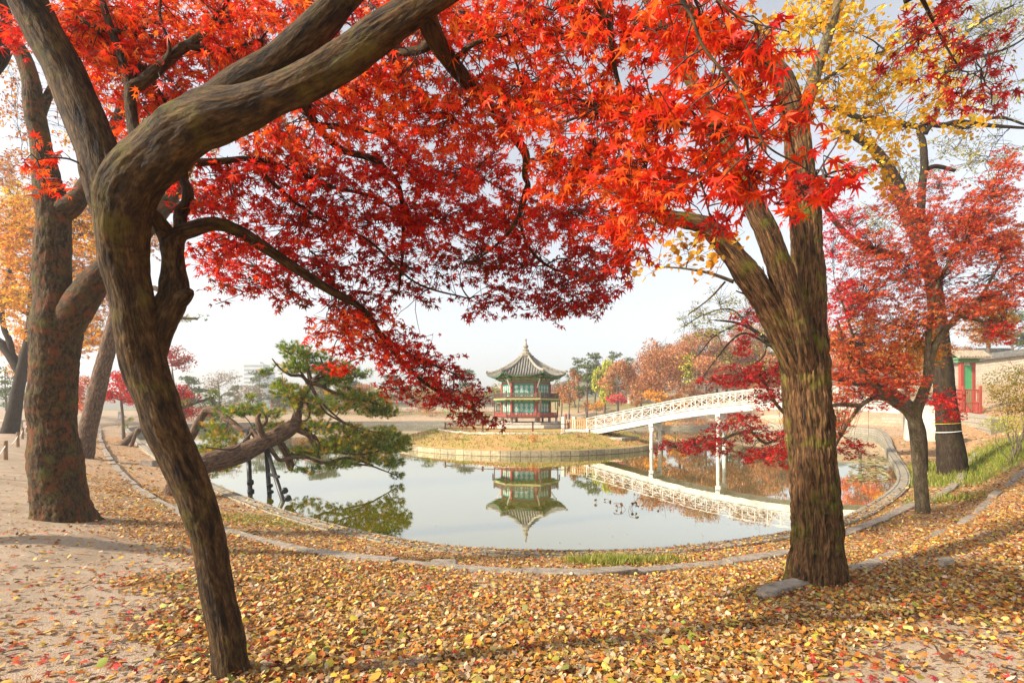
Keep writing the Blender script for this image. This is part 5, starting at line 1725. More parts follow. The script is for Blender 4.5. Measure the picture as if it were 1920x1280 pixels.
cl_ = [(1620, 560, d0, 70, 50), (1700, 520, d0 + .3, 80, 50), (1780, 480, d0 + .3, 80, 50), (1850, 450, d0, 70, 50), (1640, 470, d0 + .3, 80, 45), (1740, 420, d0 + .5, 70, 40), (1860, 370, d0, 60, 50), (1890, 310, d0, 40, 35, 'pink', .7), (1820, 410, d0 + .5, 60, 40), (1600, 640, d0 - .3, 60, 45, 'salmon'), (1680, 610, d0, 70, 45, 'salmon'), (1760, 580, d0 + .4, 60, 40, 'salmon'), (1840, 560, d0, 70, 40), (1660, 690, d0, 70, 40), (1590, 720, d0 - .4, 50, 50, 'pink'), (1700, 720, d0 - .3, 50, 30), (1770, 750, d0 - .5, 40, 22, 'scarlet'), (1785, 778, d0 - .5, 26, 12, 'scarlet'), (1880, 620, d0, 40, 25, 'scarlet', .8), (1575, 790, d0 - 1, 24, 40, 'salmon'), (1600, 840, d0 - 1.2, 36, 20, 'darkred'), (1580, 560, d0 - .6, 40, 60, 'scarlet', .8), (1900, 520, d0, 40, 60), (1560, 480, d0 - .5, 30, 50, 'scarlet', .5), (1890, 450, d0 + 1, 50, 50, 'salmon'), (1590, 420, d0, 50, 50, 'scarlet', .6), (1680, 380, d0 + 1, 70, 40, 'pink', .6), (1760, 350, d0 + 1, 50, 40, 'pink', .5), (1560, 650, d0 - .6, 30, 50, 'salmon', .9), (1620, 640, d0 + 1.5, 70, 60, 'orange', .7), (1720, 650, d0 + 1.5, 70, 50, 'orange', .8), (1860, 600, d0 + 1.5, 60, 50, 'orange', .7), (1650, 740, d0 + .5, 60, 30, 'scarlet', .7)]
T7.cloud(cl_, 'pink', 0.062, 1.15, MAPLE5, twr=0.003, subr=0.008)
T7.cloud([(1450, 700, d0 - 2.4, 55, 26), (1390, 705, d0 - 2.5, 55, 24), (1340, 712, d0 - 2.6, 40, 14, 'darkred', .8), (1440, 745, d0 - 2.4, 40, 26, 'darkred', .8), (1390, 785, d0 - 2.6, 50, 16, 'darkred', .8), (1330, 835, d0 - 2.9, 60, 22), (1270, 838, d0 - 3, 45, 14), (1420, 810, d0 - 2.5, 50, 18, 'darkred', .7), (1440, 850, d0 - 2.4, 45, 18, 'scarlet'), (1400, 855, d0 - 2.6, 40, 16, 'darkred', .6), (1470, 870, d0 - 2.2, 26, 10, 'darkred', .7), (1355, 800, d0 - 2.8, 40, 14, 'darkred', .7), (1470, 830, d0 - 2.2, 40, 30, 'scarlet', .8), (1400, 640, d0 - 2, 30, 30, 'darkred', .7), (1390, 600, d0 - 2, 24, 20, 'darkred', .6), (1420, 570, d0 - 2, 20, 40, 'darkred', .7), (1490, 690, d0 - 2.2, 30, 40, 'darkred', .6)],
         'darkred', 0.060, 1.35, MAPLE5, twr=0.003, subr=0.007)
T7.finish()

# ------------------------------------------------------------------ dark red sprays hanging from a maple outside the frame, top right
gb = np.array([5.2, 1.4, terr1(5.2, 1.4)])
T8 = Tree('maple_tree', gb, 'dark red maple sprays hanging into the upper right in front of the yellow leaves', 'tree', BARK_MAPLE, seed=909)
T8.limb([(5.2, 1.4, gb[2] - .2, 0.11), (5.15, 1.45, gb[2] + .3, 0.09), (4.9, 1.7, 3.5, 0.075), (4.2, 2.1, 5.0, 0.06), (3.2, 2.6, 5.5, 0.04), (2.3, 3.0, 5.2, 0.02)], 'trunk', world=True, sides=16)
T8.limb([(1700, -60, 2.8, 14), (1740, 20, 2.9, 8), (1770, 80, 3.0, 5), (1800, 130, 3.0, 3)], sides=8)
T8.cloud([(1720, 60, 2.9, 50, 50), (1780, 90, 3.0, 50, 50), (1760, 150, 3.0, 60, 40), (1840, 130, 3.1, 45, 45), (1800, 190, 3.1, 50, 30), (1860, 180, 3.2, 40, 30), (1680, 110, 2.9, 40, 40), (1770, 20, 2.9, 60, 40), (1870, 90, 3.2, 40, 40)], 'darkred', 0.048, 0.5, MAPLE, per=7)
T8.finish()

# ------------------------------------------------------------------ trees further off
def far_tree(name, label, px, d, ytop, rx, pal, seed, kind='round', leaf=0.36, cov=1.6, group=None, ybot=None, limbs=7, cat='tree', bark=None, tpl=OVATE, trunk_w=None, x=None):
    r = np.random.default_rng(seed)
    X = (px - CX) / F * d
    zb = terr1(X, d)
    zt = EYE + (HY - ytop) / F * d
    H = zt - zb
    W_ = rx / F * d
    T = Tree(name, (X, d, zb), label, cat, bark or BARK_FAR, group, seed)
    tr = trunk_w or max(0.05, 0.022 * H)
    lean = r.normal(0, 0.04 * H, 2)
    top = 0.72 if kind != 'pine' else 0.95
    T.limb([(X, d, zb - 0.2, tr * 1.35), (X + lean[0] * .1, d + lean[1] * .1, zb + H * .1, tr), (X + lean[0] * .4, d + lean[1] * .4, zb + H * .35, tr * .85), (X + lean[0] * .8, d + lean[1] * .8, zb + H * .55, tr * .6), (X + lean[0], d + lean[1], zb + H * top, tr * .2)], 'trunk', sides=10, m=4, world=True)
    zc0 = zb + H * 0.28 if ybot is None else EYE + (HY - ybot) / F * d
    cen = np.array([X, d, (zc0 + zt) / 2])
    rad = np.array([W_, W_ * 0.9, (zt - zc0) / 2])
    blobs = []
    nb = int(limbs * 3.2)
    for i in range(nb):
        u = r.normal(0, 1, 3); u /= np.linalg.norm(u)
        u *= r.uniform(0.35, 0.80) ** 0.7
        if kind == 'pine':
            zz = r.uniform(-0.9, 0.95)
            wv = (1 - 0.55 * (zz + 1) / 2) * r.uniform(0.2, 0.8)
            an = r.uniform(0, 6.28)
            c = cen + rad * [wv * math.cos(an), wv * math.sin(an), zz]
            br_ = np.array([0.42, 0.42, 0.10]) * rad * r.uniform(0.7, 1.2)
            br_[2] = max(br_[2], 0.35)
        elif kind == 'willow':
            c = cen + rad * u * [0.8, 0.8, 0.75]
            br_ = np.array([0.28, 0.28, 0.42]) * rad * r.uniform(0.7, 1.2)
        else:
            c = cen + rad * u
            br_ = np.array([0.34, 0.34, 0.26]) * rad * r.uniform(0.6, 1.25)
        blobs.append((c, br_))
    sk = T.skel[0]
    lim = MB()
    for i, (c, b_) in enumerate(blobs):
        zz = np.clip(c[2] - 0.35 * np.hypot(*(c[:2] - [X, d])), zb + H * 0.15, zb + H * top)
        s = sk[np.argmin(np.abs(sk[:, 2] - zz))]
        q = T.bend(s[:3], c, 0.08, 6, 0.07)
        q2 = catmull(np.c_[q, np.linspace(max(s[3] * 0.55, 0.03), 0.02, 6)], 2)
        lim.tube(q2[:, :3], q2[:, 3], 5, cap=False)
        for j in range(3):
            u = r.normal(0, 1, 3)
            e = c + b_ * u * 0.7
            lim.tube(T.bend(q2[r.integers(4, len(q2)), :3], e, 0.05, 4, 0.08), np.linspace(0.035, 0.012, 4), 4, cap=False)
        apx = b_[0] * max(b_[2], b_[0] * .4) * math.pi
        n = int(cov * apx / (0.30 * leaf * leaf))
        n = min(n, 1400)
        u = r.normal(0, 1, (n, 3)); u /= np.linalg.norm(u, axis=1)[:, None]
        u *= r.uniform(0.15, 1, (n, 1)) ** 0.5
        pos = c + u * b_
        if kind == 'willow':
            Rm = rot_from(r.uniform(0, 6.28, n), r.normal(-1.3, 0.25, n), r.normal(0, 0.5, n))
        elif kind == 'pine':
            Rm = rot_from(r.uniform(0, 6.28, n), r.normal(0.7, 0.5, n), r.normal(0, 0.5, n))
        else:
            Rm = rot_from(r.uniform(0, 6.28, n), r.normal(-0.2, 0.8, n), r.normal(0, 0.7, n))
        sh = 1 + r.normal(0, 0.10)
        T.lv.add(tpl, pos, Rm, leaf * r.uniform(0.6, 1.3, n), np.clip(palette(PAL[pal], n, r, 0.15) * sh, 0.004, 0.95))
    c_ = T.lv.build('crown', LEAF_FAR, T.o)
    lim.build('branches', bark or BARK_FAR, T.o, smooth=True)
    return T


FT = [
    ('pine_tree', 'tall green pine with a bare lower trunk, right of the pavilion', 1100, 92, 674, 32, 'conifer', 'pine', 0.42, 1.8, 742),
    ('pine_tree', 'slender green pine just right of the pavilion roof', 1068, 104, 702, 17, 'conifer', 'pine', 0.42, 1.0, 750),
    ('willow_tree', 'yellow green weeping tree on the far bank', 1133, 90, 665, 33, 'willow', 'willow', 0.40, 2.2, 756),
    ('oak_tree', 'orange brown tree overlapping the yellow green weeping tree', 1158, 84, 666, 40, 'oak', 'round', 0.34, 1.6, 748),
    ('oak_tree', 'tallest russet tree behind the bridge, with pale branches showing', 1242, 82, 634, 62, 'oak', 'round', 0.34, 1.6, 752),
    ('oak_tree', 'russet tree between the small tiled hall and the tallest russet tree', 1202, 98, 668, 30, 'oak', 'round', 0.38, 1.3, 735),
    ('oak_tree', 'broad salmon brown tree behind the bridge lattice', 1322, 90, 662, 56, 'oak', 'round', 0.36, 1.4, 752),
    ('oak_tree', 'salmon brown tree behind the bridge, close to the left limb of the big trunk', 1398, 94, 682, 50, 'oak', 'round', 0.36, 1.4, 755),
    ('oak_tree', 'brown tree half hidden by the big furrowed trunk', 1462, 92, 668, 50, 'oak', 'round', 0.36, 1.4, 755),
    ('small_tree', 'low orange tree at the foot of the tallest russet tree', 1232, 77, 726, 26, 'orange', 'round', 0.30, 1.4, 757),
    ('maple_tree', 'small rose red maple on the far bank under the weeping tree', 1156, 75, 737, 24, 'rose', 'round', 0.26, 1.6, 760),
    ('small_tree', 'low tan tree on the far bank beside the pavilion balcony', 1052, 92, 718, 18, 'tan', 'round', 0.32, 1.1, 758),
    ('small_tree', 'thin brown tree in front of the green pines', 1084, 96, 722, 16, 'oak', 'round', 0.32, 0.8, 756),
    ('pine_tree', 'dark pine on the ridge behind the russet trees', 1180, 118, 672, 24, 'conifer', 'pine', 0.5, 1.4, 730),
    ('pine_tree', 'dark pine on the ridge above the bridge, left of a second one', 1300, 125, 664, 34, 'conifer', 'pine', 0.5, 1.5, 730),
    ('pine_tree', 'dark pine on the ridge above the bridge, nearest the big trunk', 1375, 128, 668, 40, 'conifer', 'pine', 0.5, 1.5, 730),
    ('pine_tree', 'dark pine on the ridge right behind the big furrowed trunk', 1450, 120, 662, 40, 'conifer', 'pine', 0.5, 1.5, 730),
    ('orange_tree', 'orange yellow tree behind the thin forked maple', 1695, 62, 632, 60, 'orange', 'round', 0.30, 1.6, 715),
    ('orange_tree', 'salmon orange tree behind the maple, next to the big furrowed trunk', 1612, 70, 640, 46, 'salmon', 'round', 0.30, 1.5, 730),
    ('orange_tree', 'tall pale orange tree rising above the palace wall at right', 1850, 92, 540, 66, 'oak', 'round', 0.42, 1.5, 655),
    ('pine_tree', 'green pine behind the palace wall at the right edge', 1905, 105, 585, 55, 'conifer', 'pine', 0.5, 1.6, 670),
    ('orange_tree', 'low orange tree behind the little gate', 1795, 96, 640, 40, 'oak', 'round', 0.40, 1.4, 690),
    ('bare_tree', 'nearly leafless grey brown tree on the left far bank, left of the towers', 412, 104, 682, 42, 'grey', 'round', 0.34, 0.30, 770),
    ('bare_tree', 'smaller bare brown tree under the hazy towers', 470, 112, 712, 30, 'grey', 'round', 0.36, 0.4, 772),
    ('pine_tree', 'hazy pale green pine behind the low pine, right of the towers', 532, 108, 703, 34, 'conifer', 'pine', 0.45, 1.3, 765),
    ('pine_tree', 'hazy pine behind the top of the low pine', 600, 112, 690, 40, 'conifer', 'pine', 0.45, 1.2, 765),
    ('pine_tree', 'dark green young pine beside the crimson maple on the left bank', 400, 62, 732, 26, 'conifer', 'pine', 0.30, 1.7, 790),
    ('maple_tree', 'crimson maple hanging over the pond, just right of the bent trunk', 345, 40, 716, 42, 'scarlet', 'round', 0.16, 1.7, 800),
    ('maple_tree', 'scarlet maple seen between the leaning grey trunk and the bent maple', 232, 42, 690, 46, 'scarlet', 'round', 0.17, 1.5, 770),
    ('maple_tree', 'pinkish orange maple left of the leaning grey trunk', 162, 48, 700, 36, 'salmon', 'round', 0.19, 1.4, 780),
    ('small_tree', 'red and green tree top beside the upper part of the second stem', 335, 52, 640, 34, 'crimson', 'round', 0.22, 0.7, 700),
    ('pine_tree', 'hazy grey green pine at the far left edge', 12, 78, 690, 30, 'conifer', 'pine', 0.4, 1.4, 770),
    ('pine_tree', 'hazy green pine behind the crimson maple', 360, 88, 708, 32, 'conifer', 'pine', 0.4, 1.4, 770),
    ('small_tree', 'hazy tan tree right of the low pine on the far shore', 800, 104, 726, 30, 'tan', 'round', 0.36, 1.5, 774),
    ('small_tree', 'hazy russet tree on the far shore left of the pavilion', 885, 106, 735, 26, 'oak', 'round', 0.36, 1.4, 774),
    ('small_tree', 'hazy olive tree on the far shore behind the maple tips', 700, 106, 724, 34, 'olive', 'round', 0.36, 1.6, 774),
    ('orange_tree', 'pale orange tree behind the thick flaking trunk', 60, 62, 600, 60, 'orange', 'round', 0.30, 1.2, 730),
]
FTO = []
for i, (nm, lb, px, d, yt, rx, pal, kd, lf, cv, yb) in enumerate(FT):
    FTO.append(far_tree(nm, lb, px, d, yt, rx, pal, 900 + i, kd, lf, cv, ybot=yb))

# the wood behind: copies of those trees further back
for grp, lb, lst in (('russet trees filling the wood behind the bridge', 'russet tree in the wood on the far bank behind the bridge', [(4, 1275, 106, 1.02, 1), (6, 1345, 108, 1.05, 2), (7, 1425, 108, 1.1, 3), (8, 1500, 104, 1.05, 4), (5, 1222, 112, 1.1, 5), (6, 1540, 100, 1.1, 2.5), (4, 1385, 118, 0.95, 4.4), (7, 1290, 92, 0.75, 1.5), (8, 1430, 88, 0.75, 0.3), (5, 1265, 88, 0.6, 3.3), (4, 1305, 99, 1.2, 2.9), (6, 1362, 101, 1.2, 4.1), (7, 1450, 99, 1.3, 5.1), (5, 1232, 105, 1.45, 0.8), (8, 1192, 110, 1.15, 1.9), (4, 1410, 110, 1.2, 0.2), (7, 1640, 96, 1.1, 1.1), (8, 1740, 104, 1.15, 2.2)]),
                     ('green trees behind the pavilion', 'green pine in the hazy wood to the right behind the pavilion', [(0, 1115, 108, 1.0, 2), (1, 1045, 118, 0.9, 1), (0, 1086, 122, 0.95, 4), (1, 1125, 116, 1.1, 3), (0, 1152, 120, 1.05, 5), (1, 1210, 125, 1.2, 2)]),
                     ('brown thicket right of the pavilion', 'small brown tree in the thicket right of the pavilion', [(11, 1066, 84, 0.9, 2), (12, 1100, 88, 0.8, 1), (11, 1078, 100, 1.1, 4), (9, 1118, 80, 0.7, 2), (12, 1042, 100, 1.0, 3), (11, 1190, 80, 0.8, 1), (9, 1270, 80, 0.8, 3), (9, 1350, 84, 0.8, 5)]),
                     ('hazy trees on the left far shore', 'hazy tree on the far shore to the left of the pavilion', [(24, 660, 120, 1.1, 2), (25, 735, 124, 0.9, 1), (33, 840, 122, 1.1, 4), (35, 770, 126, 1.2, 3), (34, 915, 124, 1.1, 1), (25, 490, 128, 1.0, 2), (32, 440, 118, 0.9, 3), (33, 585, 116, 1.5, 1), (35, 640, 117, 1.5, 2), (33, 700, 116, 1.4, 3), (34, 755, 118, 1.4, 4), (35, 815, 117, 1.3, 5), (33, 870, 116, 1.3, 0.5), (25, 620, 132, 1.2, 1.4), (24, 800, 130, 1.2, 2.4), (35, 930, 118, 1.2, 2), (25, 870, 134, 1.1, 3.3)])):
    for k, px, d, scl, rz in lst:
        X = (px - CX) / F * d
        c = copy_tree(FTO[k].o, (X, d, terr1(X, d) - 0.1), lb, scl, rz)
        c['group'] = grp

# sparse olive tree on the right far bank
gb = ground(1733, 884)
T9 = Tree('olive_tree', gb, 'airy tree with fine olive leaves and thin dark branches, left of the big furrowed trunk', 'tree', BARK_DARK, seed=1010)
d0 = gb[1]
T9.limb([(1733, 900, d0, 22), (1732, 880, d0, 18), (1726, 800, d0, 17), (1690, 745, d0, 16), (1600, 715, d0, 14), (1530, 700, d0, 12), (1478, 685, d0, 11), (1450, 650, d0, 9), (1415, 620, d0, 7), (1380, 605, d0, 5), (1340, 600, d0, 3)], 'trunk', sides=10)
for b_ in ([(1455, 655, d0, 5), (1400, 625, d0, 4), (1370, 640, d0, 4), (1345, 670, d0, 3), (1315, 710, d0, 2)], [(1470, 680, d0, 7), (1440, 600, d0, 6), (1410, 560, d0, 4), (1380, 545, d0, 3)], [(1415, 620, d0, 4), (1370, 580, d0, 3), (1320, 590, d0, 2), (1285, 610, d0, 2)],
           [(1450, 600, d0, 4), (1440, 540, d0, 3), (1430, 500, d0, 2)], [(1385, 607, d0, 3), (1340, 630, d0, 2.4), (1310, 665, d0, 2)], [(1440, 640, d0, 4), (1430, 670, d0, 3), (1400, 690, d0, 2)]):
    T9.limb(b_, sides=6, lump=0.15)
T9.cloud([(1300, 610, d0, 40, 36), (1350, 570, d0, 50, 36), (1345, 630, d0, 44, 34), (1400, 590, d0, 50, 40), (1410, 540, d0, 46, 36), (1440, 640, d0, 40, 40), (1370, 670, d0, 40, 20), (1450, 560, d0, 40, 40), (1290, 690, d0, 14, 44, 'willow', 2.4), (1420, 690, d0, 40, 16, 'willow', 1.0), (1330, 600, d0, 50, 40)], 'olive', 0.10, 0.40, OVATE, twr=0.006, subr=0.022, per=8, depth=0.15)
T9.finish(LEAF_FAR)

# leaning pine stems at the water's edge on the left
gb = ground(238, 836)
T10 = Tree('pine_tree', gb, 'pair of leaning pine stems at the water edge, seen left of the bent maple', 'tree', BARK_PINE, seed=1111)
d0 = gb[1]
T10.limb([(222, 842, d0, 18), (232, 832, d0, 15), (250, 815, d0, 12), (275, 795, d0, 11), (310, 775, d0, 9), (350, 760, d0, 7), (400, 745, d0 + 1, 4)], 'trunk', sides=14)
T10.limb([(243, 846, d0 - .5, 9), (247, 835, d0 - .5, 8), (254, 815, d0 - .5, 7), (262, 800, d0, 6), (280, 790, d0, 5)], 'trunk', sides=12)
pine_pads(T10, [(300, 770, d0, 30, 8, .2), (345, 755, d0, 30, 9, .2), (395, 742, d0 + 1, 26, 10, .15), (405, 765, d0 + 1, 26, 8, .2), (240, 785, d0, 12, 6, .5), (230, 800, d0, 10, 5, .5)], 0.28, 0.9, n=14, wd=0.03)
T10.finish(NEEDLE)

# ------------------------------------------------------------------ shrubs
def shrub(label, px, py, d, rx, ry, pal, seed, leaf, cov, zfix=None, name='shrub', spikes=8):
    r = np.random.default_rng(seed)
    c = P(px, py, d)
    zb = zfix if zfix is not None else terr1(c[0], c[1])
    T = Tree(name, (c[0], c[1], zb), label, 'shrub', BARK_FAR, None, seed)
    mb = MB()
    W_, Hh = rx / F * d, ry / F * d
    for i in range(spikes):
        e = c + r.normal(0, 0.4, 3) * [W_, W_, Hh]
        q = T.bend([c[0] + r.normal(0, .1) * W_, c[1], zb - 0.05], e, 0.05, 6, 0.08)
        q2 = catmull(np.c_[q, np.linspace(0.008 + 0.01 * W_, 0.003, 6)], 2)
        mb.tube(q2[:, :3], q2[:, 3], 5, cap=False)
        T.skel.append(q2)
    mb.build('stem', BARK_FAR, T.o)
    n = int(cov * math.pi * W_ * Hh / (0.3 * leaf ** 2))
    u = r.normal(0, 1, (n, 3)); u /= np.linalg.norm(u, axis=1)[:, None]
    u *= r.uniform(0.1, 1, (n, 1)) ** 0.45
    lob = 1 + 0.35 * (vnoise(u * 2.2 + seed, seed) - 0.5) * 2
    pos = c + u * lob[:, None] * [W_, W_ * 0.9, Hh]
    pos = pos[pos[:, 2] > zb]
    n = len(pos)
    T.lv.add(OVATE, pos, rot_from(r.uniform(0, 6.28, n), r.normal(0.2, 0.8, n), r.normal(0, 0.7, n)), leaf * r.uniform(0.6, 1.2, n), palette(PAL[pal], n, r))
    T.lv.build('foliage', LEAF_FAR if d > 30 else LEAF, T.o)


shrub('large yellow green shrub turning brown at the right edge of the picture', 1915, 735, 19, 56, 55, 'bush', 31, 0.075, 2.2)
shrub('low green yellow shrub below the larger one at the right edge', 1895, 795, 18, 44, 20, 'willow', 32, 0.07, 1.4)
for i, (px, d, rx, ry, pal) in enumerate(((1000, 33.5, 12, 8, 'salmon'), (975, 34.5, 8, 5, 'oak'), (855, 35.5, 8, 6, 'oak'), (835, 36, 7, 8, 'grey'), (1085, 35.5, 9, 6, 'oak'), (905, 37, 5, 8, 'grey'))):
    X = (px - CX) / F * d
    z = float(isl_h(np.array([X]), np.array([d]))[0])
    lab = ['salmon red shrub on the island slope below the pavilion', 'little brown shrub beside the salmon red one on the island', 'brown shrub on the left of the island slope', 'thin grey shrub at the left end of the island', 'brown shrub on the island slope near the bridge abutment', 'thin grey shrub on the island under the maple tips'][i]
    shrub(lab, px, HY + (EYE - z - ry / F * d * 0.8) / d * F, d, rx, ry, pal, 50 + i, 0.10, 0.9 if pal != 'grey' else 0.35, zfix=z, spikes=9)

rs = np.random.default_rng(61)
for i in range(16):
    d = rs.uniform(72, 86)
    px = 1085 + i * 26 + rs.uniform(-8, 8)
    z = terr1((px - CX) / F * d, d)
    ry = rs.uniform(5, 9)
    shrub('low rust coloured shrub in the row along the far bank under the russet trees', px, HY + (EYE - z - ry / F * d * 0.7) / d * F, d, rs.uniform(12, 20), ry, ['oak', 'tan', 'oak', 'gold'][i % 4], 300 + i, 0.2, 1.2, zfix=z, spikes=5)
    for o_ in [o_ for o_ in COL.objects if o_.name.startswith('shrub') and o_.get('label', '').startswith('low rust')]:
        o_['group'] = 'rust shrubs along the far bank'

for i in range(9):
    d = rs.uniform(95.5, 100)
    px = 560 + i * 42 + rs.uniform(-10, 10)
    z = terr1((px - CX) / F * d, d)
    ry = rs.uniform(7, 12)
    shrub('low brownish shrub in the hazy row along the left far shore', px, HY + (EYE - z - ry / F * d * 0.7) / d * F, d, rs.uniform(20, 32), ry, ['tan', 'olive', 'oak'][i % 3], 400 + i, 0.26, 1.0, zfix=z, spikes=5)
for o_ in COL.objects:
    if o_.get('label', '').startswith('low brownish shrub in the hazy row'):
        o_['group'] = 'hazy shrubs along the left far shore'

# ------------------------------------------------------------------ buildings and walls far off
GLASSY = mat_noise('pale_tower_facade', (0.42, 0.46, 0.50), (0.55, 0.58, 0.60), 0.2, 0.5, 0.0)
DARKGL = mat_flat('tower_window_glass', (0.16, 0.20, 0.24), 0.25, 0.2, 0.5, 0.0)
for (x0, x1, yt, d, lb) in ((456, 493, 682, 400, 'tall pale office tower fading into haze above the left trees'), (494, 503, 697, 420, 'lower narrow tower fading into haze, beside the taller one')):
    a, c = P(x0, yt, d), P(x1, yt, d)
    W_ = c[0] - a[0]
    zt = a[2]
    bl = thing('office_tower', ((a[0] + c[0]) / 2, d, 1), lb, 'building')
    mb = MB(); mb.box(((a[0] + c[0]) / 2, d + 6, zt / 2), (W_, 12, zt)); mb.box(((a[0] + c[0]) / 2, d + 6, zt + 1), (W_ * 0.5, 6, 2)); mb.build('wall', GLASSY, bl)
    nf = int(zt / 3.2)
    for i in range(nf):
        mb = MB()
        mb.box(((a[0] + c[0]) / 2, d - 0.02, 2.2 + i * 3.2), (W_ * 0.92, 0.1, 1.5))
        mb.build('window_band', DARKGL, bl)

HALLRED = mat_flat('hall_red_wood', (0.24, 0.07, 0.05), 0.7, 0.2)
PLASTER = mat_flat('pale_plaster', (0.55, 0.50, 0.42), 0.9, 0.1)


def tiled_roof(mb, c, L, W_, z, h, rz=0.0, n=12):
    """gabled tiled roof with a gently sagging slope"""
    ca, sa = math.cos(rz), math.sin(rz)
    R = np.array([[ca, -sa], [sa, ca]])
    for s in (-1, 1):
        rows = []
        for j in range(6):
            t = j / 5
            y = s * (0.04 + (W_ / 2 - 0.04) * t)
            zz = z + h * (1 - t) ** 1.35
            rows.append([[*(R @ [x, y] + c), zz] for x in np.linspace(-L / 2, L / 2, 9)])
        rows = np.array(rows)
        v = np.vstack([rows.reshape(-1, 3), rows.reshape(-1, 3) - [0, 0, 0.12]])
        f = []
        for j in range(5):
            for i in range(8):
                q = j * 9 + i
                f += [(q, q + 1, q + 10, q + 9), (54 + q, 54 + q + 9, 54 + q + 10, 54 + q + 1)]
        for i in range(8):
            f.append((45 + i, 46 + i, 54 + 46 + i, 54 + 45 + i))
        for j in range(5):
            for e in (0, 8):
                f.append((j * 9 + e, (j + 1) * 9 + e, 54 + (j + 1) * 9 + e, 54 + j * 9 + e))
        mb.add(v, f)
        for i in range(n):
            x = -L / 2 + L * (i + 0.5) / n
            mb.tube([[*(R @ [x, s * (0.04 + (W_ / 2 - 0.02) * t)] + c), z + h * (1 - t) ** 1.35 + 0.02] for t in np.linspace(0, 1, 6)], 0.07, 5)


# long low hall on the left far shore
hz = lambda px, d: terr1((px - CX) / F * d, d)
d = 116
xa, xb = (505 - CX) / F * d, (628 - CX) / F * d
zb = hz(560, d)
hall = thing('palace_hall', ((xa + xb) / 2, d, zb), 'long low hall with red columns and grey tiled roof on the hazy left far shore', 'building')
mb = MB(); mb.box(((xa + xb) / 2, d + 2, zb + 0.2), (xb - xa, 5, 0.6)); mb.build('stone_base', STONE_PALE, hall)
mb = MB(); mb.box(((xa + xb) / 2, d + 2.4, zb + 1.5), (xb - xa - 0.6, 3.6, 2.2)); mb.build('wall', PLASTER, hall)
for i in range(11):
    mb = MB(); mb.box((xa + 0.4 + (xb - xa - 0.8) * i / 10, d + 0.4, zb + 1.5), (0.55, 0.3, 2.2)); mb.build('column', HALLRED, hall)
mb = MB(); tiled_roof(mb, np.array([(xa + xb) / 2, d + 2.2]), xb - xa + 1.2, 6.4, zb + 2.6, 1.3, n=36); mb.build('roof', TILE, hall)
# low tiled wall along the left far shore
d = 112
xa, xb = (640 - CX) / F * d, (930 - CX) / F * d
wl = thing('palace_wall', ((xa + xb) / 2, d, hz(780, d)), 'low tile-topped wall along the far shore left of the pavilion', 'wall')
mb = MB(); mb.box(((xa + xb) / 2, d, hz(780, d) + 0.9), (xb - xa, 0.7, 2.0)); mb.build('wall', PLASTER, wl)
mb = MB(); tiled_roof(mb, np.array([(xa + xb) / 2, d]), xb - xa + 0.4, 1.7, hz(780, d) + 1.9, 0.55, n=60); mb.build('coping', TILE, wl)

# small hall behind the russet trees
d = 108
xa, xb = (1184 - CX) / F * d, (1222 - CX) / F * d
zb = EYE + (HY - 748) / F * d
c = np.array([(xa + xb) / 2, d + 1.6])
hl = thing('small_hall', (c[0], c[1], zb), 'small hall with red walls and dark tiled roof behind the russet trees', 'building')
mb = MB(); mb.box((c[0], c[1], (zb - 2 + zb + 1.0) / 2), (xb - xa + 1.2, 4, 3.0)); mb.build('terrace_wall', STONE_PALE, hl)
mb = MB(); mb.box((c[0], c[1], zb + 1.8), (xb - xa - 0.8, 2.8, 1.7)); mb.build('wall', HALLRED, hl)
for i in range(4):
    mb = MB(); mb.box((xa + 0.5 + (xb - xa - 1) * i / 3, d + 0.1, zb + 1.75), (0.22, 0.22, 1.6)); mb.build('column', HALLRED, hl)
mb = MB(); tiled_roof(mb, c, xb - xa + 1.2, 5.0, zb + 2.5, 1.5, n=14); mb.build('roof', TILE, hl)

# palace wall at the right
A_, B_ = np.array([P(1672, 0, 98)[0], 98.0]), np.array([P(1985, 0, 58)[0], 58.0])
dv = (B_ - A_) / np.linalg.norm(B_ - A_)
Lw = np.linalg.norm(B_ - A_)
pw_ = thing('palace_wall', (*((A_ + B_) / 2), 5), 'long pale stone palace wall with a dark tiled coping climbing to the right edge', 'wall')
STONE_WALL = mat_stone('palace_wall_stone', (0.46, 0.41, 0.34), (0.36, 0.325, 0.27), (0.17, 0.15, 0.12), 0.7, 0.34)
nn = 14
tt = np.linspace(0, 1, nn)
ln = A_ + dv * (tt * Lw)[:, None]
nr = np.tile([dv[1], -dv[0]], (nn, 1))
ztop = np.interp(tt, [0, 1], [EYE + (HY - 690) / F * 98, EYE + (HY - 650) / F * 58])
mb = MB(); wall_strip(mb, ln, nr, -0.4, 0.4, terr(ln[:, 0], ln[:, 1], False) - 0.5, ztop - 0.45, tt * Lw); mb.build('wall', STONE_WALL, pw_)
mb = MB()
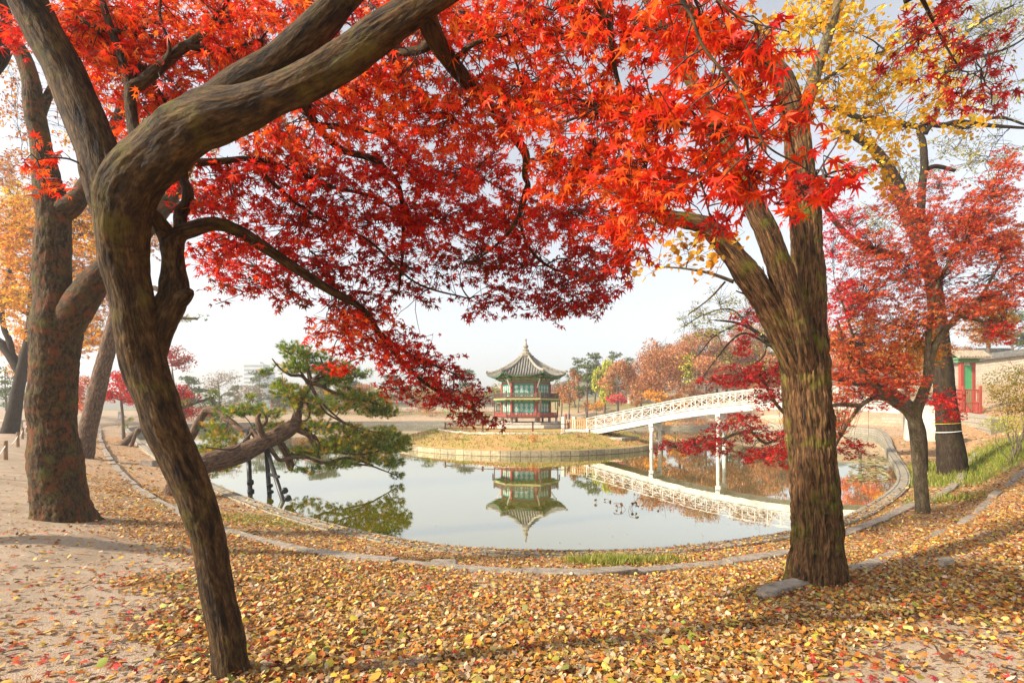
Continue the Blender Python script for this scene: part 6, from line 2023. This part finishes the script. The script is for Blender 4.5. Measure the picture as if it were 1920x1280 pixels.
for s in (-1, 1):
    rows = np.array([[[*(ln[i] + nr[i] * s * (0.03 + 0.95 * t)), ztop[i] + 0.05 - 0.55 * t] for i in range(nn)] for t in np.linspace(0, 1, 4)])
    v = np.vstack([rows.reshape(-1, 3), rows.reshape(-1, 3) - [0, 0, 0.1]])
    f = []
    for j in range(3):
        for i in range(nn - 1):
            q = j * nn + i
            f += [(q, q + 1, q + nn + 1, q + nn), (4 * nn + q, 4 * nn + q + nn, 4 * nn + q + nn + 1, 4 * nn + q + 1)]
    for i in range(nn - 1):
        f.append((3 * nn + i, 3 * nn + i + 1, 7 * nn + i + 1, 7 * nn + i))
    mb.add(v, f)
    for k in range(110):
        t = (k + 0.5) / 110
        p = A_ + dv * Lw * t
        zt_ = np.interp(t, tt, ztop)
        mb.tube([[*(p + nr[0] * s * 0.05), zt_ + 0.08], [*(p + nr[0] * s * 1.02), zt_ - 0.47]], 0.09, 5)
mb.build('coping', TILE, pw_)
mb = MB()
mb.tube([[*ln[i], ztop[i] + 0.16] for i in range(nn)], 0.16, 6)
mb.build('ridge', TILE, pw_)
# roof of a hall beyond that wall
c = np.array([P(1862, 0, 96)[0], 96.0])
hb = thing('palace_hall', (*c, 5), 'grey tiled roof of a hall showing above the palace wall at right', 'building')
zr = EYE + (HY - 668) / F * 96
mb = MB(); mb.box((*c, zr / 2 + 1.2), (5.0, 3.4, zr - 2.4)); mb.build('wall', HALLRED, hb)
mb = MB(); tiled_roof(mb, c, 6.4, 5.4, zr, 1.5, n=18); mb.build('roof', TILE, hb)

# ------------------------------------------------------------------ red gate with green doors, beyond the dark tree
GREEN_DOOR = mat_flat('bright_green_door', (0.06, 0.30, 0.12), 0.6, 0.15)
dg = 45.0
xg = (1813 - CX) / F * dg
zg = terr1(xg, dg) - 0.05
gt = thing('small_gate', (xg, dg, zg), 'narrow red gate with green doors and small brown roof beyond the bridge', 'gate')
zt_ = EYE + (HY - 674) / F * dg
hw = 0.50
for s in (-1, 1):
    mb = MB(); mb.box((xg + s * hw, dg, (zg + zt_) / 2), (0.28, 0.28, zt_ - zg)); mb.build('post', RED, gt)
    mb = MB(); mb.box((xg + s * 0.19, dg - 0.05, (zg + 0.3 + zt_ - 0.5) / 2), (0.36, 0.07, zt_ - zg - 0.8)); mb.build('door', GREEN_DOOR, gt)
    mb = MB()
    v = np.array([[xg + s * hw, dg - 0.16, zg], [xg + s * (hw + 0.1), dg - 1.1, zg], [xg + s * (hw + 0.1), dg - 1.0, zg + 0.35], [xg + s * hw, dg - 0.16, zg + 1.2]])
    mb.add(np.vstack([v, v + [0.12 * s, 0, 0]]), [(0, 1, 2, 3), (7, 6, 5, 4), (0, 4, 5, 1), (1, 5, 6, 2), (2, 6, 7, 3), (3, 7, 4, 0)]); mb.build('buttress', RED, gt)
mb = MB(); mb.box((xg, dg, zt_ - 0.12), (1.9, 0.36, 0.26)); mb.box((xg, dg, zt_ + 0.08), (2.2, 1.0, 0.14)); mb.build('lintel', GREENP, gt)
mb = MB(); tiled_roof(mb, np.array([xg, dg]), 2.9, 1.9, zt_ + 0.15, 0.62, n=12); mb.build('roof', mat_noise('brown_wooden_roof', (0.20, 0.16, 0.11), (0.36, 0.30, 0.22), 4, 0.9, 0.2), gt)
fd = 42.5
xl, xr_ = (1786 - CX) / F * fd, (1838 - CX) / F * fd
zf = max(terr1(xl, fd), terr1(xr_, fd)) - 0.02
fc = thing('red_fence', ((xl + xr_) / 2, fd, zf), 'red wooden picket fence panel in front of the green doors', 'fence')
ht = 2.0
for x_ in (xl, (xl + xr_) / 2 - 0.25, xr_):
    mb = MB(); mb.box((x_, fd, zf + ht / 2 + 0.1), (0.16, 0.16, ht + 0.5)); mb.build('post', RED, fc)
for h_ in (0.06, 0.85, 1.95):
    mb = MB(); mb.box(((xl + xr_) / 2, fd + 0.04, zf + h_ + 0.05), (xr_ - xl, 0.07, 0.14 if h_ > 1 else 0.1)); mb.build('rail', RED, fc)
mb = MB()
for i in range(14):
    mb.box((xl + (xr_ - xl) * (i + 0.5) / 14, fd - 0.02, zf + 1.0), (0.05, 0.04, 1.9))
mb.build('picket', RED, fc)
# side run of the same fence, going back to the gate
# low block wall beside it
pts = np.array([ground(1808, 792), ground(1840, 800), ground(1872, 812)])
pts = catmull(pts, 6)
nr = np.gradient(pts[:, :2], axis=0)
nr = np.stack([nr[:, 1], -nr[:, 0]], -1) / np.linalg.norm(nr, axis=1)[:, None]
zz = terr(pts[:, 0], pts[:, 1], False)
mb = MB(); wall_strip(mb, pts[:, :2], nr, -0.3, 0.3, zz - 0.3, zz + 0.75, np.r_[0, np.cumsum(np.linalg.norm(np.diff(pts[:, :2], axis=0), axis=1))])
tag(mb.build('block_wall', STONE_RETAIN), 'short low wall of pale stone blocks between the red fence and the large shrub', 'wall')

# ------------------------------------------------------------------ left bank furniture
POSTW = mat_flat('weathered_post_wood', (0.26, 0.16, 0.085), 0.85, 0.25, 10, 0.2)
rf = thing('rope_fence', ground(20, 845), 'low rope fence of short wooden posts at the left edge', 'fence')
tops = []
for px, py, hpx in ((-25, 895, 44), (10, 862, 36), (33, 838, 28), (42, 823, 22), (50, 810, 18)):
    g_ = ground(px, py)
    h_ = hpx / F * g_[1]
    mb = MB(); mb.tube([g_ - [0, 0, 0.15], g_ + [0, 0, h_ * 0.6], g_ + [0.01, 0, h_]], [0.075, 0.07, 0.066], 10)
    mb.build('post', POSTW, rf)
    tops.append(g_ + [0, 0, h_ * 0.72])
for a, c in zip(tops[:-1], tops[1:]):
    mb = MB()
    t_ = np.linspace(0, 1, 9)[:, None]
    mb.tube(a + (c - a) * t_ - [0, 0, 0.14] * np.sin(t_ * math.pi), [0.014] * 9, 6, cap=False)
    mb.build('rope', ROPE, rf)
g_ = ground(14, 804)
bn_ = thing('stone_bench', g_, 'low pale stone bench behind the orange tree at the left edge', 'bench')
mb = MB(); mb.box(g_ + [-0.4, 0, 0.62], (3.2, 0.8, 0.16)); mb.build('seat', STONE_PALE, bn_, bevel=0.02)
for s in (-1.5, 0.7):
    mb = MB(); mb.box(g_ + [s, 0, 0.24], (0.4, 0.6, 0.62)); mb.build('leg', STONE_PALE, bn_, bevel=0.02)
g_ = ground(226, 787)
sg = thing('information_sign', g_, 'small grey upright sign on the pale path beyond the pond corner', 'sign')
mb = MB(); mb.box(g_ + [0, 0, 0.55], (0.62, 0.16, 1.1)); mb.build('panel', mat_flat('grey_sign', (0.22, 0.22, 0.22), 0.7), sg, bevel=0.02)
mb = MB(); mb.box(g_ + [0, -0.09, 0.45], (0.14, 0.02, 0.5)); mb.build('notice', WHITE, sg)
for k, (px, py, w_, h_, lb) in enumerate(((279, 874, 26, 9, 'squared grey stone block half sunk on the left bank by the pond'), (1440, 1108, 0, 0, ''), (1775, 1062, 30, 13, 'pale rough stone lying in the leaves uphill of the big trunk'), (833, 1062, 60, 8, 'flat pale slab let into the kerb in the middle of the bank'))):
    if not w_:
        continue
    g_ = ground(px, py)
    W_ = w_ / F * g_[1]
    Hh = h_ / F * g_[1]
    mb = MB()
    r = np.random.default_rng(70 + k)
    mb.box((0, 0, 0), (W_, W_ * 0.6, Hh * 2.2), taper=0.8)
    mb.v[0] = mb.v[0] + r.normal(0, 0.04 * W_, mb.v[0].shape)
    mb.v[0] = mb.v[0] + g_ + [0, 0, Hh * 0.1]
    tag(mb.build('stone_block', STONE_GRANITE, bevel=0.02), lb, 'stone')

# ------------------------------------------------------------------ people on the far path
def person(px, py, d, label, top, legs, h=1.68, yaw=0.0, stride=0.18, bag=False):
    X = (px - CX) / F * d
    zb = terr1(X, d)
    sk = [('pelvis', None, (0, 0, 0.53), 0.085), ('waist', 0, (0, 0, 0.62), 0.075), ('chest', 1, (0, -0.005, 0.74), 0.095), ('neck', 2, (0, 0, 0.835), 0.034), ('head', 3, (0, -0.012, 0.905), 0.058), ('crown', 4, (0, 0.0, 0.965), 0.045)]
    for s in (-1, 1):
        b = len(sk)
        sk += [('sh', 2, (s * 0.105, 0, 0.795), 0.042), ('el', b, (s * 0.135, 0.02 * s * stride * 4, 0.63), 0.030), ('wr', b + 1, (s * 0.13, -0.05 + 0.10 * s * stride, 0.50), 0.020), ('hand', b + 2, (s * 0.128, -0.06 + 0.12 * s * stride, 0.455), 0.022)]
        b = len(sk)
        sk += [('hip', 0, (s * 0.055, 0, 0.50), 0.062), ('kn', b, (s * 0.058, -0.05 - s * stride * 0.35, 0.275), 0.042), ('an', b + 1, (s * 0.058, 0.02 - s * stride * 0.75, 0.045), 0.027), ('toe', b + 2, (s * 0.06, -0.07 - s * stride * 0.75, 0.018), 0.022)]
    me = bpy.data.meshes.new('person')
    me.from_pydata([tuple(np.array(q[2]) * h) for q in sk], [(i, q[1]) for i, q in enumerate(sk) if q[1] is not None], [])
    o = bpy.data.objects.new('person', me)
    COL.objects.link(o)
    sm_ = o.modifiers.new('skin', 'SKIN')
    for i, q in enumerate(sk):
        sv = me.skin_vertices[0].data[i]
        sv.radius = (q[3] * h, q[3] * h * (0.8 if q[0] in ('chest', 'waist', 'pelvis') else 1))
        sv.use_root = i == 0
    su = o.modifiers.new('sub', 'SUBSURF'); su.levels = 1; su.render_levels = 2
    dep = bpy.context.evaluated_depsgraph_get()
    ev = bpy.data.meshes.new_from_object(o.evaluated_get(dep))
    o.modifiers.clear()
    o.data = ev
    o.location = (X, d, zb)
    o.rotation_euler[2] = yaw
    skin = mat_flat('skin', (0.45, 0.27, 0.19), 0.6, 0.05)
    hair = mat_flat('dark_hair', (0.02, 0.016, 0.014), 0.6, 0.1)
    ev.materials.clear()
    for m_ in (top, legs, skin, hair):
        ev.materials.append(m_)
    for p in ev.polygons:
        z = p.center.z / h
        p.use_smooth = True
        p.material_index = 3 if (z > 0.93 or (z > 0.87 and p.center.y > 0.012 * h)) else 2 if (z > 0.835 or (z < 0.485 and abs(p.center.x) > 0.105 * h)) else 0 if z > 0.515 else 1
    ROOT[o.name] = np.array([X, d, zb])
    tag(o, label, 'person')
    return o


person(1061, 772, 92, 'person in a red jacket walking on the far path right of the pavilion', mat_flat('red_jacket', (0.55, 0.03, 0.03)), mat_flat('dark_trousers', (0.02, 0.02, 0.03)), yaw=0.5)
person(1067, 772, 92.5, 'person in dark clothes walking beside the one in the red jacket', mat_flat('black_coat', (0.025, 0.025, 0.03)), mat_flat('grey_trousers', (0.05, 0.05, 0.06)), h=1.74, yaw=0.5, stride=0.14)

# ------------------------------------------------------------------ dried lotus in the pond
def lotus(px, py, label, seed, n=5):
    r = np.random.default_rng(seed)
    d = 2.8 * F / (py - HY)
    c = P(px, py, d)
    T = thing('dried_lotus', (c[0], c[1], 0), label, 'water plant')
    ms, lv = MB(), Leaves()
    for i in range(n):
        b_ = c + [r.normal(0, 0.22), r.normal(0, 0.3), 0]
        h_ = r.uniform(0.04, 0.2)
        t_ = b_ + [r.normal(0, 0.1), r.normal(0, 0.1), h_]
        m_ = (b_ + t_) / 2 + [r.normal(0, 0.05), 0, h_ * .3]
        ms.tube([b_ - [0, 0, .1], b_, m_, t_], 0.006, 5)
        for j in range(2):
            lv = Leaves()
            lv.add(ROUND, np.array([t_]), rot_from(np.array([r.uniform(0, 6.28)]), np.array([-r.uniform(0.7, 1.4)]), np.array([r.normal(0, .4)])), np.array([r.uniform(.06, .11)]), palette([(0.22, 0.09, 0.04), (0.30, 0.13, 0.05), (0.14, 0.06, 0.03)], 1, r))
            lv.build('dry_leaf', LITTER, T)
    ms.build('stem', mat_flat('lotus_stem', (0.16, 0.10, 0.05), 0.8), T)


lotus(1141, 942, 'dried brown lotus leaf standing in open water, nearest the pavilion reflection', 1, 4)
lotus(1168, 953, 'small clump of dried lotus right of the single tall leaf', 2, 6)
lotus(1196, 940, 'thin dried lotus stems furthest right in the open water', 3, 3)
rr_ = np.random.default_rng(8)
lp = Leaves()
n = 260
px_, py_ = rr_.uniform(1590, 1668, n), rr_.uniform(842, 905, n)
d_ = 2.8 * F / (py_ - HY)
pos = np.c_[(px_ - CX) / F * d_, d_, np.full(n, 0.012)]
ok_ = SIGN * shore_dist(pos[:, 0], pos[:, 1]) < -0.3
pos = pos[ok_]
n = len(pos)
lp.add(ROUND, pos, rot_from(rr_.uniform(0, 6.28, n), rr_.normal(0, .03, n), rr_.normal(0, .03, n)), rr_.uniform(0.12, 0.32, n), palette([(0.36, 0.30, 0.12), (0.42, 0.34, 0.16), (0.25, 0.25, 0.08)], n, rr_))
o = lp.build('lily_pads', LITTER, None)
o['kind'] = 'stuff'
o['label'] = 'floating lily pads near the right bank'
n = 260
px_, py_ = rr_.uniform(560, 1640, n), 800 + 250 * rr_.uniform(0, 1, n) ** 0.8
d_ = 2.8 * F / (py_ - HY)
pos = np.c_[(px_ - CX) / F * d_, d_, np.full(n, 0.008)]
ok_ = (SIGN * shore_dist(pos[:, 0], pos[:, 1]) < -0.1) & (np.hypot((pos[:, 0] - IC[0]) / IA, (pos[:, 1] - IC[1]) / IB) > 1.02)
ok_ &= noise2(pos[:, 0], pos[:, 1], 0.35, 66) > 0.55
pos = pos[ok_]
n = len(pos)
fl_ = Leaves()
fl_.add(OVATE, pos, rot_from(rr_.uniform(0, 6.28, n), rr_.normal(0, .05, n), rr_.normal(0, .05, n)), rr_.uniform(0.03, 0.06, n), palette([(0.45, 0.22, 0.06), (0.35, 0.16, 0.06), (0.5, 0.35, 0.12)], n, rr_))
o = fl_.build('floating_leaves', LITTER, None)
o['kind'] = 'stuff'
o['label'] = 'scattered leaves floating on the pond'

# ------------------------------------------------------------------ hills on the skyline
v, f = [], []
npx = 90
pxs = np.linspace(-900, 2900, npx)
for i, p_ in enumerate(pxs):
    dd = 455
    h_ = 14 + 7 * math.exp(-((p_ - 1060) / 90) ** 2) + 26 * math.exp(-((p_ - 1500) / 320) ** 2) + 6 * math.sin(p_ * 0.013) + 3 * math.sin(p_ * 0.041)
    x_ = (p_ - CX) / F * dd
    v += [(x_, dd - 60, 0), (x_, dd - 20, h_ * 0.7), (x_, dd, h_), (x_, dd + 40, 0)]
for i in range(npx - 1):
    for j in range(3):
        f.append((i * 4 + j, i * 4 + j + 1, i * 4 + j + 5, i * 4 + j + 4))
mb = MB(); mb.add(v, f)
o = mb.build('hills', mat_noise('wooded_hill', (0.05, 0.06, 0.03), (0.12, 0.10, 0.05), 0.05, 0.95, 0.0), smooth=True)
o['kind'] = 'structure'

# ------------------------------------------------------------------ fallen leaves on the bank
lr_ = np.random.default_rng(99)
LIT = [(0.41, 0.165, 0.03), (0.31, 0.11, 0.025), (0.46, 0.235, 0.05), (0.50, 0.32, 0.085), (0.46, 0.345, 0.19), (0.52, 0.43, 0.28), (0.16, 0.065, 0.026), (0.42, 0.29, 0.14), (0.50, 0.26, 0.035), (0.11, 0.05, 0.022), (0.32, 0.235, 0.135), (0.56, 0.39, 0.06), (0.42, 0.13, 0.024), (0.23, 0.115, 0.05), (0.41, 0.165, 0.03), (0.37, 0.285, 0.18), (0.28, 0.15, 0.065), (0.40, 0.235, 0.09), (0.47, 0.20, 0.032), (0.52, 0.38, 0.12)]
LIT_G = [(0.36, 0.32, 0.04), (0.44, 0.40, 0.12), (0.26, 0.28, 0.05), (0.52, 0.38, 0.05)]
LIT_R = [(0.42, 0.035, 0.03), (0.50, 0.06, 0.03), (0.32, 0.03, 0.04), (0.38, 0.10, 0.06)]
L_ = Leaves()


def scatter(n, dmin, dmax, ratio, dens, size, tpl, pal, lift, curl):
    u = lr_.uniform(0, 1, n)
    d = dmin * (dmax / dmin) ** u                      # more leaves close by, where they are seen largest
    x = lr_.uniform(-ratio, ratio, n) * d
    s = SIGN * shore_dist(x, d)
    ok = (s > 0.02) & (lr_.uniform(0, 1, n) < dens(x, d))
    x, d = x[ok], d[ok]
    n = len(x)
    z = terr(x, d) + lift * lr_.uniform(0.1, 1, n)
    z = np.maximum(z, np.where(s[ok] < 0.38, 0.15, z))
    Rm = rot_from(lr_.uniform(0, 6.28, n), lr_.normal(0, curl, n), lr_.normal(0, curl, n))
    k = np.maximum(1.0, d / 9.0) ** 0.5
    L_.add(tpl, np.c_[x, d, z], Rm, size * k * lr_.uniform(0.4, 1.0, n) ** 0.7 * 1.5, palette(pal, n, lr_, 0.22))


CURL = [(np.array([(0, 0, 0.01), (-0.30, 0.28, 0.16), (-0.28, 0.66, 0.13), (0, 1.0, 0.02), (0.28, 0.66, 0.10), (0.30, 0.28, 0.14)], float), np.array([(0, 3, 2, 1), (0, 5, 4, 3)])),
        (np.array([(0, 0, 0.0), (-0.24, 0.30, 0.05), (-0.20, 0.7, 0.20), (0, 1.0, 0.26), (0.20, 0.7, 0.16), (0.24, 0.30, 0.02)], float), np.array([(0, 3, 2, 1), (0, 5, 4, 3)])),
        (np.array([(0, 0, 0.05), (-0.36, 0.30, -0.02), (-0.30, 0.68, 0.0), (0, 0.92, 0.05), (0.30, 0.68, 0.0), (0.36, 0.30, -0.03)], float), np.array([(0, 3, 2, 1), (0, 5, 4, 3)]))]
for k, tp in enumerate(CURL):
    scatter(100000, 2.0, 17, 1.35, lit, 0.039 + 0.004 * k, tp, LIT, 0.028, 0.30)
scatter(8000, 2.0, 14, 1.35, lit, 0.064, CURL[2], LIT_G + LIT[-3:], 0.04, 0.3)
scatter(10000, 2.0, 12, 1.35, lambda x, y: 0.30 + 0.35 * lit(x, y), 0.036, MAPLE5, LIT_R, 0.03, 0.3)
scatter(19000, 2.0, 12, 1.35, lit, 0.036, MAPLES5[1], LIT + LIT_R[:2], 0.04, 0.35)
scatter(7000, 2.3, 10, 1.1, lit, 0.040, MAPLES[3], LIT[:5] + LIT_R[:2], 0.04, 0.35)
scatter(5200, 2.3, 9, 1.1, lambda x, y: 0.26 * np.ones_like(x) * (noise2(x, y, 1.6, 5) > 0.42), 0.055, CURL[0], LIT, 0.02, 0.3)
scatter(30000, 14, 60, 1.1, lambda x, y: 0.6 * lit(x, y), 0.075, CURL[0], LIT, 0.03, 0.3)
o = L_.build('fallen_leaves', LITTER, None)
o['kind'] = 'stuff'
o['label'] = 'thick litter of brown, orange and yellow fallen leaves on the bank'

# pebbles and twigs on the sand
mb = MB()
for i in range(260):
    d = lr_.uniform(2.6, 7)
    x = lr_.uniform(-1.05, 1.0) * d
    p = np.array([x, d, terr1(x, d)])
    a = lr_.uniform(0, 6.28)
    L = lr_.uniform(0.05, 0.28)
    e = np.array([math.cos(a), math.sin(a), 0]) * L
    q = np.array([p - e / 2, p + lr_.normal(0, L * 0.08, 3) * [1, 1, 0], p + e / 2])
    q[:, 2] = terr(q[:, 0], q[:, 1]) + 0.012
    mb.tube(q, [0.004, 0.0035, 0.002], 5)
o = mb.build('fallen_twigs', TWIG)
o['kind'] = 'stuff'
o['label'] = 'thin fallen twigs on the ground'

# grass
def grass(name, label, n, box, hgt, seed, pal, thr=0.35):
    r = np.random.default_rng(seed)
    x = r.uniform(box[0], box[1], n); y = r.uniform(box[2], box[3], n)
    g_ = grassy(x, y)
    ok = (g_ > thr) & (r.uniform(0, 1, n) < g_) & (SIGN * shore_dist(x, y) > 0.42)
    x, y = x[ok], y[ok]
    n = len(x)
    z = terr(x, y)
    h_ = hgt * r.uniform(0.4, 1.2, n) * (0.6 + 0.8 * noise2(x, y, 3.0, 12))
    a = r.uniform(0, 6.28, n)
    w_ = hgt * 0.045
    ln = r.normal(0, 0.35, (n, 2)) * h_[:, None]
    dx, dy = np.cos(a) * w_, np.sin(a) * w_
    b0, b1 = np.c_[x - dx, y - dy, z - .01], np.c_[x + dx, y + dy, z - .01]
    m0, m1 = np.c_[x - dx * .7 + ln[:, 0] * .35, y - dy * .7 + ln[:, 1] * .35, z + h_ * .6], np.c_[x + dx * .7 + ln[:, 0] * .35, y + dy * .7 + ln[:, 1] * .35, z + h_ * .6]
    t_ = np.c_[x + ln[:, 0], y + ln[:, 1], z + h_]
    V = np.stack([b0, b1, m1, m0, t_], 1).reshape(-1, 3)
    base = np.arange(n)[:, None] * 5
    Q = np.concatenate([base + [0, 1, 2], base + [0, 2, 3], base + [3, 2, 4]])
    o = big_mesh(name, V, Q, np.repeat(palette(pal, n, r), 5, 0), LEAF)
    o['kind'] = 'stuff'
    o['label'] = label


GR = [(0.20, 0.26, 0.03), (0.28, 0.33, 0.05), (0.36, 0.36, 0.07), (0.14, 0.19, 0.03), (0.44, 0.36, 0.10)]
grass('grass_tuft', 'green grass growing through the leaves by the kerb in the middle', 5200, (0.6, 3.6, 8.2, 9.6), 0.16, 1, GR, 0.3)
grass('grass_strip', 'short dry grass on the strip along the left shore', 6000, (-9, -3, 10.5, 14.5), 0.08, 2, GR[2:] + [(0.45, 0.30, 0.08)], 0.3)
grass('grass_patch', 'yellow green grass on the right bank by the dark tree', 30000, (10.5, 27, 13.5, 25.5), 0.24, 3, GR, 0.25)

# ------------------------------------------------------------------ haze
hv = MB()
hv.box((0, 190, 35.5), (1500, 900, 83))
m, t, ns, ls, b = new_mat('haze_air')
ns.remove(b)
pv = ns.new('ShaderNodeVolumePrincipled')
pv.inputs['Color'].default_value = (0.98, 0.975, 0.96, 1)
pv.inputs['Density'].default_value = 0.0012
pv.inputs['Anisotropy'].default_value = 0.35
ls.new(pv.outputs[0], ns['Material Output'].inputs['Volume'])
o = hv.build('haze', m)
o['kind'] = 'stuff'
